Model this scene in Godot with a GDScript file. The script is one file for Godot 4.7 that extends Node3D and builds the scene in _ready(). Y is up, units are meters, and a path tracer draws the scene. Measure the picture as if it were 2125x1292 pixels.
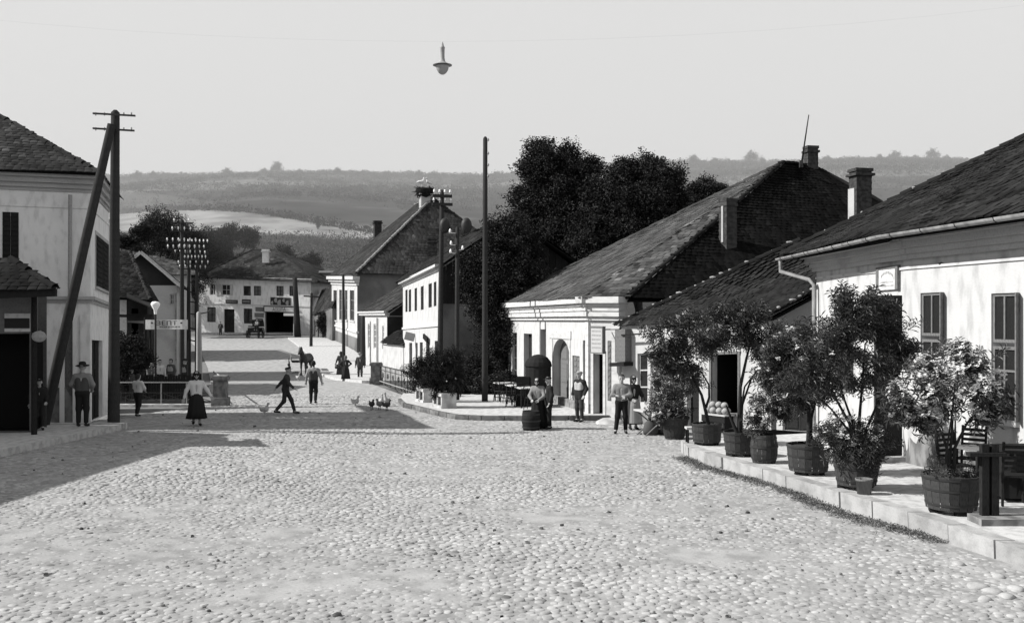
extends Node3D
# A small-town street by a bridge, in black and white. y is up, metres; the camera stands at EYE above the near road and looks along -z.
const FOCAL := 2000.0
const EYE := 3.1
var rng := RandomNumberGenerator.new()
var used := {}
var M := {}
var T := {}
var clump_mesh: ArrayMesh
var sprig_mesh: ArrayMesh
var blossom_mesh: ArrayMesh
var head_mesh: ArrayMesh
var hand_mesh: ArrayMesh

class B:
	var s := SurfaceTool.new()
	func _init():
		s.begin(Mesh.PRIMITIVE_TRIANGLES)
		s.set_smooth_group(-1)
		s.set_color(Color(1, 1, 1))
	func tone(v: float):
		s.set_color(Color(v, v, v))
	func tri(a: Vector3, b: Vector3, c: Vector3):
		s.add_vertex(a); s.add_vertex(b); s.add_vertex(c)
	func quad(a: Vector3, b: Vector3, c: Vector3, d: Vector3):
		tri(a, b, c); tri(a, c, d)
	func box(c: Vector3, size: Vector3, bs := Basis()):
		s.set_smooth_group(-1)
		var h := size * 0.5
		var p := []
		for i in 8:
			p.append(c + bs * Vector3(h.x if i & 1 else -h.x, h.y if i & 2 else -h.y, h.z if i & 4 else -h.z))
		quad(p[4], p[6], p[7], p[5]); quad(p[1], p[3], p[2], p[0]); quad(p[0], p[2], p[6], p[4])
		quad(p[5], p[7], p[3], p[1]); quad(p[2], p[3], p[7], p[6]); quad(p[0], p[4], p[5], p[1])
	func bar(a: Vector3, b: Vector3, w: float, h: float, up := Vector3.UP):
		var z := (b - a).normalized()
		if absf(z.dot(up)) > 0.98:
			up = Vector3(0, 0, 1) if absf(z.z) < 0.9 else Vector3(1, 0, 0)
		var x := up.cross(z).normalized()
		box((a + b) * 0.5, Vector3(w, h, a.distance_to(b)), Basis(x, z.cross(x), z))
	func slab(a: Vector3, b: Vector3, c: Vector3, d: Vector3, down: Vector3):
		s.set_smooth_group(-1)
		quad(a, d, c, b)
		quad(a + down, b + down, c + down, d + down)
		quad(a, b, b + down, a + down); quad(b, c, c + down, b + down)
		quad(c, d, d + down, c + down); quad(d, a, a + down, d + down)
	func tube(pts: Array, rads: Array, sides := 8, capped := true):
		s.set_smooth_group(0)
		var rings := []
		var ref := Vector3(0.13, 0.2, 0.97).normalized()
		for i in pts.size():
			var t: Vector3 = (pts[mini(i + 1, pts.size() - 1)] - pts[maxi(i - 1, 0)]).normalized()
			var r := ref if absf(t.dot(ref)) < 0.95 else Vector3(1, 0, 0)
			var x := t.cross(r).normalized()
			var y := t.cross(x)
			var ring := []
			for k in sides:
				var an := TAU * k / sides
				ring.append(pts[i] + (x * cos(an) + y * sin(an)) * rads[i])
			rings.append(ring)
		for i in pts.size() - 1:
			for k in sides:
				var k2 := (k + 1) % sides
				quad(rings[i][k], rings[i][k2], rings[i + 1][k2], rings[i + 1][k])
		if capped:
			s.set_smooth_group(-1)
			for k in range(1, sides - 1):
				tri(rings[0][0], rings[0][k + 1], rings[0][k])
				tri(rings[-1][0], rings[-1][k], rings[-1][k + 1])
	func lathe(o: Vector3, prof: Array, sides := 16, bs := Basis(), smooth := true, wob := 0.0, lobes := 5.0):
		s.set_smooth_group(0 if smooth else -1)
		var rings := []
		for p in prof:
			var ring := []
			for k in sides:
				var an := TAU * k / sides
				var r: float = p.x * (1.0 + wob * sin(an * lobes + p.y * 3.0))
				ring.append(o + bs * Vector3(cos(an) * r, p.y, sin(an) * r))
			rings.append(ring)
		for i in prof.size() - 1:
			for k in sides:
				var k2 := (k + 1) % sides
				if prof[i].x > 0.0001: tri(rings[i][k], rings[i][k2], rings[i + 1][k2])
				if prof[i + 1].x > 0.0001: tri(rings[i][k], rings[i + 1][k2], rings[i + 1][k])
	func mesh() -> ArrayMesh:
		s.generate_normals()
		return s.commit()

# ---------- names, tags and things
func numbered(called: String) -> String:
	if not used.has(called):
		used[called] = 0
		return called
	used[called] += 1
	return "%s_%03d" % [called, used[called]]

func tag(o: Node, label: String, category := "", group := "", kind := ""):
	o.set_meta("label", label)
	if category: o.set_meta("category", category)
	if group: o.set_meta("group", group)
	if kind: o.set_meta("kind", kind)

func thing(called: String, label: String, category: String, where := Vector3.ZERO, yaw := 0.0, group := "") -> Node3D:
	var o := Node3D.new()
	o.name = numbered(called)
	add_child(o)
	o.position = where
	o.rotation.y = yaw
	tag(o, label, category, group)
	return o

func pm(called: String, mesh: Mesh, m: Material, parent: Node) -> MeshInstance3D:
	var o := MeshInstance3D.new()
	o.name = called
	o.mesh = mesh
	o.material_override = m
	parent.add_child(o, true)
	return o

func part(called: String, b: B, m: Material, parent: Node) -> MeshInstance3D:
	return pm(called, b.mesh(), m, parent)

func struct(called: String, b: B, m: Material) -> MeshInstance3D:
	var o := pm(called, b.mesh(), m, self)
	o.set_meta("kind", "structure")
	return o

func hub(called: String, parent: Node) -> Node3D:
	var o := Node3D.new()
	o.name = called
	parent.add_child(o, true)
	return o

func copy(o: Node3D, label: String, where: Vector3, yaw := 0.0) -> Node3D:
	var c: Node3D = o.duplicate()
	c.name = numbered(String(o.name).rstrip("0123456789").trim_suffix("_"))
	add_child(c)
	c.position = where
	c.rotation.y = yaw
	c.set_meta("label", label)
	return c

func many(called: String, mesh: Mesh, xs: Array, tones: Array, m: Material, parent: Node) -> MultiMeshInstance3D:
	var mm := MultiMesh.new()
	mm.transform_format = MultiMesh.TRANSFORM_3D
	mm.use_colors = true
	mm.mesh = mesh
	mm.instance_count = xs.size()
	for i in xs.size():
		mm.set_instance_transform(i, xs[i])
		var v: float = tones[i]
		mm.set_instance_color(i, Color(v, v, v))
	var o := MultiMeshInstance3D.new()
	o.name = called
	o.multimesh = mm
	o.material_override = m
	o.set_meta("kind", "stuff")
	parent.add_child(o, true)
	return o

# the k pieces nearest the camera as parts of their own, the rest as one mass
func pieces(single: String, rest: String, maker: Callable, xs: Array, tones: Array, m: Material, parent: Node, k: int):
	var order := range(xs.size())
	var eye := Vector3(0, EYE, 0)
	var dist := []
	for x in xs:
		dist.append((x.origin as Vector3).distance_squared_to(eye))
	order.sort_custom(func(a, b): return dist[a] < dist[b])
	var variants := []
	for v in 8:
		variants.append(maker.call(0.0 + v))
	var rx := []
	var rt := []
	for n in order.size():
		var i: int = order[n]
		if n < k:
			var t: float = clampf(tones[i], 0.6, 1.3)
			var o := pm(single, variants[clampi(int((t - 0.6) / 0.7 * 8.0), 0, 7)], m, parent)
			o.transform = xs[i]
		else:
			rx.append(xs[i]); rt.append(tones[i])
	if rx.size():
		many(rest, maker.call(-1.0), rx, rt, m, parent)

# ---------- the photograph's columns and rows as directions: a point at a measured distance
func at(px: float, py: float, d: float) -> Vector3:
	return Vector3((px - 1062.5) / FOCAL * d, EYE + (646.0 - py) / FOCAL * d, -d)

func gr(px: float, d: float) -> Vector3:
	var x := (px - 1062.5) / FOCAL * d
	return Vector3(x, G(x, d), -d)

const PROFILE := [[0.0, -0.1], [12.0, -0.1], [20.0, -0.25], [28.0, -0.5], [33.0, -0.65], [38.0, -0.72], [45.0, -0.95], [56.0, -1.1], [64.0, -1.42], [75.0, -1.3], [88.0, -0.6], [102.0, 0.2], [113.0, 0.5], [130.0, 1.0], [600.0, 1.0]]
func profile(d: float) -> float:
	for i in PROFILE.size() - 1:
		if d <= PROFILE[i + 1][0]:
			var t: float = (d - PROFILE[i][0]) / (PROFILE[i + 1][0] - PROFILE[i][0])
			return lerpf(PROFILE[i][1], PROFILE[i + 1][1], t)
	return 1.0

func G(x: float, d: float) -> float:
	return profile(d) + 0.025 * maxf(0.0, -3.0 - x) * (1.0 - smoothstep(27.0, 36.0, d))

func table(tab: Array, d: float) -> float:
	if d <= tab[0][0]: return tab[0][1]
	for i in tab.size() - 1:
		if d <= tab[i + 1][0]:
			return lerpf(tab[i][1], tab[i + 1][1], (d - tab[i][0]) / (tab[i + 1][0] - tab[i][0]))
	return tab[-1][1]
const ROAD_L := [[2.0, -17.0], [20.0, -11.4], [27.4, -11.2], [27.6, -13.4], [35.0, -13.6], [39.0, -12.6], [40.5, -12.3], [50.0, -15.6], [62.0, -19.2], [75.0, -23.5], [90.0, -29.0], [108.0, -37.0]]
const ROAD_R := [[2.0, 8.6], [9.6, 6.9], [22.4, 4.1], [24.0, 4.2], [24.2, 8.0], [26.0, 7.8], [32.5, 3.7], [33.3, 2.0], [33.6, -0.6], [35.5, -2.9], [38.5, -4.4], [46.0, -5.2], [56.0, -8.4], [62.0, -11.3], [70.0, -14.3], [85.0, -17.9], [100.0, -23.0], [108.0, -26.0]]

func hill(x: float, d: float) -> float:
	var px := 1062.5 + x / d * FOCAL
	var top := table([[-400.0, 64.0], [250.0, 65.0], [560.0, 70.0], [1000.0, 69.0], [1400.0, 72.0], [2000.0, 76.0], [3000.0, 74.0]], px)
	var t := clampf((d - 118.0) / 342.0, 0.0, 1.0)
	var h := 0.7 + (top - 0.7) * (t * 0.9 + 0.1 * sin(t * PI * 0.5))
	h += (sin(x * 0.021 + d * 0.013) * 1.6 + sin(x * 0.05 - d * 0.031) * 0.7) * smoothstep(0.05, 0.3, t)
	return h - maxf(0.0, d - 460.0) * 0.25

# ---------- materials: neutral greys
func noise_tex(freq: float, stops: Array, vals: Array, type := FastNoiseLite.TYPE_SIMPLEX_SMOOTH, oct := 4, size := 512, sd := 1) -> NoiseTexture2D:
	var n := FastNoiseLite.new()
	n.noise_type = type
	n.frequency = freq
	n.fractal_octaves = oct
	n.seed = sd
	var g := Gradient.new()
	g.offsets = PackedFloat32Array(stops)
	var cs := PackedColorArray()
	for v in vals:
		cs.append(Color(v, v, v).linear_to_srgb())
	g.colors = cs
	var t := NoiseTexture2D.new()
	t.width = size; t.height = size
	t.seamless = true
	t.noise = n
	t.color_ramp = g
	return t

func mat(key: String, albedo: float, rough := 0.9, tex := "", scale := Vector3(0.3, 0.3, 0.3), detail := "", bump := 0.0) -> StandardMaterial3D:
	var m := StandardMaterial3D.new()
	m.resource_name = key
	m.albedo_color = Color(albedo, albedo, albedo).linear_to_srgb()
	m.roughness = rough
	m.metallic_specular = 0.1 if rough > 0.7 else 0.35
	m.vertex_color_use_as_albedo = true
	m.cull_mode = BaseMaterial3D.CULL_DISABLED
	if tex:
		m.albedo_texture = T[tex]
		m.uv1_triplanar = true
		m.uv1_world_triplanar = true
		m.uv1_scale = scale
	if detail:
		m.detail_enabled = true
		m.detail_blend_mode = BaseMaterial3D.BLEND_MODE_MUL
		m.detail_albedo = T[detail]
		m.detail_uv_layer = BaseMaterial3D.DETAIL_UV_2
		m.uv2_triplanar = true
		m.uv2_world_triplanar = true
		m.uv2_scale = scale * 4.3
	if bump > 0.0:
		m.heightmap_enabled = true
		m.heightmap_texture = T["grain"]
		m.heightmap_scale = bump
	M[key] = m
	return m

func materials():
	T["plaster"] = noise_tex(0.009, [0.0, 0.3, 0.42, 0.55, 1.0], [0.64, 0.84, 0.95, 1.0, 1.0], FastNoiseLite.TYPE_SIMPLEX_SMOOTH, 5, 512, 3)
	T["stain"] = noise_tex(0.007, [0.0, 0.38, 0.55, 0.75, 1.0], [0.42, 0.62, 0.88, 1.0, 1.0], FastNoiseLite.TYPE_SIMPLEX_SMOOTH, 6, 512, 8)
	T["grain"] = noise_tex(0.06, [0.0, 0.45, 1.0], [0.72, 0.93, 1.0], FastNoiseLite.TYPE_SIMPLEX_SMOOTH, 4, 512, 5)
	T["wood"] = noise_tex(0.02, [0.0, 0.4, 0.6, 1.0], [0.45, 0.8, 1.0, 1.0], FastNoiseLite.TYPE_SIMPLEX, 4, 512, 9)
	T["dust"] = noise_tex(0.011, [0.0, 0.35, 0.5, 0.7, 1.0], [0.62, 0.8, 0.92, 1.0, 1.0], FastNoiseLite.TYPE_SIMPLEX_SMOOTH, 6, 1024, 12)
	mat("inn_wall", 0.7, 0.92, "plaster", Vector3(0.5, 0.15, 0.5), "grain", 0.4)
	mat("white_wall", 0.5, 0.92, "plaster", Vector3(0.5, 0.2, 0.5), "grain", 0.5)
	mat("cornice", 0.54, 0.9, "plaster", Vector3(0.35, 0.9, 0.35), "grain", 0.3)
	mat("worn_plaster", 0.24, 0.95, "stain", Vector3(0.7, 0.45, 0.7), "grain", 0.8)
	mat("shabby_wall", 0.78, 0.95, "plaster", Vector3(0.7, 0.26, 0.7), "grain", 0.6)
	mat("pale_wall", 0.43, 0.95, "plaster", Vector3(0.1, 0.1, 0.1), "grain", 0.5)
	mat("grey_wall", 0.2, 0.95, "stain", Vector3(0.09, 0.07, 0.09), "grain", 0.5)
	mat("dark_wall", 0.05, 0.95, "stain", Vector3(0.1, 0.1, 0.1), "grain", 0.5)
	mat("tile_light", 0.085, 0.95, "stain", Vector3(0.2, 0.2, 0.2), "grain")
	mat("tile_dark", 0.027, 0.95, "stain", Vector3(0.25, 0.25, 0.25), "grain")
	mat("tile_mid", 0.05, 0.95, "stain", Vector3(0.1, 0.1, 0.1), "grain")
	mat("tile_shaded", 0.009, 0.95, "stain", Vector3(0.25, 0.25, 0.25), "grain")  # cafe tiles with the shade of the slope away from the sun put in
	mat("deck", 0.012, 0.95)
	mat("ridge_mortar", 0.35, 0.95, "stain", Vector3(2, 2, 2))
	mat("wood_dark", 0.025, 0.8, "wood", Vector3(6, 0.7, 6), "", 0.3)
	mat("wood_pole", 0.045, 0.85, "wood", Vector3(9, 0.5, 9), "", 0.4)
	mat("wood_grey", 0.16, 0.85, "wood", Vector3(6, 0.7, 6), "", 0.3)
	mat("wood_stave", 0.06, 0.8, "wood", Vector3(9, 0.9, 9), "", 0.4)
	mat("wood_white", 0.5, 0.7, "wood", Vector3(5, 0.7, 5))
	mat("iron", 0.03, 0.55, "grain", Vector3(1.5, 1.5, 1.5))
	mat("zinc", 0.32, 0.5, "stain", Vector3(0.8, 0.8, 0.8))
	mat("glass", 0.02, 0.08)
	M["glass"].metallic_specular = 0.5
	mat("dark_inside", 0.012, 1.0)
	mat("stone_white", 0.56, 0.95, "stain", Vector3(0.6, 0.6, 0.6), "grain", 0.4)
	mat("stone_grey", 0.25, 0.95, "stain", Vector3(0.8, 0.8, 0.8), "grain", 0.6)
	mat("brick", 0.07, 0.95, "stain", Vector3(1.2, 1.2, 1.2), "grain")
	mat("paving", 0.52, 0.95, "dust", Vector3(0.35, 0.35, 0.35), "grain", 0.5)
	mat("road", 0.36, 0.98, "dust", Vector3(0.16, 0.16, 0.16), "grain", 1.2)
	mat("cobble", 0.4, 0.85, "dust", Vector3(0.25, 0.25, 0.25), "grain", 0.6)
	mat("earth", 0.2, 1.0, "dust", Vector3(0.2, 0.2, 0.2), "grain", 1.0)
	mat("hillside", 1.0, 1.0, "stain", Vector3(0.02, 0.02, 0.02), "grain")
	mat("leaf", 0.06, 0.38)
	M["leaf"].backlight_enabled = true
	M["leaf"].backlight = Color(0.13, 0.13, 0.13)
	mat("tree_leaf", 0.034, 0.75)
	mat("hill_leaf", 0.045, 0.9)
	mat("petal", 0.6, 0.8)
	mat("bark", 0.035, 0.95, "wood", Vector3(8, 1.5, 8), "", 0.6)
	mat("soil", 0.05, 1.0, "grain", Vector3(3, 3, 3))
	mat("skin", 0.32, 0.6)
	mat("cloth", 1.0, 0.95, "grain", Vector3(6, 6, 6))
	mat("ceramic", 0.85, 0.25)
	mat("paint_white", 0.56, 0.7, "plaster", Vector3(1, 1, 1))
	mat("paint_black", 0.02, 0.6)
	mat("paint_grey", 0.3, 0.7, "plaster", Vector3(2, 2, 2))
	mat("feather", 1.0, 0.9)
	mat("coat", 0.03, 0.6)
	mat("lamp_glass", 0.3, 0.3)

# ---------- walls that stand along a line on the ground
func fac(pxl: float, dl: float, ytl: float, ybl: float, pxr: float, dr: float, ytr: float, ybr: float) -> Dictionary:
	return fac3(at(pxl, ybl, dl), at(pxr, ybr, dr), at(pxl, ytl, dl).y, at(pxr, ytr, dr).y)

func fac3(a: Vector3, b: Vector3, ta: float, tb: float) -> Dictionary:
	var r := Vector3(b.x - a.x, 0, b.z - a.z)
	return {"a": a, "b": b, "ta": ta, "tb": tb, "len": r.length(), "r": r.normalized(), "n": r.normalized().cross(Vector3.UP)}

func fp(f: Dictionary, u: float, v: float, o := 0.0) -> Vector3:
	var p: Vector3 = f.a.lerp(f.b, u)
	p.y = lerpf(lerpf(f.a.y, f.b.y, u), lerpf(f.ta, f.tb, u), v)
	return p + f.n * o

func fuv(f: Dictionary, px: float, py: float) -> Vector2:
	var eye := Vector3(0, EYE, 0)
	var dir := at(px, py, 1.0) - eye
	var t: float = (f.a - eye).dot(f.n) / dir.dot(f.n)
	var p := eye + dir * t
	var u: float = (p - f.a).dot(f.r) / f.len
	var yb := lerpf(f.a.y, f.b.y, u)
	return Vector2(u, (p.y - yb) / (lerpf(f.ta, f.tb, u) - yb))

func opening(f: Dictionary, x0: float, y0: float, x1: float, y1: float) -> Array:   # left, top, right, bottom
	var p := fuv(f, x0, (y0 + y1) * 0.5)
	var q := fuv(f, x1, (y0 + y1) * 0.5)
	var xm := (x0 + x1) * 0.5
	return [p.x, fuv(f, xm, y1).y, q.x, fuv(f, xm, y0).y]

func wall(called: String, f: Dictionary, holes: Array, m: Material, parent: Node, deep := 0.2) -> MeshInstance3D:
	var us := [0.0, 1.0]
	var vs := [0.0, 1.0]
	for h in holes:
		for k in [0, 2]:
			if h[k] > 0.001 and h[k] < 0.999: us.append(h[k])
		for k in [1, 3]:
			if h[k] > 0.001 and h[k] < 0.999: vs.append(h[k])
	us.sort(); vs.sort()
	var b := B.new()
	for i in us.size() - 1:
		for j in vs.size() - 1:
			var um: float = (us[i] + us[i + 1]) * 0.5
			var vm: float = (vs[j] + vs[j + 1]) * 0.5
			var open := false
			for h in holes:
				if um > h[0] and um < h[2] and vm > h[1] and vm < h[3]: open = true
			if not open:
				b.quad(fp(f, us[i], vs[j]), fp(f, us[i], vs[j + 1]), fp(f, us[i + 1], vs[j + 1]), fp(f, us[i + 1], vs[j]))
	for h in holes:
		var c := [fp(f, h[0], h[1]), fp(f, h[2], h[1]), fp(f, h[2], h[3]), fp(f, h[0], h[3])]
		var back: Vector3 = f.n * -deep
		for k in 4:
			b.quad(c[k], c[(k + 1) % 4], c[(k + 1) % 4] + back, c[k] + back)
	return part(called, b, m, parent)

# the walls behind a facade: its two sides and its back
func shell(f: Dictionary, deep: float, m: Material, parent: Node, sides := [1, 2, 3]) -> MeshInstance3D:
	var b := B.new()
	var back: Vector3 = f.n * -deep
	var p := [fp(f, 0, 0), fp(f, 1, 0), fp(f, 1, 0) + back, fp(f, 0, 0) + back]
	var q := [fp(f, 0, 1), fp(f, 1, 1), fp(f, 1, 1) + back, fp(f, 0, 1) + back]
	for k in sides:
		var k2: int = (k + 1) % 4
		b.quad(p[k], q[k], q[k2], p[k2])
	return part("side_wall", b, m, parent)

# plaster fallen away along the foot of a wall, with a ragged upper edge
func worn(f: Dictionary, u0: float, u1: float, high: float, parent: Node, m: Material = null):
	var b := B.new()
	var n := maxi(6, int((u1 - u0) * f.len / 0.12))
	var h0 := high * 0.6
	for i in n:
		var h1 := clampf(h0 + rng.randfn(0.0, high * 0.16), high * 0.15, high)
		if i == n - 1: h1 = high * 0.1
		var a := lerpf(u0, u1, float(i) / n)
		var c := lerpf(u0, u1, float(i + 1) / n)
		b.quad(fp(f, a, 0, 0.004), fp(f, a, 0, 0.004) + Vector3(0, h0, 0), fp(f, c, 0, 0.004) + Vector3(0, h1, 0), fp(f, c, 0, 0.004))
		h0 = h1
	part("bare_plaster", b, m if m else M.worn_plaster, parent)

# one opening's joinery: a frame with its bars, each pane a piece of its own, darkness behind
func window(f: Dictionary, h: Array, parent: Node, cols := 2, rows := 3, m: Material = null, deep := 0.1, w := 0.06, called := "window") -> Node3D:
	if m == null: m = M.wood_white
	var wd := hub(called, parent)
	var b := B.new()
	var du: float = w / f.len
	var dv: float = w / (fp(f, h[0], h[3]).y - fp(f, h[0], h[1]).y) * (h[3] - h[1])
	var back: Vector3 = f.n * -0.05
	var rect := func(u0, v0, u1, v1, o):
		b.slab(fp(f, u0, v0, o), fp(f, u1, v0, o), fp(f, u1, v1, o), fp(f, u0, v1, o), back)
	rect.call(h[0], h[1], h[2], h[1] + dv, -deep); rect.call(h[0], h[3] - dv, h[2], h[3], -deep)
	rect.call(h[0], h[1] + dv, h[0] + du, h[3] - dv, -deep); rect.call(h[2] - du, h[1] + dv, h[2], h[3] - dv, -deep)
	for c in range(1, cols):
		var uc: float = lerpf(h[0], h[2], float(c) / cols)
		rect.call(uc - du * 0.4, h[1] + dv, uc + du * 0.4, h[3] - dv, -deep + 0.006)
	for r in range(1, rows):
		var vc: float = lerpf(h[1], h[3], float(r) / rows)
		rect.call(h[0] + du, vc - dv * 0.35, h[2] - du, vc + dv * 0.35, -deep + 0.003)
	part("frame", b, m, wd)
	for c in cols:
		for r in rows:
			var g := B.new()
			var u0: float = lerpf(h[0], h[2], (c + 0.03) / cols)
			var u1: float = lerpf(h[0], h[2], (c + 0.97) / cols)
			var v0: float = lerpf(h[1], h[3], (r + 0.03) / rows)
			var v1: float = lerpf(h[1], h[3], (r + 0.97) / rows)
			var o := -deep - 0.025
			g.slab(fp(f, u0, v0, o), fp(f, u1, v0, o), fp(f, u1, v1, o + 0.004 * sin(c * 3.0 + r * 5.0)), fp(f, u0, v1, o), f.n * -0.004)
			part("pane", g, M.glass, wd)
	return wd

func leaf_door(f: Dictionary, h: Array, parent: Node, m: Material, deep := 0.16, leaves := 2) -> Node3D:
	var d := hub("door", parent)
	for k in leaves:
		var b := B.new()
		var u0: float = lerpf(h[0], h[2], (k + 0.01) / leaves)
		var u1: float = lerpf(h[0], h[2], (k + 0.99) / leaves)
		b.slab(fp(f, u0, h[1], -deep), fp(f, u1, h[1], -deep), fp(f, u1, h[3], -deep), fp(f, u0, h[3], -deep), f.n * -0.05)
		for r in 3:
			var v0: float = lerpf(h[1], h[3], (r + 0.1) / 3.0)
			var v1: float = lerpf(h[1], h[3], (r + 0.9) / 3.0)
			var ua := lerpf(u0, u1, 0.15)
			var ub := lerpf(u0, u1, 0.85)
			b.slab(fp(f, ua, v0, -deep + 0.02), fp(f, ub, v0, -deep + 0.02), fp(f, ub, v1, -deep + 0.02), fp(f, ua, v1, -deep + 0.02), f.n * -0.02)
		part("door_leaf", b, m, d)
	return d

# an open doorway: a dark room behind it
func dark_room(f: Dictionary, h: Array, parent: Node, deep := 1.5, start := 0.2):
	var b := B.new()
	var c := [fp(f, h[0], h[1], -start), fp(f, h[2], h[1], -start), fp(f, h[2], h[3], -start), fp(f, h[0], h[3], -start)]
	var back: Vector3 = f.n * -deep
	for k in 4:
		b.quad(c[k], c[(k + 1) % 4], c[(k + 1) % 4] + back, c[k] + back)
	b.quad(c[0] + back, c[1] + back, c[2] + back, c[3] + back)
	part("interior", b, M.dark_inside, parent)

# a moulding along a facade between two heights (v as share, with a profile that steps out)
func moulding(f: Dictionary, v: float, steps: Array, m: Material, parent: Node, called := "cornice", u0 := 0.0, u1 := 1.0):
	# steps: [[height above v in metres, out], ...] lower to upper; each step runs to the next height
	var b := B.new()
	for i in steps.size() - 1:
		var o: float = steps[i][1]
		var y0: Vector3 = Vector3.UP * steps[i][0]
		var y1: Vector3 = Vector3.UP * steps[i + 1][0]
		var eu: float = o / f.len * 0.8
		var a0 := fp(f, u0 - eu, v, o)
		var a1 := fp(f, u1 + eu, v, o)
		b.slab(a0 + y0, a1 + y0, a1 + y1, a0 + y1, f.n * -(o + 0.15 + i * 0.003))
	part(called, b, m, parent)

# a flat board fixed to a facade
func board(f: Dictionary, h: Array, o: float, th: float, m: Material, parent: Node, called := "board") -> MeshInstance3D:
	var b := B.new()
	b.slab(fp(f, h[0], h[1], o), fp(f, h[2], h[1], o), fp(f, h[2], h[3], o), fp(f, h[0], h[3], o), f.n * -th)
	return part(called, b, m, parent)

func text_on(f: Dictionary, s: String, u: float, v: float, o: float, height: float, m: Material, parent: Node, width := 0.0, tilt := 0.0, font := "Droid Sans"):
	var tm := TextMesh.new()
	var sf := SystemFont.new()
	sf.font_names = PackedStringArray([font])
	tm.font = sf
	tm.text = s
	tm.font_size = 64
	tm.pixel_size = height / 46.0
	tm.depth = 0.012
	var o3 := MeshInstance3D.new()
	o3.name = "lettering"
	o3.mesh = tm
	o3.material_override = m
	parent.add_child(o3, true)
	var bs := Basis(f.r, Vector3.UP, f.n)
	if tilt: bs = bs.rotated(f.r, tilt)
	var sx := 1.0
	if width > 0.0 and tm.get_aabb().size.x > 0.01:
		sx = width / tm.get_aabb().size.x
	o3.transform = Transform3D(bs.scaled_local(Vector3(sx, 1, 1)), fp(f, u, v, o) - (parent as Node3D).position)

# ---------- tiled roofs
func tile_mesh(v: float, w := 0.19, l := 0.3) -> ArrayMesh:
	var b := B.new()
	b.tone(1.0 if v < 0.0 else 0.6 + v * 0.09)
	b.s.set_smooth_group(-1)
	var xs := [-0.5, -0.25, 0.0, 0.25, 0.5]
	for i in 4:
		var x0: float = xs[i] * w * 0.97
		var x1: float = xs[i + 1] * w * 0.97
		var y0: float = 0.012 - 0.05 * xs[i] * xs[i]
		var y1: float = 0.012 - 0.05 * xs[i + 1] * xs[i + 1]
		b.quad(Vector3(x0, y0, -l * 0.5), Vector3(x1, y1, -l * 0.5), Vector3(x1, y1 + 0.03, l * 0.5), Vector3(x0, y0 + 0.03, l * 0.5))
		b.quad(Vector3(x0, y0 + 0.03, l * 0.5), Vector3(x1, y1 + 0.03, l * 0.5), Vector3(x1, y1, l * 0.5), Vector3(x0, y0, l * 0.5))
	return b.mesh()

func tiles(A: Vector3, Bp: Vector3, C: Vector3, D: Vector3, m: Material, parent: Node, k := 0, w := 0.19, row := 0.2, rough := 0.02, sag := 0.0):
	var deck := B.new()
	var nrm := (Bp - A).cross(D - A).normalized()
	if nrm.length() < 0.5: nrm = (Bp - A).cross(C - A).normalized()
	var low := (nrm if nrm.y > 0 else -nrm) * -(sag + 0.02)
	deck.slab(A + low, Bp + low, C + low, D + low, nrm * -0.07)
	part("roof_deck", deck, M.deck, parent)
	var slope := maxf((D - A).length(), (C - Bp).length())
	if D.distance_to(C) < 0.01:
		slope = (C - (A + Bp) * 0.5).slide((Bp - A).normalized()).length()
	var n := int(slope / row)
	var xs := []
	var tn := []
	for i in n:
		var t := (i + 0.45) / n
		var p := A.lerp(D, t)
		var q := Bp.lerp(C, t)
		var x := (q - p).normalized()
		var ln := p.distance_to(q)
		var c := int(ln / w)
		var up := nrm if nrm.y > 0 else -nrm
		var z := x.cross(up).normalized()
		if z.y > 0: z = -z
		x = up.cross(z)
		for j in c + 1:
			var pos := p.lerp(q, clampf((j + 0.5 * (1 - (i % 2) * 0.6)) / (c + 0.5), 0.0, 1.0))
			var bs := Basis(x, up, z).rotated(up, rng.randfn(0.0, rough)).rotated(x, 0.04 + rng.randfn(0.0, rough * 0.6))
			var wave := 0.012 * sin(pos.x * 1.7 + pos.z * 1.1) * (1.0 + rough * 20.0) - sag * sin(t * PI) * sin(PI * j / maxf(1.0, c))
			xs.append(Transform3D(bs, pos + up * (0.016 + wave + rng.randf_range(0.0, rough * 0.3))))
			tn.append(maxf(0.45, rng.randfn(1.0, 0.24)) * (1.8 if rng.randf() < 0.02 else 1.0))
	pieces("tile", "roof_tiling", func(v): return tile_mesh(v, w, row * 1.45), xs, tn, m, parent, k)

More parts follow.
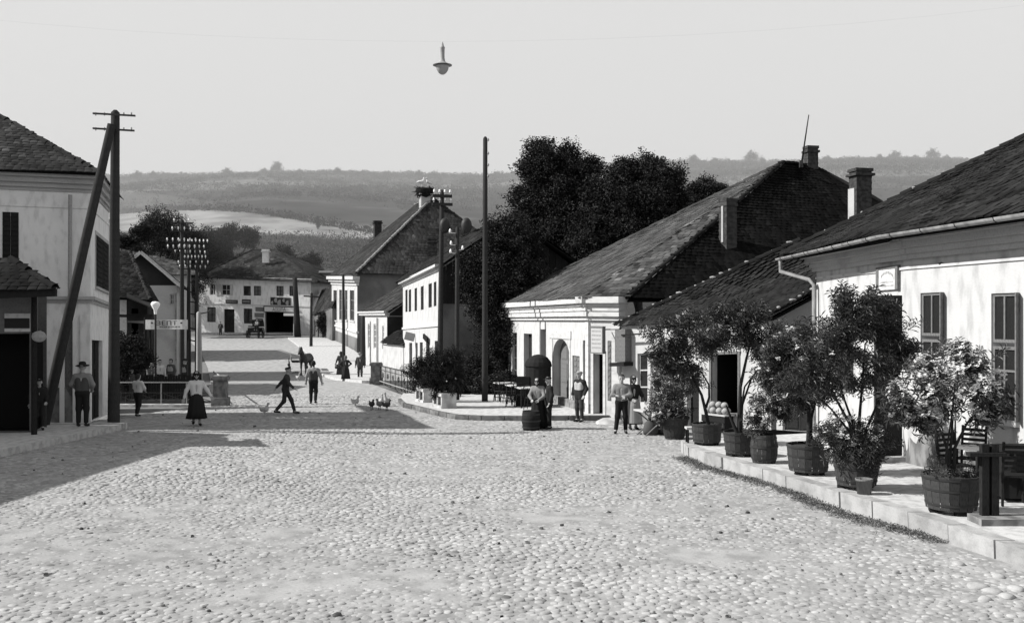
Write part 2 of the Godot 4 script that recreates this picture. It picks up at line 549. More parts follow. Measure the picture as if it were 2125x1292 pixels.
func ridge(a: Vector3, b: Vector3, parent: Node, m: Material, r := 0.11, step := 0.36, mortar := 0.0):
	var n := maxi(1, int(a.distance_to(b) / step))
	var z := (b - a).normalized()
	var x := Vector3.UP.cross(z).normalized()
	var y := z.cross(x)
	var st := a.distance_to(b) / n
	var mb := B.new()
	mb.tone(0.85)
	mb.s.set_smooth_group(0)
	for i in 6:
		var a0 := PI * i / 6.0
		var a1 := PI * (i + 1) / 6.0
		mb.quad(Vector3(cos(a0) * r, sin(a0) * r, 0), Vector3(cos(a1) * r, sin(a1) * r, 0), Vector3(cos(a1) * r * 0.85, sin(a1) * r * 0.85, st * 1.12), Vector3(cos(a0) * r * 0.85, sin(a0) * r * 0.85, st * 1.12))
	var mesh := mb.mesh()
	for i in n:
		var o := pm("ridge_tile", mesh, m, parent)
		var jit := rng.randf_range(-0.05, 0.05)
		o.transform = Transform3D(Basis(x, y, z).rotated(x, jit).rotated(y, rng.randf_range(-0.08, 0.08)), a + z * st * i + y * rng.randf_range(0.0, 0.03))
		if rng.randf() < mortar:
			var lump := B.new()
			var q := rng.randf_range(0.45, 1.1)
			lump.lathe(Vector3.ZERO, [Vector2(0, 0.05 * q), Vector2(0.08 * q, 0.03 * q), Vector2(0.1 * q, 0.0), Vector2(0.05 * q, -0.05)], 7, Basis.from_scale(Vector3(rng.randf_range(0.7, 1.5), 1, rng.randf_range(0.7, 1.5))), true, 0.25, 3.0)
			var lo := part("mortar", lump, M.ridge_mortar, parent)
			lo.position = o.position + y * r * 0.7 + x * rng.randf_range(-0.06, 0.06)

func chimney(base: Vector3, w: float, h: float, m: Material, parent: Node, yaw := 0.0, cap := 0.12) -> Node3D:
	var o := hub("chimney", parent)
	var bs := Basis(Vector3.UP, yaw)
	var b := B.new()
	b.box(base + Vector3(0, h * 0.5, 0), Vector3(w, h, w * 0.85), bs)
	part("stack", b, m, o)
	var courses := int(h / 0.12)
	var br := B.new()
	for i in courses:
		if i % 2 == 0:
			br.box(base + Vector3(0, i * 0.12 + 0.04, 0), Vector3(w + 0.016, 0.075, w * 0.85 + 0.016), bs)
	part("brick", br, m, o)
	var c := B.new()
	c.box(base + Vector3(0, h - 0.14, 0), Vector3(w + cap * 2, 0.1, w * 0.85 + cap * 2), bs)
	c.box(base + Vector3(0, h + 0.05, 0), Vector3(w + cap, 0.12, w * 0.85 + cap), bs)
	part("chimney_cap", c, m, o)
	return o

# ---------- plants
func make_plant_meshes():
	var b := B.new()
	rng.seed = 77
	for i in 22:
		var p := Vector3(rng.randfn(), rng.randfn(), rng.randfn()).normalized() * pow(rng.randf(), 0.4)
		var x := Vector3(rng.randfn(), rng.randfn(), rng.randfn()).normalized()
		var y := x.cross(Vector3(rng.randfn(), rng.randfn(), rng.randfn())).normalized()
		var l := rng.randf_range(0.2, 0.36)
		b.tone(rng.randf_range(0.65, 1.3))
		b.quad(p, p + (x * 0.5 + y * 0.4) * l, p + x * l + y.cross(x) * 0.1, p + (x * 0.5 - y * 0.4) * l)
	clump_mesh = b.mesh()
	b = B.new()      # one oleander shoot: whorls of narrow leaves round a twig, base at the origin, 0.3 long
	for i in 15:
		var t := 0.1 + 0.9 * i / 15.0
		var an := i * 2.4
		var out := Vector3(cos(an), rng.randf_range(0.25, 1.2), sin(an)).normalized()
		var l := rng.randf_range(0.1, 0.17)
		var side := out.cross(Vector3.UP).normalized() * 0.0125
		var p := Vector3(0, 0.27 * t, 0)
		var mid := p + out * l * 0.55 + Vector3.UP * 0.006
		var tip := p + out * l - Vector3.UP * 0.02
		b.tone(rng.randf_range(0.45, 2.0))  # wide tone spread: the brightest leaves have sunlit sheen painted into their colour
		b.quad(p, mid + side, tip, mid - side)
	b.tone(0.9)
	b.tube([Vector3.ZERO, Vector3(0, 0.28, 0)], [0.006, 0.003], 4, false)
	sprig_mesh = b.mesh()
	b = B.new()      # a head of double flowers
	for i in 9:
		var c := Vector3(rng.randfn(0, 0.035), rng.randfn(0.02, 0.025), rng.randfn(0, 0.035))
		for k in 5:
			var an := TAU * k / 5.0 + i
			var o := Vector3(cos(an), rng.randf_range(0.0, 0.6), sin(an)) * 0.034
			var s := Vector3(-sin(an), 0.1, cos(an)) * 0.02
			b.tone(rng.randf_range(0.75, 1.1))
			b.quad(c, c + o * 0.7 + s, c + o * 1.15, c + o * 0.7 - s)
	blossom_mesh = b.mesh()

func blob_point(blobs: Array, shell_in := 0.5) -> Vector3:
	var bl = blobs[rng.randi() % blobs.size()]
	var v := Vector3(rng.randfn(), rng.randfn(), rng.randfn()).normalized()
	return bl[0] + v * bl[1] * lerpf(shell_in, 1.0, sqrt(rng.randf()))

func tree(called: String, label: String, base: Vector3, blobs: Array, count: int, size: float, m: Material, trunk_r := 0.25, group := "", cat := "tree", gap := -0.18) -> Node3D:
	var t := thing(called, label, cat, base, 0.0, group)
	var nz := FastNoiseLite.new()
	nz.seed = int(absf(base.x) * 13.0 + absf(base.z))
	nz.frequency = 0.55 / maxf(size, 0.2) * 0.5
	var xs := []
	var tn := []
	var weights := []
	var total := 0.0
	for bl in blobs:
		var r: Vector3 = bl[1]
		total += pow(r.x * r.y * r.z, 0.667)
		weights.append(total)
	var tries := 0
	while xs.size() < count and tries < count * 3:
		tries += 1
		var pick := rng.randf() * total
		var bi := 0
		while weights[bi] < pick: bi += 1
		var bc = blobs[bi]
		var dv := Vector3(rng.randfn(), rng.randfn(), rng.randfn()).normalized()
		var surf: Vector3 = bc[0] + dv * bc[1]
		var bump := 1.0 + 0.75 * nz.get_noise_3dv(surf * 1.7) + 0.35 * nz.get_noise_3dv(surf * 5.0)
		var p: Vector3 = bc[0] + dv * bc[1] * bump * lerpf(0.35, 1.0, sqrt(rng.randf())) * (1.0 + maxf(0.0, rng.randfn(0.0, 0.1)))
		if nz.get_noise_3dv(p) < gap: continue
		var s := size * rng.randf_range(0.7, 1.25)
		xs.append(Transform3D(Basis.from_euler(Vector3(rng.randf() * TAU, rng.randf() * TAU, 0)).scaled(Vector3(s, s * 0.8, s)), p))
		tn.append(rng.randf_range(0.55, 1.3) * clampf(1.0 + 1.6 * nz.get_noise_3dv(p * 1.3 + Vector3(50, 0, 0)), 0.45, 2.4))
	many("crown", clump_mesh, xs, tn, m, t)
	var top: Vector3 = blobs[0][0]
	var b := B.new()
	b.tube([Vector3(0, -0.5, 0), Vector3(trunk_r * 0.3, top.y * 0.35, 0), top * 0.75], [trunk_r * 1.25, trunk_r, trunk_r * 0.45], 9)
	part("trunk", b, M.bark, t)
	for bl in blobs.slice(1, 9):
		var lb := B.new()
		var s0: Vector3 = top * 0.42
		var mid: Vector3 = s0.lerp(bl[0], 0.5) + Vector3(0, -0.15, 0) * bl[1].y
		lb.tube([s0, mid, bl[0]], [trunk_r * 0.5, trunk_r * 0.32, trunk_r * 0.1], 6)
		part("limb", lb, M.bark, t)
	return t

func shrub_leaves(parent: Node, blobs: Array, count: int, ol: float, gap := -0.25, m: Material = null) -> Array:
	var xs := []
	var tn := []
	var nz := FastNoiseLite.new()
	nz.seed = rng.randi() % 1000
	nz.frequency = 1.6
	var tries := 0
	while xs.size() < count and tries < count * 3:
		tries += 1
		var bl = blobs[rng.randi() % blobs.size()]
		var v := Vector3(rng.randfn(), rng.randfn(), rng.randfn()).normalized()
		var surf: Vector3 = bl[0] + v * bl[1]
		var bump := 1.0 + 0.85 * nz.get_noise_3dv(surf * 1.3) + 0.4 * nz.get_noise_3dv(surf * 4.0)
		var p: Vector3 = bl[0] + v * bl[1] * bump * lerpf(0.3, 1.0, sqrt(rng.randf())) * (1.0 + maxf(0.0, rng.randfn(0.0, 0.12)))
		if nz.get_noise_3dv(p * 1.6) < gap + 0.08: continue
		var dir := (v + Vector3(0, 0.7, 0) + Vector3(rng.randfn(), rng.randfn(), rng.randfn()) * 0.3).normalized()
		var x := dir.cross(Vector3(rng.randfn(), 0.1, rng.randfn())).normalized()
		xs.append(Transform3D(Basis(x, dir, x.cross(dir)).scaled(Vector3.ONE * ol * rng.randf_range(0.6, 1.25)), p - dir * 0.12 * ol))
		tn.append(rng.randf_range(0.55, 1.4))
	many("foliage", sprig_mesh, xs, tn, m if m else M.leaf, parent)
	return xs

func blossoms(parent: Node, blobs: Array, count: int, size := 1.0):
	var xs := []
	var tn := []
	for i in count:
		var bl = blobs[rng.randi() % blobs.size()]
		var v := Vector3(rng.randfn(), rng.randfn() * 0.8 + 0.25, rng.randfn()).normalized()
		var p: Vector3 = bl[0] + v * bl[1] * rng.randf_range(0.92, 1.08)
		xs.append(Transform3D(Basis.from_euler(Vector3(rng.randfn() * 0.4, rng.randf() * TAU, rng.randfn() * 0.4)).scaled(Vector3.ONE * size * rng.randf_range(0.7, 1.25)), p))
		tn.append(rng.randf_range(0.8, 1.1))
	many("blossom", blossom_mesh, xs, tn, M.petal, parent)

func tub(called: String, label: String, where: Vector3, r: float, h: float, taper := 0.82, belly := 0.0, feet := true, group := "wooden plant tubs along the pavement") -> Node3D:
	var t := thing(called, label, "tub", where, rng.randf() * TAU, group)
	var n := 18
	var y0 := 0.07 if feet else 0.0
	for k in n:
		var b := B.new()
		b.tone(rng.randf_range(0.7, 1.25))
		var a0 := TAU * (k + 0.02) / n
		var a1 := TAU * (k + 0.98) / n
		var ys := [y0, y0 + h * 0.33, y0 + h * 0.66, y0 + h + rng.randf_range(-0.006, 0.006)]
		for j in 3:
			var ra := r * lerpf(taper, 1.0, j / 3.0) + belly * sin(PI * j / 3.0)
			var rb := r * lerpf(taper, 1.0, (j + 1) / 3.0) + belly * sin(PI * (j + 1) / 3.0)
			b.quad(Vector3(cos(a0) * ra, ys[j], sin(a0) * ra), Vector3(cos(a1) * ra, ys[j], sin(a1) * ra), Vector3(cos(a1) * rb, ys[j + 1], sin(a1) * rb), Vector3(cos(a0) * rb, ys[j + 1], sin(a0) * rb))
		var rt := r - 0.025
		b.quad(Vector3(cos(a0) * r, ys[3], sin(a0) * r), Vector3(cos(a1) * r, ys[3], sin(a1) * r), Vector3(cos(a1) * rt, ys[3], sin(a1) * rt), Vector3(cos(a0) * rt, ys[3], sin(a0) * rt))
		part("stave", b, M.wood_stave, t)
	for v in [0.12, 0.55, 0.88]:
		var b := B.new()
		var rr: float = r * lerpf(taper, 1.0, v) + belly * sin(PI * v) + 0.006
		var q: float = r * lerpf(taper, 1.0, v + 0.06) + belly * sin(PI * (v + 0.06)) + 0.006
		b.lathe(Vector3(0, y0, 0), [Vector2(rr, h * v), Vector2(q, h * (v + 0.06))], 28)
		part("hoop", b, M.iron, t)
	var s := B.new()
	s.lathe(Vector3(0, y0, 0), [Vector2(0.001, h * 0.93), Vector2(r * 0.6, h * 0.92), Vector2(r - 0.03, h * 0.88), Vector2(r * 0.8, h * 0.5)], 18, Basis(), true, 0.03)
	part("soil", s, M.soil, t)
	if feet:
		for k in 3:
			var b := B.new()
			b.box(Vector3(cos(k * 2.1) * r * 0.62, 0.045, sin(k * 2.1) * r * 0.62), Vector3(0.09, 0.09, 0.24), Basis(Vector3.UP, -k * 2.1))
			part("foot", b, M.wood_dark, t)
	return t

# stems from the soil to each blob, then leaves and flowers; where is the soil's middle
func oleander(label: String, where: Vector3, stems: Array, blobs: Array, leaves: int, flowers: int, leaf_size := 1.0, fsize := 1.0, cat := "oleander", called := "oleander_bush", gap := -0.2) -> Node3D:
	var t := thing(called, label, cat, where, 0.0, "flowering shrubs in tubs along the pavement")
	for st in stems:
		var b := B.new()
		var pts := []
		var rad := []
		for i in st.size() - 1:
			pts.append(st[i])
			rad.append(st[-1] * lerpf(1.0, 0.35, float(i) / maxf(1.0, st.size() - 2)))
		b.tube(pts, rad, 7)
		part("stem", b, M.bark, t)
	shrub_leaves(t, blobs, leaves, leaf_size, gap)
	if flowers: blossoms(t, blobs, flowers, fsize)
	return t

# ---------- bodies: tapered capsules joined smoothly, meshed as surface nets
func net(b: B, bones: Array, cell: float, smooth := 1.1):
	var lo := Vector3(1e9, 1e9, 1e9)
	var hi := -lo
	for bn in bones:
		var r: float = maxf(bn[2], bn[3]) + cell * 3.0
		for p in [bn[0], bn[1]]:
			lo = lo.min(p - Vector3.ONE * r)
			hi = hi.max(p + Vector3.ONE * r)
	var nx := int((hi.x - lo.x) / cell) + 2
	var ny := int((hi.y - lo.y) / cell) + 2
	var nz := int((hi.z - lo.z) / cell) + 2
	var val := PackedFloat32Array()
	val.resize(nx * ny * nz)
	var k := smooth / cell
	var m := cell * 3.0
	var todo := {}
	for bn in bones:
		var a: Vector3 = bn[0]
		var ab: Vector3 = bn[1] - a
		var ra: float = bn[2]
		var rb: float = bn[3]
		var l2 := maxf(ab.length_squared(), 1e-9)
		var r := maxf(ra, rb) + m
		var p0: Vector3 = ((a.min(bn[1]) - Vector3.ONE * r) - lo) / cell
		var p1: Vector3 = ((a.max(bn[1]) + Vector3.ONE * r) - lo) / cell
		for z in range(maxi(0, int(p0.z)), mini(nz, int(p1.z) + 1)):
			for y in range(maxi(0, int(p0.y)), mini(ny, int(p1.y) + 1)):
				var row := (z * ny + y) * nx
				for x in range(maxi(0, int(p0.x)), mini(nx, int(p1.x) + 1)):
					var p := lo + Vector3(x, y, z) * cell - a
					var t := clampf(p.dot(ab) / l2, 0.0, 1.0)
					var d := (p - ab * t).length() - lerpf(ra, rb, t)
					if d < m:
						val[row + x] += exp(-k * d)
	var idx := {}
	var nxy := nx * ny
	var corner := [0, 1, nx, nx + 1, nxy, nxy + 1, nxy + nx, nxy + nx + 1]
	var off := [Vector3(0, 0, 0), Vector3(1, 0, 0), Vector3(0, 1, 0), Vector3(1, 1, 0), Vector3(0, 0, 1), Vector3(1, 0, 1), Vector3(0, 1, 1), Vector3(1, 1, 1)]
	var edges := [[0, 1], [2, 3], [4, 5], [6, 7], [0, 2], [1, 3], [4, 6], [5, 7], [0, 4], [1, 5], [2, 6], [3, 7]]
	for z in nz - 1:
		for y in ny - 1:
			var row := (z * ny + y) * nx
			for x in nx - 1:
				var i := row + x
				var n := 0
				if val[i] > 1.0: n += 1
				if val[i + 1] > 1.0: n += 1
				if val[i + nx] > 1.0: n += 1
				if val[i + nx + 1] > 1.0: n += 1
				if val[i + nxy] > 1.0: n += 1
				if val[i + nxy + 1] > 1.0: n += 1
				if val[i + nxy + nx] > 1.0: n += 1
				if val[i + nxy + nx + 1] > 1.0: n += 1
				if n == 0 or n == 8: continue
				var s := Vector3.ZERO
				var c := 0
				for e in edges:
					var v0: float = val[i + corner[e[0]]]
					var v1: float = val[i + corner[e[1]]]
					if (v0 > 1.0) == (v1 > 1.0): continue
					var d0: float = -log(maxf(v0, 1e-4))
					var d1: float = -log(maxf(v1, 1e-4))
					s += (off[e[0]] as Vector3).lerp(off[e[1]], d0 / (d0 - d1))
					c += 1
				idx[i] = lo + (Vector3(x, y, z) + s / c) * cell
	b.s.set_smooth_group(0)
	for i in idx:
		var inside := val[i] > 1.0
		for ax in 3:
			var st: int = [1, nx, nxy][ax]
			var u: int = [nx, nxy, 1][ax]
			var w: int = [nxy, 1, nx][ax]
			if i + st >= val.size() or (val[i + st] > 1.0) == inside: continue
			if not (idx.has(i - u) and idx.has(i - w) and idx.has(i - u - w)): continue
			if inside: b.quad(idx[i], idx[i - w], idx[i - u - w], idx[i - u])
			else: b.quad(idx[i], idx[i - u], idx[i - u - w], idx[i - w])

func V(x: float, y: float, z: float) -> Vector3:
	return Vector3(x, y, z)

func make_body_meshes():
	var b := B.new()
	var bn := [[V(0, 0.03, -0.025), V(0, 0.045, 0.01), 0.087, 0.084], [V(0, -0.02, 0.02), V(0, -0.07, 0.045), 0.068, 0.04], [V(0, -0.09, 0.06), V(0, -0.095, 0.062), 0.022, 0.022],
		[V(0, 0.015, 0.088), V(0, -0.02, 0.104), 0.009, 0.014], [V(-0.035, 0.03, 0.075), V(0.035, 0.03, 0.075), 0.014, 0.014], [V(-0.02, -0.052, 0.083), V(0.02, -0.052, 0.083), 0.009, 0.009],
		[V(0.086, 0.012, -0.005), V(0.084, -0.022, 0.004), 0.014, 0.01], [V(-0.086, 0.012, -0.005), V(-0.084, -0.022, 0.004), 0.014, 0.01], [V(0.045, -0.015, 0.055), V(0.045, -0.02, 0.055), 0.026, 0.026], [V(-0.045, -0.015, 0.055), V(-0.045, -0.02, 0.055), 0.026, 0.026],
		[V(0, -0.06, 0), V(0, -0.14, -0.02), 0.052, 0.055]]
	net(b, bn, 0.0085, 1.6)
	b.tone(0.08)
	for s in [-1, 1]:
		b.lathe(V(0.034 * s, 0.006, 0.084), [Vector2(0.001, 0.008), Vector2(0.012, 0.0), Vector2(0.001, -0.008)], 6)
	b.tone(0.5)
	b.box(V(0, -0.052, 0.093), V(0.04, 0.006, 0.006))
	head_mesh = b.mesh()
	b = B.new()
	var f := []
	for i in 4:
		var x := -0.033 + 0.022 * i
		var l: float = [0.85, 1.0, 1.05, 0.95][3 - i]
		var k0 := V(x, -0.088, 0.004)
		var k1 := k0 + V(x * 0.12, -0.04 * l, 0.012)
		var k2 := k1 + V(0, -0.026 * l, 0.016)
		f.append([V(x * 0.7, -0.01, 0), k0, 0.013, 0.011])
		f.append([k0, k1, 0.0095, 0.0085])
		f.append([k1, k2, 0.0085, 0.0075])
	f.append([V(0, 0.02, 0), V(0, -0.03, 0), 0.024, 0.022])
	f.append([V(0.028, -0.025, 0.006), V(0.05, -0.055, 0.022), 0.013, 0.0105])
	f.append([V(0.05, -0.055, 0.022), V(0.054, -0.085, 0.032), 0.0105, 0.0085])
	net(b, f, 0.005, 2.2)
	hand_mesh = b.mesh()

func along(a: Vector3, bb: Vector3, hint: Vector3) -> Basis:   # -y runs from a to bb
	var y := (a - bb).normalized()
	var x := y.cross(hint).normalized()
	return Basis(x, y, x.cross(y))

# P: shirt, pants, skirt (tones), jacket, hat, hair, la/ra [elbow, wrist], ll/rl [knee, ankle], lean, turn (head), apron
func person(label: String, where: Vector3, h: float, yaw: float, P: Dictionary, group := "") -> Node3D:
	var t := thing("person", label, "person", where, yaw, group)
	var k := h / 1.74
	var lean: float = P.get("lean", 0.0)
	var up := func(v: Vector3) -> Vector3:   # the trunk bends at the hips
		var a := lean
		var q := v - V(0, 0.95, 0)
		return V(0, 0.95, 0) + V(q.x, q.y * cos(a) - q.z * sin(a), q.y * sin(a) + q.z * cos(a))
	var drop: float = P.get("drop", 0.0)
	var la: Array = P.get("la", [V(0.27, 1.14, -0.03), V(0.28, 0.89, 0.07)])
	var ra: Array = P.get("ra", [V(-0.27, 1.14, -0.03), V(-0.28, 0.89, 0.07)])
	var ll: Array = P.get("ll", [V(0.1, 0.5, 0.02), V(0.1, 0.09, -0.01)])
	var rl: Array = P.get("rl", [V(-0.1, 0.5, 0.02), V(-0.1, 0.09, -0.01)])
	var neck: Vector3 = up.call(V(0, 1.44, -0.01))
	var hp: Vector3 = up.call(V(0, 1.62, 0.02)) + P.get("look", Vector3.ZERO)
	var S: Callable = func(v: Vector3) -> Vector3: return (v - V(0, drop, 0)) * k
	var arms := [[la, 1.0], [ra, -1.0]]
	var legs := [[ll, 1.0], [rl, -1.0]]
	var body := [[V(-0.06, 0.96, 0), V(0.06, 0.96, 0), 0.1, 0.1], [V(0, 1.0, 0), up.call(V(0, 1.3, 0)), 0.11, 0.12], [up.call(V(-0.15, 1.39, -0.01)), up.call(V(0.15, 1.39, -0.01)), 0.06, 0.06], [neck, hp - V(0, 0.06, 0.0), 0.052, 0.05]]
	var shirt := [[up.call(V(-0.06, 0.98, 0)), up.call(V(-0.08, 1.3, 0)), 0.115, 0.118], [up.call(V(0.06, 0.98, 0)), up.call(V(0.08, 1.3, 0)), 0.115, 0.118], [up.call(V(-0.15, 1.38, -0.01)), up.call(V(0.15, 1.38, -0.01)), 0.078, 0.078], [up.call(V(0, 1.36, 0)), neck, 0.09, 0.066]]
	var pants := [[V(-0.06, 0.94, -0.01), V(0.06, 0.94, -0.01), 0.125, 0.125]]
	var shoes := []
	for a in arms:
		var sh: Vector3 = up.call(V(0.185 * a[1], 1.385, -0.01))
		var el: Vector3 = a[0][0]
		var wr: Vector3 = a[0][1]
		body.append([sh, el, 0.048, 0.04]); body.append([el, wr, 0.04, 0.028])
		shirt.append([sh, el, 0.066, 0.056])
		shirt.append([el, el.lerp(wr, P.get("sleeve", 0.85)), 0.056, 0.048])
	for l in legs:
		var hip := V(0.085 * l[1], 0.9, 0)
		var kn: Vector3 = l[0][0]
		var an: Vector3 = l[0][1]
		var toe: Vector3 = an + (V(0.02 * l[1], -0.05, 0.15) if not P.has("toe") else P.toe)
		body.append([hip, kn, 0.075, 0.052]); body.append([kn, an, 0.05, 0.036]); body.append([an, toe, 0.036, 0.03])
		pants.append([hip, kn, 0.098, 0.075]); pants.append([kn, kn.lerp(an, 0.88), 0.072, 0.062])
		shoes.append([an + V(0, -0.02, -0.03), toe, 0.048, 0.04])
	if P.has("jacket"):
		shirt.append([up.call(V(-0.08, 0.84, 0)), up.call(V(-0.07, 1.05, 0)), 0.115, 0.115]); shirt.append([up.call(V(0.08, 0.84, 0)), up.call(V(0.07, 1.05, 0)), 0.115, 0.115])
	var scaled := func(bones: Array) -> Array:
		var out := []
		for q in bones: out.append([S.call(q[0]), S.call(q[1]), q[2] * k, q[3] * k])
		return out
	var cell := 0.022
	var b := B.new()
	net(b, scaled.call(body), cell)
	var hb := Basis(Vector3.UP, P.get("turn", 0.0)).rotated(Vector3(1, 0, 0), P.get("nod", 0.0) + lean * 0.4).scaled(Vector3.ONE * k)
	var head_at: Vector3 = S.call(hp)
	b.s.append_from(head_mesh, 0, Transform3D(hb, head_at))
	for a in arms:
		var bs := along(a[0][0], a[0][1], V(0, 0, 1) if absf(a[0][1].z - a[0][0].z) < 0.18 else V(0, 1, 0.2))
		if a[1] < 0: bs = bs * Basis.from_scale(V(-1, 1, 1))
		b.s.append_from(hand_mesh, 0, Transform3D(bs.scaled(Vector3.ONE * k), S.call(a[0][1])))
	part("body", b, M.skin, t)
	var cl := func(called: String, bones: Array, tn: float):
		var q := B.new()
		q.tone(tn)
		net(q, scaled.call(bones), cell)
		part(called, q, M.cloth, t)
	cl.call("jacket" if P.has("jacket") else "shirt", shirt, P.get("shirt", 0.5))
	if P.has("skirt"):
		var q := B.new()
		q.tone(P.skirt)
		var hem: float = P.get("hem", 0.16)
		q.lathe(V(0, -drop * k, 0), [Vector2(0.13 * k, 1.04 * k), Vector2(0.17 * k, 0.98 * k), Vector2(0.23 * k, 0.8 * k), Vector2(0.27 * k, 0.5 * k), Vector2(P.get("flare", 0.31) * k, hem * k), Vector2(0.22 * k, hem * k)], 36, Basis(), true, 0.05, 9.0)
		part("skirt", q, M.cloth, t)
		if P.has("apron"):
			var ap := B.new()
			ap.tone(P.apron)
			for i in 6:
				var a0 := PI * 0.5 - 0.75 + i * 0.25
				var a1 := a0 + 0.25
				for j in 3:
					var y0: float = [1.0, 0.8, 0.5, 0.24][j]
					var y1: float = [1.0, 0.8, 0.5, 0.24][j + 1]
					var r0: float = [0.185, 0.25, 0.29, 0.325][j]
					var r1: float = [0.185, 0.25, 0.29, 0.325][j + 1]
					ap.quad(V(cos(a0) * r0, y0, sin(a0) * r0) * k, V(cos(a1) * r0, y0, sin(a1) * r0) * k, V(cos(a1) * r1, y1, sin(a1) * r1) * k, V(cos(a0) * r1, y1, sin(a0) * r1) * k)
			part("apron", ap, M.cloth, t)
	else:
		cl.call("trousers", pants, P.get("pants", 0.05))
	if P.get("waistcoat", 0.0) > 0.0:
		cl.call("waistcoat", [[up.call(V(-0.06, 1.0, 0)), up.call(V(-0.08, 1.3, 0)), 0.124, 0.126], [up.call(V(0.06, 1.0, 0)), up.call(V(0.08, 1.3, 0)), 0.124, 0.126]], P.waistcoat)
	var sb := B.new()
	sb.tone(P.get("shoe", 0.03))
	net(sb, scaled.call(shoes), cell)
	part("shoes", sb, M.cloth, t)
	var hat: String = P.get("hat", "")
	var hm := B.new()
	hm.tone(P.get("hat_tone", 0.04))
	var hx := Basis(Vector3.UP, P.get("turn", 0.0)).rotated(Vector3(1, 0, 0), -0.12 + P.get("nod", 0.0) + lean * 0.4)
	if hat == "brim":
		hm.lathe(head_at + hx * V(0, 0.045, 0) * k, [Vector2(0.001, 0.11 * k), Vector2(0.06 * k, 0.118 * k), Vector2(0.09 * k, 0.09 * k), Vector2(0.1 * k, 0.015 * k), Vector2(0.175 * k, 0.0), Vector2(0.18 * k, 0.012 * k), Vector2(0.1 * k, 0.005 * k)], 20, hx)
	elif hat == "cap":
		hm.lathe(head_at + hx * V(0, 0.05, -0.01) * k, [Vector2(0.001, 0.075 * k), Vector2(0.08 * k, 0.065 * k), Vector2(0.115 * k, 0.03 * k), Vector2(0.098 * k, 0.0)], 18, hx)
		hm.box(head_at + hx * V(0, 0.055, 0.115) * k, V(0.12, 0.012, 0.08) * k, hx)
	elif hat == "scarf":
		net(hm, scaled.call([[hp + V(0, 0.045, -0.03), hp + V(0, 0.03, 0.0), 0.106, 0.1], [hp + V(0, -0.04, -0.06), hp + V(0, -0.16, -0.09), 0.09, 0.075], [hp + V(-0.07, -0.03, -0.01), hp + V(0, -0.115, 0.045), 0.04, 0.03], [hp + V(0.07, -0.03, -0.01), hp + V(0, -0.115, 0.045), 0.04, 0.03]]), 0.015)
	else:
		hm.tone(P.get("hair", 0.03))
		net(hm, scaled.call([[hp + V(0, 0.05, -0.035), hp + V(0, 0.065, 0.01), 0.094, 0.08], [hp + V(0, 0.0, -0.055), hp + V(0, -0.04, -0.06), 0.075, 0.06]]), 0.014)
	part({"brim": "hat", "cap": "cap", "scarf": "head_scarf"}.get(hat, "hair"), hm, M.cloth, t)
	return t

func animal(called: String, label: String, cat: String, where: Vector3, yaw: float, bones: Array, cell: float, tn: float, m: Material, group := "") -> Node3D:
	var t := thing(called, label, cat, where, yaw, group)
	var b := B.new()
	b.tone(tn)
	net(b, bones, cell)
	part("body", b, m, t)
	return t

func hen_bones(tall: float) -> Array:
	return [[V(0, 0.24, -0.09), V(0, 0.25, 0.06), 0.085, 0.1], [V(0, 0.28, -0.14), V(0, 0.36, -0.22), 0.04, 0.022], [V(0, 0.28, 0.1), V(0, 0.4 + tall, 0.14), 0.05, 0.028], [V(0, 0.41 + tall, 0.14), V(0, 0.41 + tall, 0.165), 0.032, 0.026], [V(0, 0.41 + tall, 0.18), V(0, 0.4 + tall, 0.225), 0.014, 0.006],
		[V(0.04, 0.18, 0.0), V(0.045, 0.01, 0.01), 0.02, 0.012], [V(-0.04, 0.18, 0.0), V(-0.045, 0.01, 0.04), 0.02, 0.012], [V(0.045, 0.012, 0.01), V(0.045, 0.01, 0.06), 0.012, 0.009], [V(-0.045, 0.012, 0.04), V(-0.045, 0.01, 0.09), 0.012, 0.009]]

# ---------- furniture
func bent_chair(called: String, label: String, where: Vector3, yaw: float, group := "") -> Node3D:
	var t := thing(called, label, "chair", where, yaw, group)
	var b := B.new()
	b.lathe(V(0, 0.455, 0), [Vector2(0.001, 0.012), Vector2(0.17, 0.012), Vector2(0.195, 0.0), Vector2(0.19, -0.03), Vector2(0.001, -0.02)], 20)
	part("seat", b, M.wood_dark, t)
	for s in [V(0.14, 0.44, 0.13), V(-0.14, 0.44, 0.13), V(0.13, 0.44, -0.13), V(-0.13, 0.44, -0.13)]:
		var l := B.new()
		l.tube([s, V(s.x * 1.35, 0.0, s.z * 1.45)], [0.018, 0.013], 6)
		part("leg", l, M.wood_dark, t)
	var bk := B.new()
	bk.tube([V(0.17, 0.45, -0.15), V(0.185, 0.72, -0.22), V(0.13, 0.88, -0.25), V(0, 0.93, -0.26), V(-0.13, 0.88, -0.25), V(-0.185, 0.72, -0.22), V(-0.17, 0.45, -0.15)], [0.015, 0.015, 0.015, 0.015, 0.015, 0.015, 0.015], 6)
	bk.tube([V(0.1, 0.46, -0.17), V(0.1, 0.7, -0.22), V(0, 0.8, -0.24), V(-0.1, 0.7, -0.22), V(-0.1, 0.46, -0.17)], [0.011, 0.011, 0.011, 0.011, 0.011], 6)
	part("backrest", bk, M.wood_dark, t)
	var st := B.new()
	st.lathe(V(0, 0.2, 0), [Vector2(0.155, 0.008), Vector2(0.17, 0.0), Vector2(0.155, -0.008)], 16)
	part("stretcher", st, M.wood_dark, t)
	return t

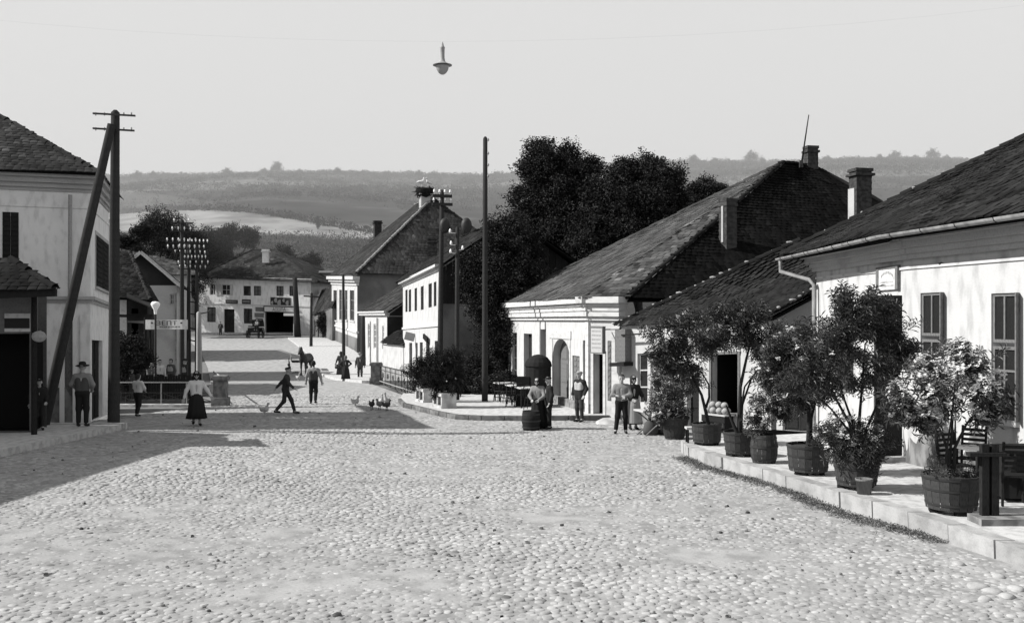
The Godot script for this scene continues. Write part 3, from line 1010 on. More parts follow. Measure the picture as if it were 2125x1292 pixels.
func slat_chair(called: String, label: String, where: Vector3, yaw: float, group := "") -> Node3D:
	var t := thing(called, label, "chair", where, yaw, group)
	for i in 5:
		var b := B.new()
		b.box(V(0, 0.45, -0.16 + i * 0.08), V(0.4, 0.02, 0.06))
		part("slat", b, M.wood_dark, t)
	for i in 5:
		var b := B.new()
		b.box(V(0, 0.58 + i * 0.085, -0.21 - i * 0.012), V(0.38, 0.05, 0.018))
		part("slat", b, M.wood_dark, t)
	for s in [V(0.19, 0, 0.17), V(-0.19, 0, 0.17)]:
		var l := B.new()
		l.bar(s, s + V(0, 0.45, 0), 0.035, 0.035)
		part("leg", l, M.wood_dark, t)
	for s in [V(0.19, 0, -0.19), V(-0.19, 0, -0.19)]:
		var l := B.new()
		l.bar(s, s + V(0, 0.45, 0), 0.035, 0.035)
		l.bar(s + V(0, 0.44, 0), s + V(0, 0.99, -0.08), 0.035, 0.035)
		part("leg", l, M.wood_dark, t)
	return t

func square_table(called: String, label: String, where: Vector3, yaw: float, w: float, d: float, top: Material, group := "", cloth := -1.0) -> Node3D:
	var t := thing(called, label, "table", where, yaw, group)
	var b := B.new()
	b.box(V(0, 0.745, 0), V(w, 0.035, d))
	part("table_top", b, top, t)
	for s in [V(1, 0, 1), V(-1, 0, 1), V(1, 0, -1), V(-1, 0, -1)]:
		var l := B.new()
		l.bar(V(s.x * (w * 0.5 - 0.06), 0, s.z * (d * 0.5 - 0.06)), V(s.x * (w * 0.5 - 0.06), 0.73, s.z * (d * 0.5 - 0.06)), 0.05, 0.05)
		part("leg", l, M.wood_dark, t)
	return t

func wheel(parent: Node, c: Vector3, r: float, spokes := 12, axis := Vector3(1, 0, 0)):
	var w := hub("wheel", parent)
	var bs := Basis(Quaternion(Vector3.UP, axis))
	var b := B.new()
	b.lathe(c, [Vector2(r, -0.025), Vector2(r, 0.025), Vector2(r - 0.06, 0.025), Vector2(r - 0.06, -0.025), Vector2(r, -0.025)], 28, bs, false)
	part("rim", b, M.wood_dark, w)
	var h := B.new()
	h.lathe(c, [Vector2(0.001, 0.1), Vector2(0.06, 0.1), Vector2(0.085, 0.0), Vector2(0.06, -0.1), Vector2(0.001, -0.1)], 12, bs)
	part("hub", h, M.wood_dark, w)
	for i in spokes:
		var an := TAU * i / spokes
		var s := B.new()
		var d := bs * V(cos(an), 0, sin(an))
		s.tube([c + d * 0.06, c + d * (r - 0.04)], [0.02, 0.016], 5)
		part("spoke", s, M.wood_dark, w)

# ---------- poles
func pole(called: String, label: String, base: Vector3, top: Vector3, r: float, group := "", m: Material = null) -> Node3D:
	var t := thing(called, label, "pole", base, 0.0, group)
	var b := B.new()
	var q := top - base
	b.tube([V(0, -0.4, 0), q * 0.35, q * 0.7, q - V(0, 0.08, 0), q], [r * 1.15, r, r * 0.88, r * 0.8, r * 0.3], 12)
	part("shaft", b, m if m else M.wood_pole, t)
	return t

func crossarm(t: Node3D, y: float, half: float, x0: float, pins: int, w := 0.09, yaw := 0.0, tilt := 0.0):
	var arm := hub("crossarm", t)
	var dir := V(cos(yaw), tilt, -sin(yaw))
	var b := B.new()
	b.bar(V(x0, y, 0.12) - dir * half, V(x0, y, 0.12) + dir * half, w * 0.8, w)
	part("beam", b, M.wood_pole, arm)
	for i in pins:
		var f := -1.0 + 2.0 * (i + 0.3) / (pins - 0.4) if pins > 1 else 0.0
		var p := V(x0, y + w * 0.5, 0.12) + dir * half * f
		var c := B.new()
		c.lathe(p, [Vector2(0.015, -0.02), Vector2(0.016, 0.1), Vector2(0.05, 0.1), Vector2(0.055, 0.13), Vector2(0.04, 0.17), Vector2(0.045, 0.2), Vector2(0.03, 0.24), Vector2(0.001, 0.25)], 8)
		part("insulator", c, M.ceramic, arm)

func _ready():
	rng.seed = 4711
	# camera, sky, sun, exposure
	var cam := Camera3D.new()
	cam.name = "camera"
	add_child(cam)
	cam.position = Vector3(0, EYE, 0)
	cam.fov = rad_to_deg(2.0 * atan(646.0 / FOCAL))
	cam.near = 0.1
	cam.far = 1500.0
	cam.current = true
	var env := Environment.new()
	env.background_mode = Environment.BG_SKY
	var sm := ProceduralSkyMaterial.new()
	sm.sky_top_color = Color(0.2, 0.2, 0.2).linear_to_srgb()
	sm.sky_horizon_color = Color(0.63, 0.63, 0.63).linear_to_srgb()
	sm.sky_curve = 0.9
	sm.ground_bottom_color = Color(0.2, 0.2, 0.2).linear_to_srgb()
	sm.ground_horizon_color = Color(0.35, 0.35, 0.35).linear_to_srgb()
	sm.sun_angle_max = 1.0
	var sky := Sky.new()
	sky.sky_material = sm
	env.sky = sky
	env.tonemap_mode = Environment.TONE_MAPPER_LINEAR
	env.tonemap_exposure = 1.45
	env.sdfgi_enabled = true
	env.ssao_enabled = true
	env.ssil_enabled = true
	env.volumetric_fog_enabled = true
	env.volumetric_fog_density = 0.0
	var we := WorldEnvironment.new()
	we.name = "world_environment"
	we.environment = env
	add_child(we)
	var sun := DirectionalLight3D.new()
	sun.name = "sun"
	add_child(sun)
	sun.light_energy = 1.6
	sun.light_color = Color(1.0, 0.995, 0.985)
	sun.light_angular_distance = 0.5
	sun.shadow_enabled = true
	var el := deg_to_rad(38.0)
	var az := deg_to_rad(-4.0)
	sun.look_at_from_position(Vector3.ZERO, Vector3(cos(el) * cos(az), -sin(el), cos(el) * sin(az)))
	materials()
	make_plant_meshes()
	make_body_meshes()
	rng.seed = 4711
	setting()
	left_side()
	far_street()
	right_row()
	cafe()
	low_shop()
	long_house()
	trees()
	street_furniture()
	tubs()
	people()
	haze()

# the hazy air that fills the valley behind the inn, thicker at left
func haze():
	for q in [[Vector3(0, 45, -335), Vector3(1300, 190, 490), 0.002, FogVolume.new()], [Vector3(-165, 4, -320), Vector3(300, 76, 330), 0.0034, FogVolume.new()]]:
		var fv: FogVolume = q[3]
		fv.shape = RenderingServer.FOG_VOLUME_SHAPE_ELLIPSOID
		fv.size = q[1]
		var fm := FogMaterial.new()
		fm.albedo = Color(0.95, 0.95, 0.95)
		fm.density = q[2]
		fv.material = fm
		fv.name = numbered("haze")
		add_child(fv)
		fv.position = q[0]
		tag(fv, "thin haze lying over the valley behind the inn" if q[2] < 0.002 else "thicker morning haze over the left part of the hill", "haze", "", "stuff")

func setting():
	# the ground: one sheet of columns that fan out from the camera to beyond the crest of the hill
	var cols := range(-60, 61)
	var ds := [1.0, 3.0, 5.0, 7.0]
	var d := 8.5
	while d < 118.0:
		ds.append(d)
		d += 1.1 if d < 62.0 else 2.5
	ds.append(118.0)
	var near := B.new()
	near.s.set_smooth_group(0)
	var low := func(x: float, dd: float) -> float:
		var y := G(x, dd) - 0.06
		var r := table(ROAD_R, dd)
		var l := table(ROAD_L, dd)
		if dd > 39.5 and dd < 58.0:     # the stream bed on both sides of the bridge
			var deep := smoothstep(40.5, 43.5, dd) * (1.0 - smoothstep(51.0, 56.0, dd)) * 2.2
			y -= deep * (smoothstep(r + 1.0, r + 2.6, x) + smoothstep(-l + 1.0, -l + 2.6, -x))
		return y
	for i in ds.size() - 1:
		for c in cols.size() - 1:
			var q := []
			for e in [[c, i], [c, i + 1], [c + 1, i + 1], [c + 1, i]]:
				var dd: float = ds[e[1]]
				var x: float = cols[e[0]] / 60.0 * 1.15 * (dd + 14.0)
				q.append(Vector3(x, low.call(x, dd), -dd))
			near.quad(q[0], q[1], q[2], q[3])
	struct("ground", near, M.earth)
	var hb := B.new()
	hb.s.set_smooth_group(0)
	var hd := []
	d = 118.0
	while d < 560.0:
		hd.append(d)
		d += 4.0 if d < 300 else 7.0
	var fn := FastNoiseLite.new()
	fn.seed = 5
	fn.frequency = 0.03
	var field := func(px: float, dd: float, x: float) -> float:
		var n := fn.get_noise_2d(x, dd)
		var lo := table([[-500.0, 205.0], [250.0, 207.0], [420.0, 204.0], [760.0, 196.0], [900.0, 192.0], [2500.0, 190.0]], px)
		var up := table([[-500.0, 265.0], [250.0, 258.0], [480.0, 240.0], [560.0, 226.0], [760.0, 215.0], [830.0, 196.0], [2500.0, 180.0]], px)
		if dd < lo: return 0.055 + 0.02 * n
		if dd < up: return 0.36 + 0.05 * n
		var u2 := table([[-500.0, 300.0], [500.0, 330.0], [850.0, 355.0], [1100.0, 360.0], [1500.0, 330.0], [2500.0, 330.0]], px)
		if dd < u2: return 0.05 + 0.025 * n + (0.05 if fmod(dd * 0.8 + px * 0.05, 30.0) < 4.0 else 0.0)
		if dd < u2 + 40.0: return 0.2 + 0.06 * n
		return 0.1 + 0.05 * n
	for i in hd.size() - 1:
		for c in 110:
			var px0 := -900.0 + c * 36.0
			for tri in [[0, 1, 2], [0, 2, 3]]:
				for kk in tri:
					var e: Array = [[0, 0], [0, 1], [1, 1], [1, 0]][kk]
					var dd: float = hd[i + e[1]]
					var px: float = px0 + 36.0 * e[0]
					var x := (px - 1062.5) / FOCAL * dd
					hb.tone(field.call(px, dd, x))
					hb.s.add_vertex(Vector3(x, hill(x, dd), -dd))
	struct("hill", hb, M.hillside)
	# the road
	var nz := FastNoiseLite.new()
	nz.seed = 21
	nz.frequency = 0.35
	var road := B.new()
	road.s.set_smooth_group(0)
	var rd := []
	d = 3.0
	while d < 108.0:
		rd.append(d)
		d += 0.7 if d < 62.0 else 2.0
	for i in rd.size() - 1:
		for c in 24:
			var q := []
			for e in [[c, i], [c, i + 1], [c + 1, i + 1], [c + 1, i]]:
				var dd: float = rd[e[1]]
				var x := lerpf(table(ROAD_L, dd) - 0.2, table(ROAD_R, dd) + 0.2, e[0] / 24.0)
				q.append(Vector3(x, G(x, dd), -dd))
			for kk in [0, 1, 2, 0, 2, 3]:
				var w := nz.get_noise_2d(q[kk].x, q[kk].z)
				road.tone(lerpf(1.15, 0.92, smoothstep(-0.45, -0.15, w)) if -q[kk].z < 46.0 else 1.05)
				road.s.add_vertex(q[kk])
	var road_o := struct("road", road, M.road)
	# cobbles, bedded in dust; here and there one is missing
	var nw := FastNoiseLite.new()
	nw.seed = 22
	nw.frequency = 0.09
	var xs := []
	var tn := []
	d = 8.8
	while d < 50.0:
		var l := maxf(table(ROAD_L, d), -0.56 * d - 0.6)
		var r := minf(table(ROAD_R, d) - 0.1, 0.56 * d + 0.6)
		var step := 0.125 if d < 20.0 else (0.15 if d < 30.0 else 0.2)
		var x := l + rng.randf() * 0.1
		while x < r:
			var p := Vector3(x + rng.randfn(0, 0.025), 0, -(d + rng.randfn(0, 0.028)))
			var q := nz.get_noise_2d(p.x, p.z)
			if q > -0.5 and rng.randf() > 0.03:
				var sink := 0.0402 + 0.016 * nw.get_noise_2d(p.x, p.z) - 0.008 * q
				p.y = G(p.x, -p.z) - sink + rng.randf_range(-0.004, 0.004)
				var sx := rng.randf_range(0.085, 0.125) * step / 0.2
				var sz := rng.randf_range(0.07, 0.095) * step / 0.2
				var bs := Basis.from_euler(Vector3(rng.randfn(0, 0.09), rng.randfn(0, 0.35) + (PI if rng.randf() < 0.5 else 0.0), rng.randfn(0, 0.09))).scaled_local(Vector3(sx, rng.randf_range(0.042, 0.052), sz))
				xs.append(Transform3D(bs, p))
				tn.append(clampf((0.95 + 0.22 * nz.get_noise_2d(p.x * 0.5, p.z * 1.6)) * rng.randfn(1.0, 0.11) * (0.55 if rng.randf() < 0.015 else 1.0), 0.4, 1.15))
			x += step * rng.randf_range(0.85, 1.15)
		d += step * 0.82
	pieces("cobble", "cobbles", cobble_mesh, xs, tn, M.cobble, road_o, 300)
	# pavements: right, with kerb stones; left; before the cafe; beyond the bridge
	var rp := B.new()
	var ptop := func(dd: float) -> float: return lerpf(0.13, -0.1, clampf((dd - 14.0) / 10.0, 0, 1))
	var kerb := []
	d = 8.0
	while d < 23.9:
		kerb.append(d)
		d += 0.9
	kerb.append(23.9)
	for i in kerb.size() - 1:
		var d0: float = kerb[i]
		var d1: float = kerb[i + 1]
		rp.quad(Vector3(table(ROAD_R, d0) + 0.28, ptop.call(d0), -d0), Vector3(table(ROAD_R, d1) + 0.28, ptop.call(d1), -d1), Vector3(10.5, ptop.call(d1), -d1), Vector3(10.5, ptop.call(d0), -d0))
	rp.quad(Vector3(4.4, -0.1, -23.9), Vector3(4.6, -0.12, -24.3), Vector3(10.5, -0.12, -26.5), Vector3(10.5, -0.1, -23.9))
	var pav := struct("pavement", rp, M.paving)
	for i in kerb.size() - 1:
		var d0: float = kerb[i] + 0.012
		var d1: float = kerb[i + 1] - 0.012
		var k := B.new()
		k.tone(rng.randf_range(0.85, 1.12))
		var o := rng.randf_range(-0.02, 0.02)
		var a := Vector3(table(ROAD_R, d0) + o, ptop.call(d0) + 0.006, -d0)
		var b := Vector3(table(ROAD_R, d1) + o, ptop.call(d1) + 0.006, -d1)
		k.slab(a, b, b + Vector3(0.27 - o, 0, 0), a + Vector3(0.27 - o, 0, 0), Vector3(0.015, -0.42, 0))
		part("kerb_stone", k, M.cobble, pav)
	var lp := B.new()
	d = 14.0
	while d < 27.4:
		var d1 := minf(d + 1.1, 27.5)
		var x0 := table(ROAD_L, d) + 0.45 if d < 20 else -11.15
		var y0 := G(-11.5, d) + 0.16
		var y1 := G(-11.5, d1) + 0.16
		lp.slab(Vector3(-24, y1, -d1), Vector3(-24, y0, -d), Vector3(x0, y0, -d), Vector3(-11.15 if d >= 20 else x0, y1, -d1), Vector3(0, -0.4, 0))
		d = d1
	struct("pavement_by_the_shop", lp, M.paving)
	for i in 6:
		var k := B.new()
		k.tone(rng.randf_range(0.85, 1.1))
		var x0 := -18.0 + i * 1.15
		k.slab(Vector3(x0, G(-11.5, 27.5) + 0.17, -27.85), Vector3(x0 + 1.12, G(-11.5, 27.5) + 0.17, -27.85), Vector3(x0 + 1.12, G(-11.5, 27.5) + 0.17, -27.52), Vector3(x0, G(-11.5, 27.5) + 0.17, -27.52), Vector3(0, -0.4, 0))
		part("kerb_stone", k, M.stone_white, get_node("pavement_by_the_shop"))
	var cp := B.new()
	var outer := [Vector2(3.4, 33.3), Vector2(0.6, 33.15), Vector2(-1.0, 33.2), Vector2(-1.9, 33.6), Vector2(-2.6, 34.8), Vector2(-3.4, 36.6), Vector2(-4.3, 38.6), Vector2(-4.9, 42.0), Vector2(-5.2, 46.0)]
	for i in outer.size() - 1:
		var a: Vector2 = outer[i]
		var b: Vector2 = outer[i + 1]
		var ya := G(a.x, a.y) + 0.16
		var yb := G(b.x, b.y) + 0.16
		var ia := Vector3(3.6 - 0.30 * (a.y - 33.3), ya, -a.y - 0.2) if a.y > 33.4 else Vector3(a.x, ya, -34.6)
		var ib := Vector3(3.6 - 0.30 * (b.y - 33.3), yb, -b.y - 0.2) if b.y > 33.4 else Vector3(b.x, yb, -34.6)
		cp.slab(Vector3(a.x, ya, -a.y), Vector3(b.x, yb, -b.y), ib, ia, Vector3(0, -0.4, 0))
	var cpo := struct("pavement_by_the_cafe", cp, M.paving)
	for i in outer.size() - 2:
		for j in 2:
			var a: Vector2 = outer[i].lerp(outer[i + 1], j * 0.5 + 0.01)
			var b: Vector2 = outer[i].lerp(outer[i + 1], j * 0.5 + 0.49)
			var k := B.new()
			k.tone(rng.randf_range(0.5, 0.9))
			var inw := Vector3(0.1, 0, -0.2)
			var a3 := Vector3(a.x - 0.06, G(a.x, a.y) + 0.168, -a.y + 0.1)
			var b3 := Vector3(b.x - 0.06, G(b.x, b.y) + 0.168, -b.y + 0.1)
			k.slab(a3, b3, b3 + inw, a3 + inw, Vector3(0, -0.4, 0))
			part("kerb_stone", k, M.stone_grey, cpo)
	var fp2 := B.new()
	var fs := [[57.0, 0.0], [62.0, 0.0], [66.0, 0.0], [70.0, 0.0], [76.0, 0.0], [82.0, 0.0], [88.0, 0.0], [95.0, 0.0], [102.0, 0.0]]
	for i in fs.size() - 1:
		var d0: float = fs[i][0]
		var d1: float = fs[i + 1][0]
		var a := Vector3(table(ROAD_R, d0), profile(d0) + 0.15, -d0)
		var b := Vector3(table(ROAD_R, d1), profile(d1) + 0.15, -d1)
		fp2.slab(a, b, b + Vector3(4.5, 0, 0), a + Vector3(4.5, 0, 0), Vector3(0, -0.5, 0))
	struct("pavement_beyond_the_bridge", fp2, M.paving)
	var tp := B.new()
	for i in 8:
		var a := at(405 + i * 32, 690, 112.5)
		a.y = 0.62
		tp.slab(a, a + Vector3(1.8, 0, 0), a + Vector3(1.8, 0, -5), a + Vector3(0, 0, -5), Vector3(0, -0.6, 0))
	struct("terrace_pavement", tp, M.paving)
	# weeds in the gutter along the right kerb
	var gx := []
	var gt := []
	for i in 1500:
		var dd := rng.randf_range(13.4, 22.6)
		var x := table(ROAD_R, dd) - absf(rng.randfn(0.0, 0.16)) - 0.06 - 0.12 * sin(dd * 1.3)
		var s := rng.randf_range(0.05, 0.11)
		gx.append(Transform3D(Basis.from_euler(Vector3(rng.randf() * 6, rng.randf() * 6, 0)).scaled(Vector3(s, s * 0.7, s)), Vector3(x, G(x, dd) + 0.012, -dd)))
		gt.append(rng.randf_range(1.2, 3.2))
	var weeds := many("weeds", clump_mesh, gx, gt, M.leaf, self)
	tag(weeds, "weeds and grass growing in the gutter along the right kerb", "weeds", "", "stuff")
	# loose stones, dung and straw on the road
	var lx := []
	var lt := []
	for i in 300:
		var dd := 9.5 + 28.0 * pow(rng.randf(), 1.3)
		var x := rng.randf_range(-0.5, 0.4) * dd
		if x > table(ROAD_R, dd) - 0.3 or x < table(ROAD_L, dd) + 0.2: continue
		var s := rng.randf_range(0.008, 0.026) * (1.7 if rng.randf() < 0.05 else 1.0)
		lx.append(Transform3D(Basis.from_euler(Vector3(rng.randf() * 6, rng.randf() * 6, 0)).scaled(Vector3(s * 1.4, s, s)), Vector3(x, G(x, dd) + 0.012, -dd)))
		lt.append(rng.randf_range(0.15, 1.1))
	var litter := many("gravel", cobble_mesh(-1.0), lx, lt, M.cobble, self)
	tag(litter, "loose pebbles and dung scattered over the cobbled road", "gravel", "", "stuff")

func cobble_mesh(v: float) -> ArrayMesh:
	var b := B.new()
	b.tone(1.0 if v < 0.0 else 0.6 + v * 0.09)
	b.s.set_smooth_group(0)
	var r := RandomNumberGenerator.new()
	r.seed = 100 + int(v * 7.0)
	var n := 8
	var jit := []
	for k in n: jit.append(r.randf_range(0.84, 1.12))
	var prof := [[1.0, -0.8], [1.0, 0.45], [0.88, 0.84], [0.55, 0.98]]
	var rings := []
	for p in prof:
		var ring := []
		for k in n:
			var an := TAU * k / n
			# a squarish outline
			var sq := 1.0 / pow(pow(absf(cos(an)), 4.0) + pow(absf(sin(an)), 4.0), 0.25)
			ring.append(Vector3(cos(an) * p[0] * jit[k] * lerpf(1.0, sq, 0.75), p[1], sin(an) * p[0] * jit[k] * lerpf(1.0, sq, 0.75)))
		rings.append(ring)
	for i in 3:
		for k in n:
			var k2 := (k + 1) % n
			b.quad(rings[i][k], rings[i][k2], rings[i + 1][k2], rings[i + 1][k])
	for k in n:
		b.tri(Vector3(0.03, 1.0, 0.02), rings[3][k], rings[3][(k + 1) % n])
	return b.mesh()

func rebase(t: Node3D, base: Vector3):
	t.position = base
	for c in t.get_children():
		(c as Node3D).position -= base

func house(called: String, label: String, cat := "house", group := "") -> Node3D:
	return thing(called, label, cat, Vector3.ZERO, 0.0, group)

func shutters(f: Dictionary, h: Array, parent: Node, m: Material, o := 0.03, shut := true):
	# two leaves of boards, closed over the opening
	for k in 2:
		var s := hub("shutter", parent)
		var u0: float = lerpf(h[0], h[2], k * 0.5 + 0.01)
		var u1: float = lerpf(h[0], h[2], k * 0.5 + 0.49)
		var fr := B.new()
		fr.slab(fp(f, u0, h[1], o), fp(f, u1, h[1], o), fp(f, u1, h[3], o), fp(f, u0, h[3], o), f.n * -0.03)
		part("shutter_leaf", fr, m, s)
		var ls := B.new()
		var n := 10
		for i in n:
			var v0: float = lerpf(h[1], h[3], (i + 0.15) / n)
			var v1: float = lerpf(h[1], h[3], (i + 0.75) / n)
			var ua := lerpf(u0, u1, 0.12)
			var ub := lerpf(u0, u1, 0.88)
			ls.slab(fp(f, ua, v0, o + 0.022), fp(f, ub, v0, o + 0.022), fp(f, ub, v1, o + 0.006), fp(f, ua, v1, o + 0.006), f.n * -0.015)
		part("slat", ls, m, s)

func surround(f: Dictionary, h: Array, parent: Node, m: Material, w := 0.1, o := 0.025):
	var b := B.new()
	var du: float = w / f.len
	var hh: float = fp(f, h[0], 1).y - fp(f, h[0], 0).y
	var dv: float = w / hh
	var back: Vector3 = f.n * -0.06
	var R := func(u0, v0, u1, v1): b.slab(fp(f, u0, v0, o), fp(f, u1, v0, o), fp(f, u1, v1, o), fp(f, u0, v1, o), back)
	R.call(h[0] - du, h[1], h[0], h[3] + dv); R.call(h[2], h[1], h[2] + du, h[3] + dv)
	R.call(h[0], h[3], h[2], h[3] + dv)
	if h[1] > 0.04: b.slab(fp(f, h[0] - du, h[1] - dv * 0.7, o + 0.06), fp(f, h[2] + du, h[1] - dv * 0.7, o + 0.06), fp(f, h[2] + du, h[1], o + 0.06), fp(f, h[0] - du, h[1], o + 0.06), f.n * -0.1)
	part("surround", b, m, parent)

func pipe(pts: Array, r: float, m: Material, parent: Node, called := "downpipe"):
	var b := B.new()
	var rs := []
	for p in pts: rs.append(r)
	b.tube(pts, rs, 8)
	part(called, b, m, parent)

func gutter(pts: Array, parent: Node, r := 0.075):
	var g := hub("gutter", parent)
	var b := B.new()
	b.s.set_smooth_group(0)
	for i in pts.size() - 1:
		var a: Vector3 = pts[i]
		var c: Vector3 = pts[i + 1]
		var z := (c - a).normalized()
		var x := Vector3.UP.cross(z).normalized()
		for k in 7:
			var a0 := PI + PI * k / 7.0
			var a1 := PI + PI * (k + 1) / 7.0
			var p := x * cos(a0) * r + Vector3.UP * sin(a0) * r
			var q := x * cos(a1) * r + Vector3.UP * sin(a1) * r
			b.quad(a + p, c + p, c + q, a + q)
			b.quad(a + p * 0.93, a + q * 0.93, c + q * 0.93, c + p * 0.93)
	part("trough", b, M.zinc, g)
	for i in pts.size() - 1:
		var n := int((pts[i] as Vector3).distance_to(pts[i + 1]) / 0.95)
		for k in n:
			var p: Vector3 = (pts[i] as Vector3).lerp(pts[i + 1], (k + 0.5) / n)
			var h := B.new()
			var x := Vector3.UP.cross((pts[i + 1] - pts[i]).normalized()).normalized()
			var ps := []
			for j in 6:
				var an := PI + PI * j / 5.0
				ps.append(p + x * cos(an) * r * 1.08 + Vector3.UP * sin(an) * r * 1.08)
			h.tube(ps, [0.009, 0.009, 0.009, 0.009, 0.009, 0.009], 4)
			part("hook", h, M.iron, g)

func sign_lines(f: Dictionary, h: Array, o: float, rows: int, parent: Node, m: Material):
	# rows of worn, unreadable lettering
	var b := B.new()
	for r in rows:
		var v0: float = lerpf(h[1], h[3], (r + 0.3) / rows)
		var v1: float = lerpf(h[1], h[3], (r + 0.72) / rows)
		var u: float = lerpf(h[0], h[2], 0.1)
		var end: float = lerpf(h[0], h[2], 0.9)
		while u < end:
			var w: float = (h[2] - h[0]) * rng.randf_range(0.035, 0.075)
			var va := lerpf(v0, v1, rng.randf_range(0.0, 0.25))
			b.slab(fp(f, u, va, o), fp(f, u + w * 0.55, va, o), fp(f, u + w * 0.55, v1, o), fp(f, u, v1, o), f.n * -0.006)
			u += w
	part("lettering", b, m, parent)

func left_side():
	# the two-storeyed house on the corner
	var t := house("corner_house", "weathered two storey house with mottled plaster behind the propped pole")
	var c := Vector3(-13.13, -0.35, -30.0)
	var f := fac3(Vector3(-22.5, -0.3, -26.9), c, 6.85, 6.79)
	var s := fac3(c, Vector3(-15.0, -0.7, -35.8), 6.79, 6.79)
	var w1 := opening(f, 4, 440, 38, 540)
	var niche := opening(f, 133, 668, 150, 820)
	niche[1] = 0.0
	wall("front_wall", f, [w1, niche], M.shabby_wall, t, 0.25)
	shutters(f, w1, t, M.wood_dark, 0.02)
	leaf_door(f, niche, t, M.wood_grey, 0.12, 1)
	surround(f, niche, t, M.shabby_wall, 0.14)
	var w2 := opening(s, 197, 497, 224, 600)
	var d2 := [0.06, 0.0, 0.62, 0.36]
	wall("street_wall", s, [w2, d2], M.shabby_wall, t, 0.25)
	shutters(s, w2, t, M.wood_dark, 0.02)
	surround(s, w2, t, M.pale_wall, 0.12)
	leaf_door(s, d2, t, M.wood_dark, 0.12)
	shell(f, 9.0, M.shabby_wall, t, [2, 3])
	worn(f, 0.55, 1.0, 1.1, t)
	for q in [f, s]:
		moulding(q, 1.0, [[-0.5, 0.03], [-0.42, 0.0]], M.shabby_wall, t, "string_course")
		moulding(q, 1.0, [[0.0, 0.05], [0.1, 0.12], [0.24, 0.22], [0.4, 0.34], [0.55, 0]], M.pale_wall, t)
		var vv := fuv(f, 120, 628).y
		moulding(q, vv, [[0.0, 0.05], [0.1, 0.13], [0.2, 0.0]], M.pale_wall, t, "string_course")
	pipe([at(145, 404, 29.6), at(144, 625, 29.6)], 0.06, M.paint_grey, t)
	var cb := B.new()
	cb.bar(fp(f, 0.985, 0.0, 0.03), fp(f, 0.985, 0.47, 0.03), 0.28, 0.08, f.n)
	part("pilaster", cb, M.shabby_wall, t)
	var e := Vector3(-12.72, 7.36, -29.62)
	var ap := Vector3(-19.05, 10.6, -33.0)
	tiles(Vector3(-22.6, 7.36, -26.4), e, ap, Vector3(-28, 10.6, -30.0), M.tile_mid, t, 60, 0.22, 0.24)
	tiles(e, Vector3(-14.7, 7.36, -36.1), Vector3(-21.0, 10.6, -39.0), ap, M.tile_mid, t, 0, 0.3, 0.32)
	ridge(e, ap, t, M.tile_mid)
	rebase(t, c)
	# the small shop at the edge of the picture
	t = house("small_shop", "small dark shop with hipped roof and pale sign strip at the kerb", "shop")
	var y0 := G(-12.4, 25.0) + 0.16
	f = fac3(Vector3(-19.0, y0, -24.4), Vector3(-12.45, y0, -25.0), 3.6, 3.6)
	var big := opening(f, 15, 692, 60, 880)
	big[1] = 0.0
	big[0] = 0.62
	wall("front_wall", f, [big], M.grey_wall, t)
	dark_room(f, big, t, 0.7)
	s = fac3(Vector3(-12.45, y0, -25.0), Vector3(-12.75, y0, -25.9), 3.6, 3.6)
	wall("street_wall", s, [], M.grey_wall, t)
	shell(f, 0.95, M.grey_wall, t, [2, 3])
	var sb := opening(f, 10, 650, 62, 688)
	board(f, sb, 0.05, 0.05, M.paint_white, t, "sign_board")
	var sb2 := opening(f, 10, 660, 62, 681)
	board(f, sb2, 0.056, 0.02, M.paint_black, t, "sign_band")
	e = at(113, 598, 23.9)
	var eb := at(118, 599, 25.6)
	var w := at(-130, 606, 23.4)
	var a2 := at(22, 541, 25.0)
	tiles(w, e, a2, at(-130, 536, 24.8), M.tile_dark, t, 40, 0.22, 0.22, 0.03)
	tiles(e, eb, a2, a2, M.tile_dark, t, 0, 0.22, 0.22)
	ridge(e, a2, t, M.tile_dark)
	var fa := B.new()
	fa.slab(e + Vector3(0, -0.2, 0), eb + Vector3(0, -0.2, 0), eb, e, Vector3(-0.05, 0, 0))
	fa.slab(w + Vector3(0, -0.2, 0), e + Vector3(0, -0.2, 0), e, w, Vector3(0, 0, -0.05))
	part("fascia", fa, M.wood_dark, t)
	var po := B.new()
	po.tube([gr(70, 24.4) + Vector3(0, 0.1, 0), at(70, 603, 24.4)], [0.075, 0.07], 8)
	part("post", po, M.wood_dark, t)
	var ov := B.new()
	ov.lathe(at(80, 698, 24.2), [Vector2(0.001, 0.02), Vector2(0.17, 0.02), Vector2(0.19, 0), Vector2(0.17, -0.02), Vector2(0.001, -0.02)], 20, Basis(Vector3(1, 0, 0), PI * 0.5).scaled(Vector3(1, 0.75, 1)))
	ov.bar(at(66, 692, 24.25), at(84, 686, 24.25), 0.02, 0.02)
	part("oval_sign", ov, M.paint_grey, t)
	rebase(t, Vector3(-15, y0, -25))
	# the house whose eaves reach in from the left: its shadow lies on the road
	t = house("house", "house at the left kerb nearer than the small shop")
	f = fac3(Vector3(-16.6, -0.2, -6.0), Vector3(-16.6, -0.2, -26.2), 6.1, 6.1)
	f.n = Vector3(1, 0, 0)
	wall("street_wall", f, [[0.2, 0.3, 0.3, 0.7], [0.5, 0.3, 0.6, 0.7], [0.75, 0.0, 0.84, 0.6]], M.shabby_wall, t)
	shell(f, 8.0, M.shabby_wall, t)
	var hb := B.new()
	hb.slab(Vector3(-16.1, 6.1, -5.6), Vector3(-16.1, 6.1, -26.5), Vector3(-20.5, 8.0, -26.5), Vector3(-20.5, 8.0, -5.6), Vector3(0, -0.1, 0))
	hb.slab(Vector3(-20.5, 8.0, -5.6), Vector3(-20.5, 8.0, -26.5), Vector3(-25, 6.1, -26.5), Vector3(-25, 6.1, -5.6), Vector3(0, -0.1, 0))
	part("roof", hb, M.tile_mid, t)
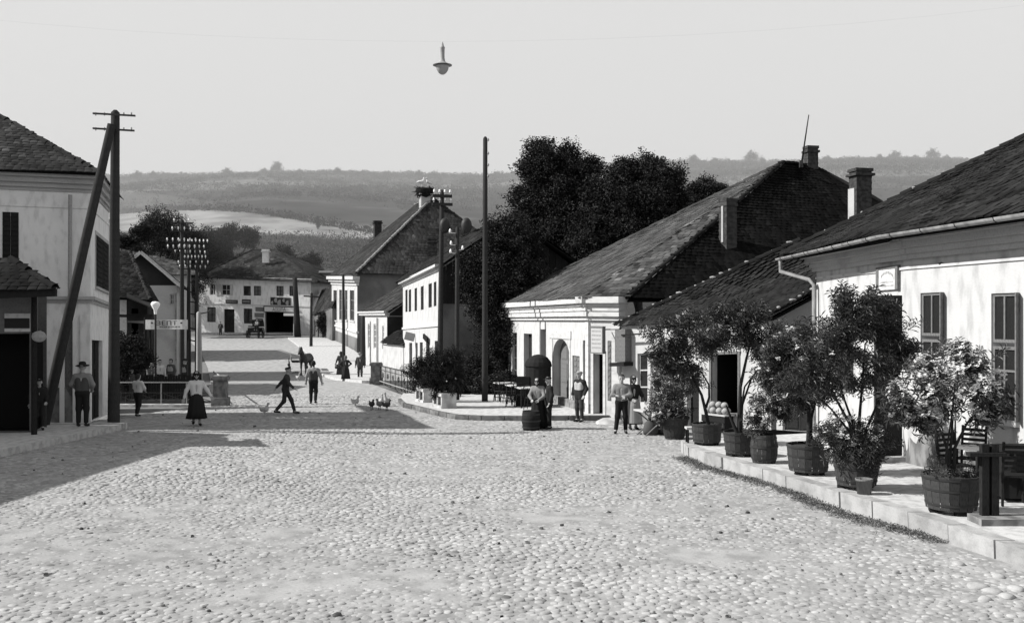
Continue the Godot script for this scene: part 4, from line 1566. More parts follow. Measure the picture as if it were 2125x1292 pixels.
	rebase(t, Vector3(-20, -0.2, -14))
	# low houses along the left of the street beyond the bridge
	t = house("low_house", "low dark house with hipped tile roof behind the left bridge railing")
	f = fac(73, 46.5, 606, 818, 305, 48, 616, 815)
	var p1 := opening(f, 240, 622, 262, 652)
	var p2 := opening(f, 240, 658, 263, 700)
	var dd := opening(f, 272, 640, 286, 815)
	dd[1] = 0.0
	wall("front_wall", f, [dd], M.dark_wall, t)
	dark_room(f, dd, t)
	shell(f, 8.0, M.dark_wall, t)
	board(f, p1, 0.04, 0.04, M.paint_white, t, "pale_board")
	board(f, p2, 0.04, 0.04, M.paint_white, t, "pale_board")
	e = at(312, 622, 47.3)
	ap = at(268, 523, 53)
	tiles(at(60, 600, 45.8), e, ap, at(120, 515, 51.5), M.tile_dark, t, 0, 0.28, 0.28, 0.03)
	tiles(e, at(330, 628, 56), ap, ap, M.tile_dark, t, 0, 0.3, 0.3)
	ridge(e, ap, t, M.tile_mid)
	var can := B.new()
	can.slab(at(262, 615, 46.6), at(322, 640, 46.4), at(322, 628, 47.6), at(262, 606, 47.6), Vector3(0, -0.06, 0))
	part("awning", can, M.tile_mid, t)
	rebase(t, f.a)
	t = house("gabled_house", "pale gabled house with white verge left of the telegraph poles")
	f = fac(217, 60.8, 592, 790, 366, 62, 592, 790)
	var gw := opening(f, 352, 610, 361, 632)
	wall("gable_wall", f, [gw], M.pale_wall, t)
	window(f, gw, t, 2, 2)
	shell(f, 9.0, M.pale_wall, t)
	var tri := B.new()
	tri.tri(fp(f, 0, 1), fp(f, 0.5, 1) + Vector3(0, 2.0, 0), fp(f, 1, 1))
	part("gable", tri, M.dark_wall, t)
	var pk := fp(f, 0.5, 1, 0.4) + Vector3(0, 2.1, 0)
	var er := fp(f, 1.0, 1, 0.4) + Vector3(0.35, -0.1, 0)
	var el := fp(f, 0.0, 1, 0.4) + Vector3(-0.35, -0.1, 0)
	var bk: Vector3 = f.n * -9.5
	tiles(er, er + bk, pk + bk, pk, M.tile_mid, t, 0, 0.32, 0.32)
	tiles(el + bk, el, pk, pk + bk, M.tile_mid, t, 0, 0.32, 0.32)
	var vb := B.new()
	vb.bar(pk + f.n * 0.03, er + f.n * 0.03, 0.06, 0.2)
	vb.bar(pk + f.n * 0.03, el + f.n * 0.03, 0.06, 0.2)
	part("verge_board", vb, M.paint_white, t)
	pipe([er + Vector3(0.05, -0.05, 0), er + Vector3(0.05, -0.3, 0), fp(f, 0.99, 0.92, 0.1), fp(f, 0.99, 0.0, 0.1)], 0.05, M.zinc, t)
	rebase(t, f.a)
	t = house("gabled_house", "farther house with a sunlit pale roof above the white verge")
	f = fac(240, 79.5, 566, 745, 396, 82, 566, 745)
	wall("front_wall", f, [], M.pale_wall, t)
	shell(f, 8.0, M.pale_wall, t)
	var o1 := fp(f, 0, 1, 0.5) + Vector3(-0.5, -0.15, 0)
	var o2 := fp(f, 1, 1, 0.5) + Vector3(0.5, -0.15, 0)
	var k1 := fp(f, 0.06, 1, -4.0) + Vector3(0, 2.2, 0)
	var k2 := fp(f, 0.8, 1, -4.0) + Vector3(0, 1.2, 0)
	tiles(o1, o2, k2, k1, M.tile_light, t, 0, 0.36, 0.36)
	tiles(o2, o2 + f.n * -9.0, k2, k2, M.tile_light, t, 0, 0.36, 0.36)
	rebase(t, f.a)

func far_street():
	# the two-storeyed inn that closes the street
	var t := house("inn", "pale two storey inn with hipped roof closing the far end of the street", "inn")
	var f := fac(413, 115, 577, 689, 645, 111, 584, 696)
	var ups := [[435, 589, 447.5, 611.5], [459, 590, 478, 612], [504.7, 593, 520, 613], [526, 593, 541, 613], [573, 593, 588, 614], [600, 593, 611, 614]]
	var lows := [[429, 637, 447, 668], [505, 640, 523, 671]]
	var holes := []
	var wins := []
	for q in ups + lows:
		var h := opening(f, q[0], q[1], q[2], q[3])
		holes.append(h); wins.append(h)
	var dr := opening(f, 464, 641, 486, 688)
	dr[1] = 0.0
	var shop := opening(f, 549, 648, 612, 697)
	shop[1] = 0.0
	holes.append(dr); holes.append(shop)
	wall("front_wall", f, holes, M.inn_wall, t, 0.3)
	for i in wins.size():
		window(f, wins[i], t, 2, 2, M.wood_white if i < 2 else M.wood_dark, 0.12, 0.08)
	leaf_door(f, dr, t, M.wood_dark)
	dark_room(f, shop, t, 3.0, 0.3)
	# the two open casements
	for q in [[448.5, 0.7], [456.0, -0.7], [479.5, 0.7]]:
		var h := opening(f, q[0] - 2, 590, q[0] + 3, 612)
		board(f, h, 0.1, 0.04, M.wood_white, t, "open_casement")
	shell(f, 11.0, M.inn_wall, t)
	moulding(f, fuv(f, 500, 633).y, [[0.0, 0.06], [0.14, 0.0]], M.cornice, t, "string_course")
	moulding(f, 1.0, [[-0.1, 0.08], [0.12, 0.2], [0.3, 0]], M.cornice, t)
	for q in [[468, 622, 493, 630], [502, 621, 520, 630.5]]:
		var h := opening(f, q[0], q[1], q[2], q[3])
		board(f, h, 0.06, 0.05, M.paint_black, t, "sign_board")
		sign_lines(f, h, 0.068, 1, t, M.paint_grey)
	var sg := opening(f, 549, 635, 614, 648)
	board(f, sg, 0.3, 0.3, M.paint_black, t, "shop_sign")
	var sw := opening(f, 551, 637, 612, 646.5)
	board(f, sw, 0.31, 0.03, M.paint_white, t, "shop_sign_face")
	text_on(f, "АОШПА", (sw[0] + sw[2]) * 0.5, (sw[1] + sw[3]) * 0.5, 0.315, 0.42, M.paint_black, t, 1.7)
	var po := opening(f, 561, 617, 603, 634)
	board(f, po, 0.05, 0.04, M.paint_black, t, "painted_board")
	var pb := B.new()
	for i in 5:
		var u: float = lerpf(po[0], po[2], 0.12 + i * 0.19)
		var v: float = lerpf(po[1], po[3], 0.35 + 0.3 * (i % 2))
		pb.lathe(fp(f, u, v, 0.055), [Vector2(0.001, 0.01), Vector2(0.22 + 0.08 * (i % 3), 0.0)], 12, Basis(Vector3(1, 0, 0), PI * 0.5))
	part("painted_figure", pb, M.paint_grey, t)
	for q in [[530, 637, 546, 646], [528, 649, 547, 658], [531, 660, 545, 668]]:
		var h := opening(f, q[0], q[1], q[2], q[3])
		board(f, h, 0.05, 0.04, M.wood_grey, t, "poster")
	for px in [610.0, 619.0]:
		var pp := B.new()
		pp.tube([at(px, 697, 108.5), at(px, 650, 108.5)], [0.1, 0.09], 8)
		part("awning_post", pp, M.paint_grey, t)
	var aw := B.new()
	aw.slab(at(588, 654, 108.3), at(628, 655, 108.0), at(628, 650, 110.6), at(588, 649, 110.8), Vector3(0, -0.08, 0))
	part("awning", aw, M.paint_grey, t)
	var el := at(408, 574, 114.4)
	var er := at(660, 585, 110.2)
	var r0 := at(524, 519, 121)
	var r1 := at(572, 519, 120)
	tiles(el, er, r1, r0, M.tile_mid, t, 0, 0.42, 0.4)
	tiles(er, er + f.n * -12.0, r1, r1, M.tile_mid, t, 0, 0.45, 0.45)
	tiles(el + f.n * -12.0, el, r0, r0, M.tile_mid, t, 0, 0.45, 0.45)
	for q in [[el, r0], [er, r1], [r0, r1]]: ridge(q[0], q[1], t, M.tile_mid, 0.16, 0.5)
	chimney(at(551, 545, 116), 0.7, 1.5, M.inn_wall, t)
	rebase(t, f.a)
	# houses on the right between the inn and the tall gable
	t = house("white_cottage", "small white house end showing between the inn and the tall house", "house")
	f = fac(664, 116, 566, 690, 712, 116, 566, 690)
	wall("front_wall", f, [], M.pale_wall, t)
	shell(f, 6.0, M.pale_wall, t)
	moulding(f, 1.0, [[0, 0.15], [0.25, 0]], M.cornice, t)
	var rb := B.new()
	rb.slab(fp(f, -0.1, 1, 0.4), fp(f, 1.1, 1, 0.4), fp(f, 1.1, 1, -6) + Vector3(0, 0.8, 0), fp(f, -0.1, 1, -6) + Vector3(0, 0.8, 0), Vector3(0, -0.1, 0))
	part("roof", rb, M.tile_light, t)
	rebase(t, f.a)
	t = house("low_house", "low grey shuttered house on the right just before the inn")
	f = fac(652, 109, 652, 712, 689, 98, 640, 728)
	var h1 := opening(f, 656, 664, 661, 705)
	var h2 := opening(f, 668, 664, 673, 718)
	h2[1] = 0.0
	wall("street_wall", f, [h1, h2], M.grey_wall, t)
	shutters(f, h1, t, M.wood_grey)
	leaf_door(f, h2, t, M.wood_dark)
	shell(f, 6.0, M.grey_wall, t)
	tiles(at(647, 654, 110), at(690.5, 634, 97.5), at(708, 590, 101), at(668, 602, 113), M.tile_mid, t, 0, 0.34, 0.34)
	rebase(t, f.a)

func right_row():
	# the tall house with the big hipped roof and the stork's nest
	var t := house("tall_house", "tall house with huge mottled hipped roof under the stork nest")
	var f := fac(688, 100, 588, 716, 741, 88, 590, 741)
	var holes := []
	var wins := []
	for q in [[692, 602, 699, 664], [704, 601, 709.5, 664], [716, 602, 721, 664], [726, 602, 735, 665]]:
		var h := opening(f, q[0], q[1], q[2], q[3])
		holes.append(h); wins.append(h)
	wall("street_wall", f, holes, M.white_wall, t)
	for h in wins:
		window(f, h, t, 2, 3, M.wood_grey, 0.08, 0.09)
		surround(f, h, t, M.cornice, 0.16)
	moulding(f, fuv(f, 715, 683).y, [[0.0, 0.1], [0.18, 0.0]], M.cornice, t, "string_course")
	board(f, [0.0, 0.0, 1.0, fuv(f, 715, 692).y], 0.02, 0.05, M.grey_wall, t, "plinth")
	moulding(f, 1.0, [[-0.1, 0.1], [0.2, 0.3], [0.45, 0.5], [0.75, 0]], M.cornice, t)
	var c: Vector3 = f.b
	var s := fac3(c, c + Vector3(15.9, 0, -6.1), 6.6, 6.6)
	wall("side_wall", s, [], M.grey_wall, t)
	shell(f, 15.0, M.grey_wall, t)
	var fl := at(684, 571, 101.2)
	var nl := at(739, 566, 87.3)
	var nr := Vector3(2.4, nl.y, -94.0)
	var an := at(897, 411, 98.5)
	var afar := Vector3(-10.5, an.y, -104.5)
	tiles(fl, nl, an, afar, M.tile_mid, t, 0, 0.36, 0.36, 0.03)
	tiles(nl, nr, an, an, M.tile_mid, t, 0, 0.36, 0.36, 0.03)
	ridge(nl, an, t, M.ridge_mortar, 0.16, 0.5)
	ridge(nr, an, t, M.tile_mid, 0.16, 0.5)
	ridge(an, afar, t, M.ridge_mortar, 0.16, 0.5)
	chimney(at(881, 470, 98.0), 0.95, 3.4, M.pale_wall, t, 0.37, 0.2)
	chimney(at(783, 520, 103.5), 0.75, 3.1, M.brick, t, 0.37)
	rebase(t, c)
	var nest := thing("stork_nest", "dark stork nest of sticks on the tall house chimney", "nest", at(881, 408, 98.0))
	var nb := B.new()
	nb.lathe(Vector3.ZERO, [Vector2(0.3, -0.2), Vector2(0.75, 0.2), Vector2(0.92, 0.6), Vector2(0.85, 0.85), Vector2(0.5, 0.7), Vector2(0.001, 0.65)], 22, Basis(), true, 0.08, 7.0)
	part("bowl", nb, M.wood_dark, nest)
	var tw := B.new()
	for i in 150:
		var an2 := rng.randf() * TAU
		var r := rng.randf_range(0.6, 0.95)
		var p := Vector3(cos(an2) * r, rng.randf_range(0.0, 0.9), sin(an2) * r)
		tw.bar(p, p + Vector3(-sin(an2) + rng.randfn(0, 0.3), rng.randfn(0, 0.25), cos(an2) + rng.randfn(0, 0.3)) * 0.5, 0.035, 0.035)
	part("twigs", tw, M.wood_dark, nest)
	var bones := [[V(0, 0.62, -0.2), V(0, 0.68, 0.12), 0.13, 0.14], [V(0, 0.62, -0.3), V(0, 0.54, -0.5), 0.09, 0.04], [V(0, 0.72, 0.2), V(0, 1.0, 0.26), 0.07, 0.05], [V(0, 1.03, 0.28), V(0, 1.03, 0.32), 0.07, 0.06], [V(0, 1.02, 0.36), V(0, 0.98, 0.6), 0.025, 0.012], [V(0.05, 0.55, 0), V(0.05, 0.0, 0.02), 0.025, 0.018], [V(-0.05, 0.55, 0), V(-0.05, 0.0, 0.02), 0.025, 0.018]]
	animal("stork", "white stork standing on the left side of the nest", "stork", at(874, 390, 98.0), 1.9, bones, 0.035, 0.7, M.feather, "storks in the nest")
	animal("stork", "white stork standing on the right side of the nest", "stork", at(889, 391, 98.2), -0.6, bones, 0.035, 0.7, M.feather, "storks in the nest")
	# the small white house
	t = house("small_white_house", "small white house with cornice and lean-to beside the tall house")
	f = fac(750, 78, 657, 757, 803, 70, 657, 775)
	holes = []
	wins = []
	for q in [[763, 672, 767, 722], [775, 672, 780, 723], [793, 676, 797, 724]]:
		var h := opening(f, q[0], q[1], q[2], q[3])
		holes.append(h); wins.append(h)
	wall("street_wall", f, holes, M.white_wall, t)
	for h in wins: window(f, h, t, 2, 4, M.wood_white, 0.06, 0.09)
	moulding(f, 1.0, [[0.0, 0.05], [0.12, 0.2], [0.3, 0.3], [0.42, 0]], M.cornice, t)
	pipe([fp(f, 0.68, 0.98, 0.1), fp(f, 0.68, 0.0, 0.1)], 0.06, M.paint_grey, t)
	var sh := fac3(f.b, f.b + Vector3(6.0, 0, -3.0), f.tb, f.tb)
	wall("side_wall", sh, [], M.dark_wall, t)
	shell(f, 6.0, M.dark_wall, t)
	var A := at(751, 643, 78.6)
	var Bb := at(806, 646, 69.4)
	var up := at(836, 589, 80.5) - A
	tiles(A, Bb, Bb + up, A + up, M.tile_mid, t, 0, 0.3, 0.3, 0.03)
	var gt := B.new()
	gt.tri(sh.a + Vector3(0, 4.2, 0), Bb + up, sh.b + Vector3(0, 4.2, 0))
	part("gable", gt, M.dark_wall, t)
	var l := fac(795, 69.2, 714, 777, 837, 65.5, 714, 783)
	wall("lean_to_wall", l, [], M.white_wall, t)
	tiles(at(792, 710, 69.2), at(838, 714, 65.0), at(840, 682, 67.5), at(815, 690, 71), M.tile_dark, t, 0, 0.28, 0.28)
	rebase(t, f.b)
	# the white house with the dark shutters
	t = house("shuttered_house", "white two storey house with six dark upstairs shutters by the bridge")
	f = fac(836, 66, 594, 784, 912, 52, 560, 808)
	var sts := [[841, 601, 845.5, 647], [848, 600.5, 853, 646.5], [860, 597.5, 865.2, 645], [873, 593.5, 879, 642.5], [889, 588, 896, 637.5], [900, 584.5, 905.5, 635]]
	var doors := [[849, 711, 855, 784], [862, 711, 866.5, 784], [871, 710, 877, 790], [884, 709, 891.5, 795], [902, 707, 909, 800]]
	holes = []
	var hs := []
	for q in sts:
		var h := opening(f, q[0], q[1], q[2], q[3])
		holes.append(h); hs.append(h)
	var dh := []
	for q in doors:
		var h := opening(f, q[0], q[1], q[2], q[3])
		h[1] = 0.0
		holes.append(h); dh.append(h)
	wall("street_wall", f, holes, M.white_wall, t, 0.25)
	for h in hs: shutters(f, h, t, M.wood_dark, -0.03)
	for h in dh: leaf_door(f, h, t, M.wood_dark, 0.1)
	moulding(f, fuv(f, 875, 680).y, [[0.0, 0.07], [0.14, 0.0]], M.cornice, t, "string_course")
	moulding(f, 1.0, [[-0.02, 0.08], [0.16, 0.3], [0.3, 0]], M.cornice, t)
	var g := fac3(f.b, f.b + Vector3(7.76, 0, -1.97), f.tb, f.tb)
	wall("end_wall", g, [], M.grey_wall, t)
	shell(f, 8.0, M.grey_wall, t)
	var apex := fp(g, 0.5, 1) + Vector3(0, 2.75, 0)
	for i in 22:
		var u0 := i / 22.0
		var u1 := (i + 0.94) / 22.0
		var y0 := 2.75 * (1.0 - absf(u0 - 0.5) * 2.0)
		var y1 := 2.75 * (1.0 - absf(u1 - 0.5) * 2.0)
		var pb := B.new()
		pb.tone(rng.randf_range(0.6, 1.2))
		pb.slab(fp(g, u0, 0.72, 0.04), fp(g, u1, 0.72, 0.04), fp(g, u1, 1, 0.04) + Vector3(0, y1, 0), fp(g, u0, 1, 0.04) + Vector3(0, y0, 0), g.n * -0.03)
		part("plank", pb, M.wood_dark, t)  # dark boards added to stand in for foliage and ivy shadow on the gable
	var en := at(914, 551, 51.5)
	var ef := at(820, 586, 67.2)
	var an1 := apex + Vector3(0.1, 0.12, 0.55)
	var af1: Vector3 = an1 + (f.a - f.b) * Vector3(1, 0, 1)
	tiles(ef, en, an1, af1, M.tile_dark, t, 0, 0.28, 0.28, 0.03)
	var e2 := fp(g, 1.06, 1, 0.55)
	tiles(e2, e2 + (f.a - f.b) * Vector3(1, 0, 1), af1, an1, M.tile_dark, t, 0, 0.3, 0.3)
	ridge(an1, af1, t, M.tile_dark, 0.13, 0.4)
	chimney(at(897, 530, 60), 0.5, 1.0, M.brick, t)
	# the box sign and the bracket over the doors
	var bs := B.new()
	var bc := at(850, 698, 60.5)
	bs.box(bc, Vector3(0.62, 0.5, 0.12), Basis(Vector3.UP, 0.25).rotated(Vector3(0, 0, 1), -0.25))
	part("hanging_sign", bs, M.paint_grey, t)
	var b2 := B.new()
	b2.bar(at(879, 697, 56.2), at(887, 706, 55.0), 0.1, 0.28)
	part("hanging_sign", b2, M.wood_dark, t)
	rebase(t, f.b)

func cafe():
	var t := house("cafe", "long white corner cafe with heavy cornice and great tiled roof", "cafe")
	var L := at(1048, 664, 48)
	var Mb := at(1225, 664, 34)
	var K := at(1285, 665, 33)
	var f := fac3(Vector3(L.x, -0.95, L.z), Vector3(Mb.x, -0.62, Mb.z), L.y, Mb.y)
	var s := fac3(Vector3(Mb.x, -0.62, Mb.z), Vector3(K.x, -0.72, K.z), Mb.y, K.y)
	var w1 := opening(f, 1063, 690, 1073, 795)
	var d2 := opening(f, 1087, 692, 1104, 838)
	var w3 := opening(f, 1122, 683, 1133, 800)
	var arch := opening(f, 1147, 703, 1182, 866)
	var w5 := opening(f, 1188, 738, 1203, 856)
	var w6 := opening(f, 1210, 706, 1222, 812)
	d2[1] = 0.0
	arch[1] = 0.0
	wall("street_wall", f, [w1, d2, w3, arch, w5, w6], M.white_wall, t, 0.3)
	window(f, w1, t, 2, 4, M.wood_grey, 0.12)
	leaf_door(f, d2, t, M.wood_dark, 0.24)
	leaf_door(f, w3, t, M.wood_dark, 0.2, 1)
	shutters(f, w5, t, M.wood_grey, -0.05)
	window(f, w6, t, 2, 4, M.wood_grey, 0.12)
	# the arch: plaster round the top, one grey leaf shut, the other half open and dark
	var sp := B.new()
	var aw: float = arch[2] - arch[0]
	var vh: float = (arch[3] - arch[1]) * 0.26
	for k in [0, 1]:
		for i in 7:
			var a0 := PI * 0.5 * i / 7.0
			var a1 := PI * 0.5 * (i + 1) / 7.0
			var sg := -1.0 if k == 0 else 1.0
			var um: float = (arch[0] + arch[2]) * 0.5
			var pu0: float = um + sg * aw * 0.5 * cos(a0)
			var pu1: float = um + sg * aw * 0.5 * cos(a1)
			var pv0: float = arch[3] - vh + vh * sin(a0)
			var pv1: float = arch[3] - vh + vh * sin(a1)
			sp.slab(fp(f, pu0, pv0, 0.0), fp(f, pu1, pv1, 0.0), fp(f, pu1, arch[3], 0.0), fp(f, pu0, arch[3], 0.0), f.n * -0.3)
	part("arch", sp, M.white_wall, t)
	leaf_door(f, [arch[0], arch[1], arch[0] + aw * 0.5, arch[3]], t, M.wood_grey, 0.32, 1)
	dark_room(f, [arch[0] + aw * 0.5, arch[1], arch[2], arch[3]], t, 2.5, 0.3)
	surround(f, [arch[0], 0.0, arch[2], arch[3]], t, M.cornice, 0.14)
	var pan := opening(f, 1141, 686, 1186, 702)
	board(f, pan, 0.04, 0.04, M.cornice, t, "name_board")
	sign_lines(f, pan, 0.046, 1, t, M.paint_white)
	var d7 := opening(s, 1232, 734, 1252, 870)
	d7[1] = 0.0
	var w8 := opening(s, 1261, 707, 1272, 832)
	wall("corner_wall", s, [d7, w8], M.white_wall, t, 0.3)
	dark_room(s, d7, t, 2.0, 0.3)
	surround(s, d7, t, M.cornice, 0.12)
	shutters(s, w8, t, M.wood_grey, -0.02)
	var rt := fac3(s.b, s.b + Vector3(9.66, 0.4, -2.57), K.y, K.y)
	wall("side_wall", rt, [], M.white_wall, t)
	shell(f, 12.0, M.white_wall, t, [2, 3])
	worn(f, 0.16, 0.7, 0.4, t)
	for q in [[f, 0.012], [f, 0.988], [s, 0.93]]:
		var pb := B.new()
		pb.bar(fp(q[0], q[1], 0.0, 0.03), fp(q[0], q[1], 0.98, 0.03), 0.36, 0.1, q[0].n)
		part("pilaster", pb, M.cornice, t)
	for q in [f, s]:
		moulding(q, 1.0, [[0.0, 0.1], [0.14, 0.2], [0.33, 0.24], [0.49, 0.3], [0.6, 0.42], [0.82, 0]], M.cornice, t)
	moulding(f, 0.0, [[0.0, 0.05], [0.45, 0.0]], M.stone_grey, t, "plinth")
	# the box sign that stands out over the corner door
	var sc := fp(s, (opening(s, 1222, 680, 1258, 730)[0] + opening(s, 1222, 680, 1258, 730)[2]) * 0.5, 0.0)
	var sgc := at(1240, 705, 32.6)
	var sign_bs := Basis(s.r, Vector3.UP, s.n).rotated(Vector3.UP, -0.12)
	var sb := B.new()
	sb.box(sgc, Vector3(0.62, 0.86, 0.1), sign_bs)
	part("sign_board", sb, M.pale_wall, t)
	var sf := B.new()
	for q in [[0, 0.44, 0.68, 0.05], [0, -0.44, 0.68, 0.04]]:
		sf.box(sgc + sign_bs * Vector3(q[0], q[1], 0), Vector3(q[2], q[3], 0.14), sign_bs)
	for q in [-0.32, 0.32]:
		sf.box(sgc + sign_bs * Vector3(q, 0, 0), Vector3(0.04, 0.84, 0.13), sign_bs)
	for q in [-0.2, 0.2]:
		sf.bar(sgc + sign_bs * Vector3(q, 0.35, 0), sgc + sign_bs * Vector3(q, 0.35, -0.75), 0.03, 0.03)
	part("sign_frame", sf, M.wood_grey, t)
	var sl := B.new()
	for r in 5:
		var x := -0.25
		while x < 0.22:
			var w := rng.randf_range(0.03, 0.07)
			sl.box(sgc + sign_bs * Vector3(x + w * 0.5, 0.3 - r * 0.14, 0.053), Vector3(w * 0.8, 0.05, 0.006), sign_bs)
			x += w + 0.015
	part("lettering", sl, M.paint_grey, t)
	# roof
	var Le := Vector3(-0.75, 3.5, -48.3)
	var Me := Vector3(2.42, 3.6, -33.7)
	var Ke := Vector3(3.95, 3.6, -32.6)
	var ap := at(1625, 338, 42)
	var R := at(1690, 347, 44)
	var K2 := Vector3(21.3, 3.6, -37.2)
	tiles(Le, Me, ap, ap, M.tile_light, t, 60, 0.24, 0.28, 0.04, 0.12)
	tiles(Me, Ke, ap, ap, M.tile_light, t, 0, 0.24, 0.26, 0.025)
	tiles(Ke, K2, R, ap, M.tile_shaded, t, 60, 0.24, 0.28, 0.04, 0.15)  # same roof as the sunlit slope; its shade is painted into the tile colour
	ridge(Ke, ap, t, M.tile_dark)
	ridge(ap, R, t, M.tile_dark, 0.13, 0.36, 0.1)
	ridge(R, K2, t, M.tile_dark, 0.12, 0.36, 0.08)
	ridge(Le, ap, t, M.tile_light)
	chimney(at(1683, 352, 43.6), 0.5, 0.95, M.brick, t, 0.2, 0.06)
	var c2 := chimney(at(1786, 470, 38.6), 0.66, 2.2, M.brick, t, 0.2, 0.1)
	var wf := B.new()
	wf.box(at(1786, 430, 38.6) + Vector3(-0.36, 0.0, 0.0), Vector3(0.03, 1.5, 0.45), Basis(Vector3.UP, 0.2))
	part("pale_side", wf, M.pale_wall, c2)  # paler panel on the left side of the stack
	chimney(at(1511, 520, 36.3), 0.5, 1.85, M.brick, t, 0.5, 0.03)
	var c3 := B.new()
	c3.box(at(1503, 465, 36.2), Vector3(0.2, 1.35, 0.1), Basis(Vector3.UP, 0.5))
	part("pale_side", c3, M.pale_wall, t)  # lighter strip along the left of this chimney
	rebase(t, s.a)
	var an := thing("aerial_mast", "thin leaning mast on the cafe roof ridge by the chimney", "mast", at(1663, 345, 42.3))
	var mb := B.new()
	mb.tube([Vector3.ZERO, at(1679, 238, 42.3) - at(1663, 345, 42.3)], [0.045, 0.022], 6)
	part("mast", mb, M.wood_dark, an)
	var clamp := B.new()
	clamp.box(Vector3(0, 0.1, 0), Vector3(0.14, 0.3, 0.14))
	part("foot", clamp, M.brick, an)

func low_shop():
	var t := house("low_shop", "low whitewashed shop with sagging mossy roof between cafe and long house", "shop")
	var f := fac3(Vector3(3.7, -0.72, -32.5), Vector3(7.4, -0.28, -27.5), 2.6, 3.0)
	var g := fac3(f.b, Vector3(10.6, -0.2, -29.9), 3.0, 4.25)
	var lk := fac3(Vector3(7.5, -0.25, -27.3), Vector3(8.25, -0.15, -25.9), 2.2, 2.2)
	var a1 := opening(f, 1323, 733, 1344, 838)
	var a2 := opening(f, 1350, 735, 1373, 838)
	var d1 := opening(f, 1426, 778, 1451, 892)
	d1[1] = 0.0
	var sw := opening(f, 1477, 735, 1532, 858)
	wall("front_wall", f, [a1, a2, d1, sw], M.white_wall, t, 0.25)
	window(f, a1, t, 1, 3, M.wood_white, 0.08)
	window(f, a2, t, 1, 3, M.wood_white, 0.08)
	leaf_door(f, d1, t, M.wood_dark, 0.18, 1)
	dark_room(f, sw, t, 1.2, 0.25)
	surround(f, sw, t, M.wood_grey, 0.08)
	wall("gable_wall", g, [], M.pale_wall, t)
	var d3 := [0.15, 0.0, 0.9, 0.85]
	wall("link_wall", lk, [d3], M.white_wall, t)
	leaf_door(lk, d3, t, M.wood_dark, 0.1)
	shell(f, 4.0, M.white_wall, t, [2, 3])
	worn(f, 0.02, d1[0] - 0.02, 0.45, t)
	# the glazed cabinet with its ledge on the wall, the rod above
	var cb := opening(f, 1290, 683, 1311, 750)
	board(f, cb, 0.3, 0.28, M.wood_grey, t, "wall_cabinet")
	var lg := opening(f, 1284, 751, 1314, 759)
	board(f, lg, 0.42, 0.42, M.wood_dark, t, "ledge")
	var rd := opening(f, 1305, 692, 1345, 695)
	board(f, rd, 0.35, 0.06, M.wood_dark, t, "awning_rod")
	var A := Vector3(3.5, 2.6, -32.75)
	var Bp := Vector3(7.3, 3.02, -27.2)
	var T := Vector3(9.47, 5.42, -31.7)
	var Vv := Vector3(10.7, 4.45, -29.7)
	tiles(A, Bp, Vv, T, M.tile_dark, t, 300, 0.2, 0.22, 0.06, 0.12)
	ridge(A, T, t, M.tile_dark, 0.12, 0.3, 0.6)
	ridge(Bp, Vv, t, M.tile_dark, 0.1, 0.34, 0.35)
	rebase(t, f.a)
	# melons on the shelf at the window
	var sh := thing("window_shelf", "board shelf under the shop window holding pale melons", "shelf", fp(f, (sw[0] + sw[2]) * 0.5, sw[1], 0.3))
	var yaw := atan2(-f.r.z, f.r.x)
	sh.rotation.y = yaw
	var b := B.new()
	b.box(Vector3(0, 0, 0), Vector3(0.95, 0.04, 0.5))
	part("board", b, M.wood_white, sh)
	var b2 := B.new()
	b2.box(Vector3(0, -0.12, 0.2), Vector3(0.9, 0.2, 0.04))
	b2.box(Vector3(-0.4, -0.2, 0.0), Vector3(0.05, 0.36, 0.4))
	b2.box(Vector3(0.4, -0.2, 0.0), Vector3(0.05, 0.36, 0.4))
	part("bracket", b2, M.wood_dark, sh)
	var base: Vector3 = sh.position
	var k := 0
	for q in [[-0.3, 0, 0.1], [-0.08, 0, 0.12], [0.15, 0, 0.1], [0.35, 0, 0.08], [-0.2, 0, -0.1], [0.05, 0, -0.1], [0.28, 0, -0.1], [-0.18, 0.16, 0.02], [0.06, 0.17, 0.02], [0.26, 0.16, 0.0]]:
		var m := B.new()
		m.lathe(Vector3.ZERO, [Vector2(0.001, 0.1), Vector2(0.06, 0.085), Vector2(0.105, 0.03), Vector2(0.108, -0.02), Vector2(0.07, -0.08), Vector2(0.001, -0.1)], 14, Basis(), true, 0.03, 8.0)
		var o := part("melon", m, M.paint_grey, self)
		o.name = numbered("melon")
		o.position = base + Basis(Vector3.UP, yaw) * Vector3(q[0], 0.12 + q[1], q[2])
		tag(o, "pale round melon in the heap on the shop window shelf", "melon", "melons heaped on the window shelf")
		k += 1

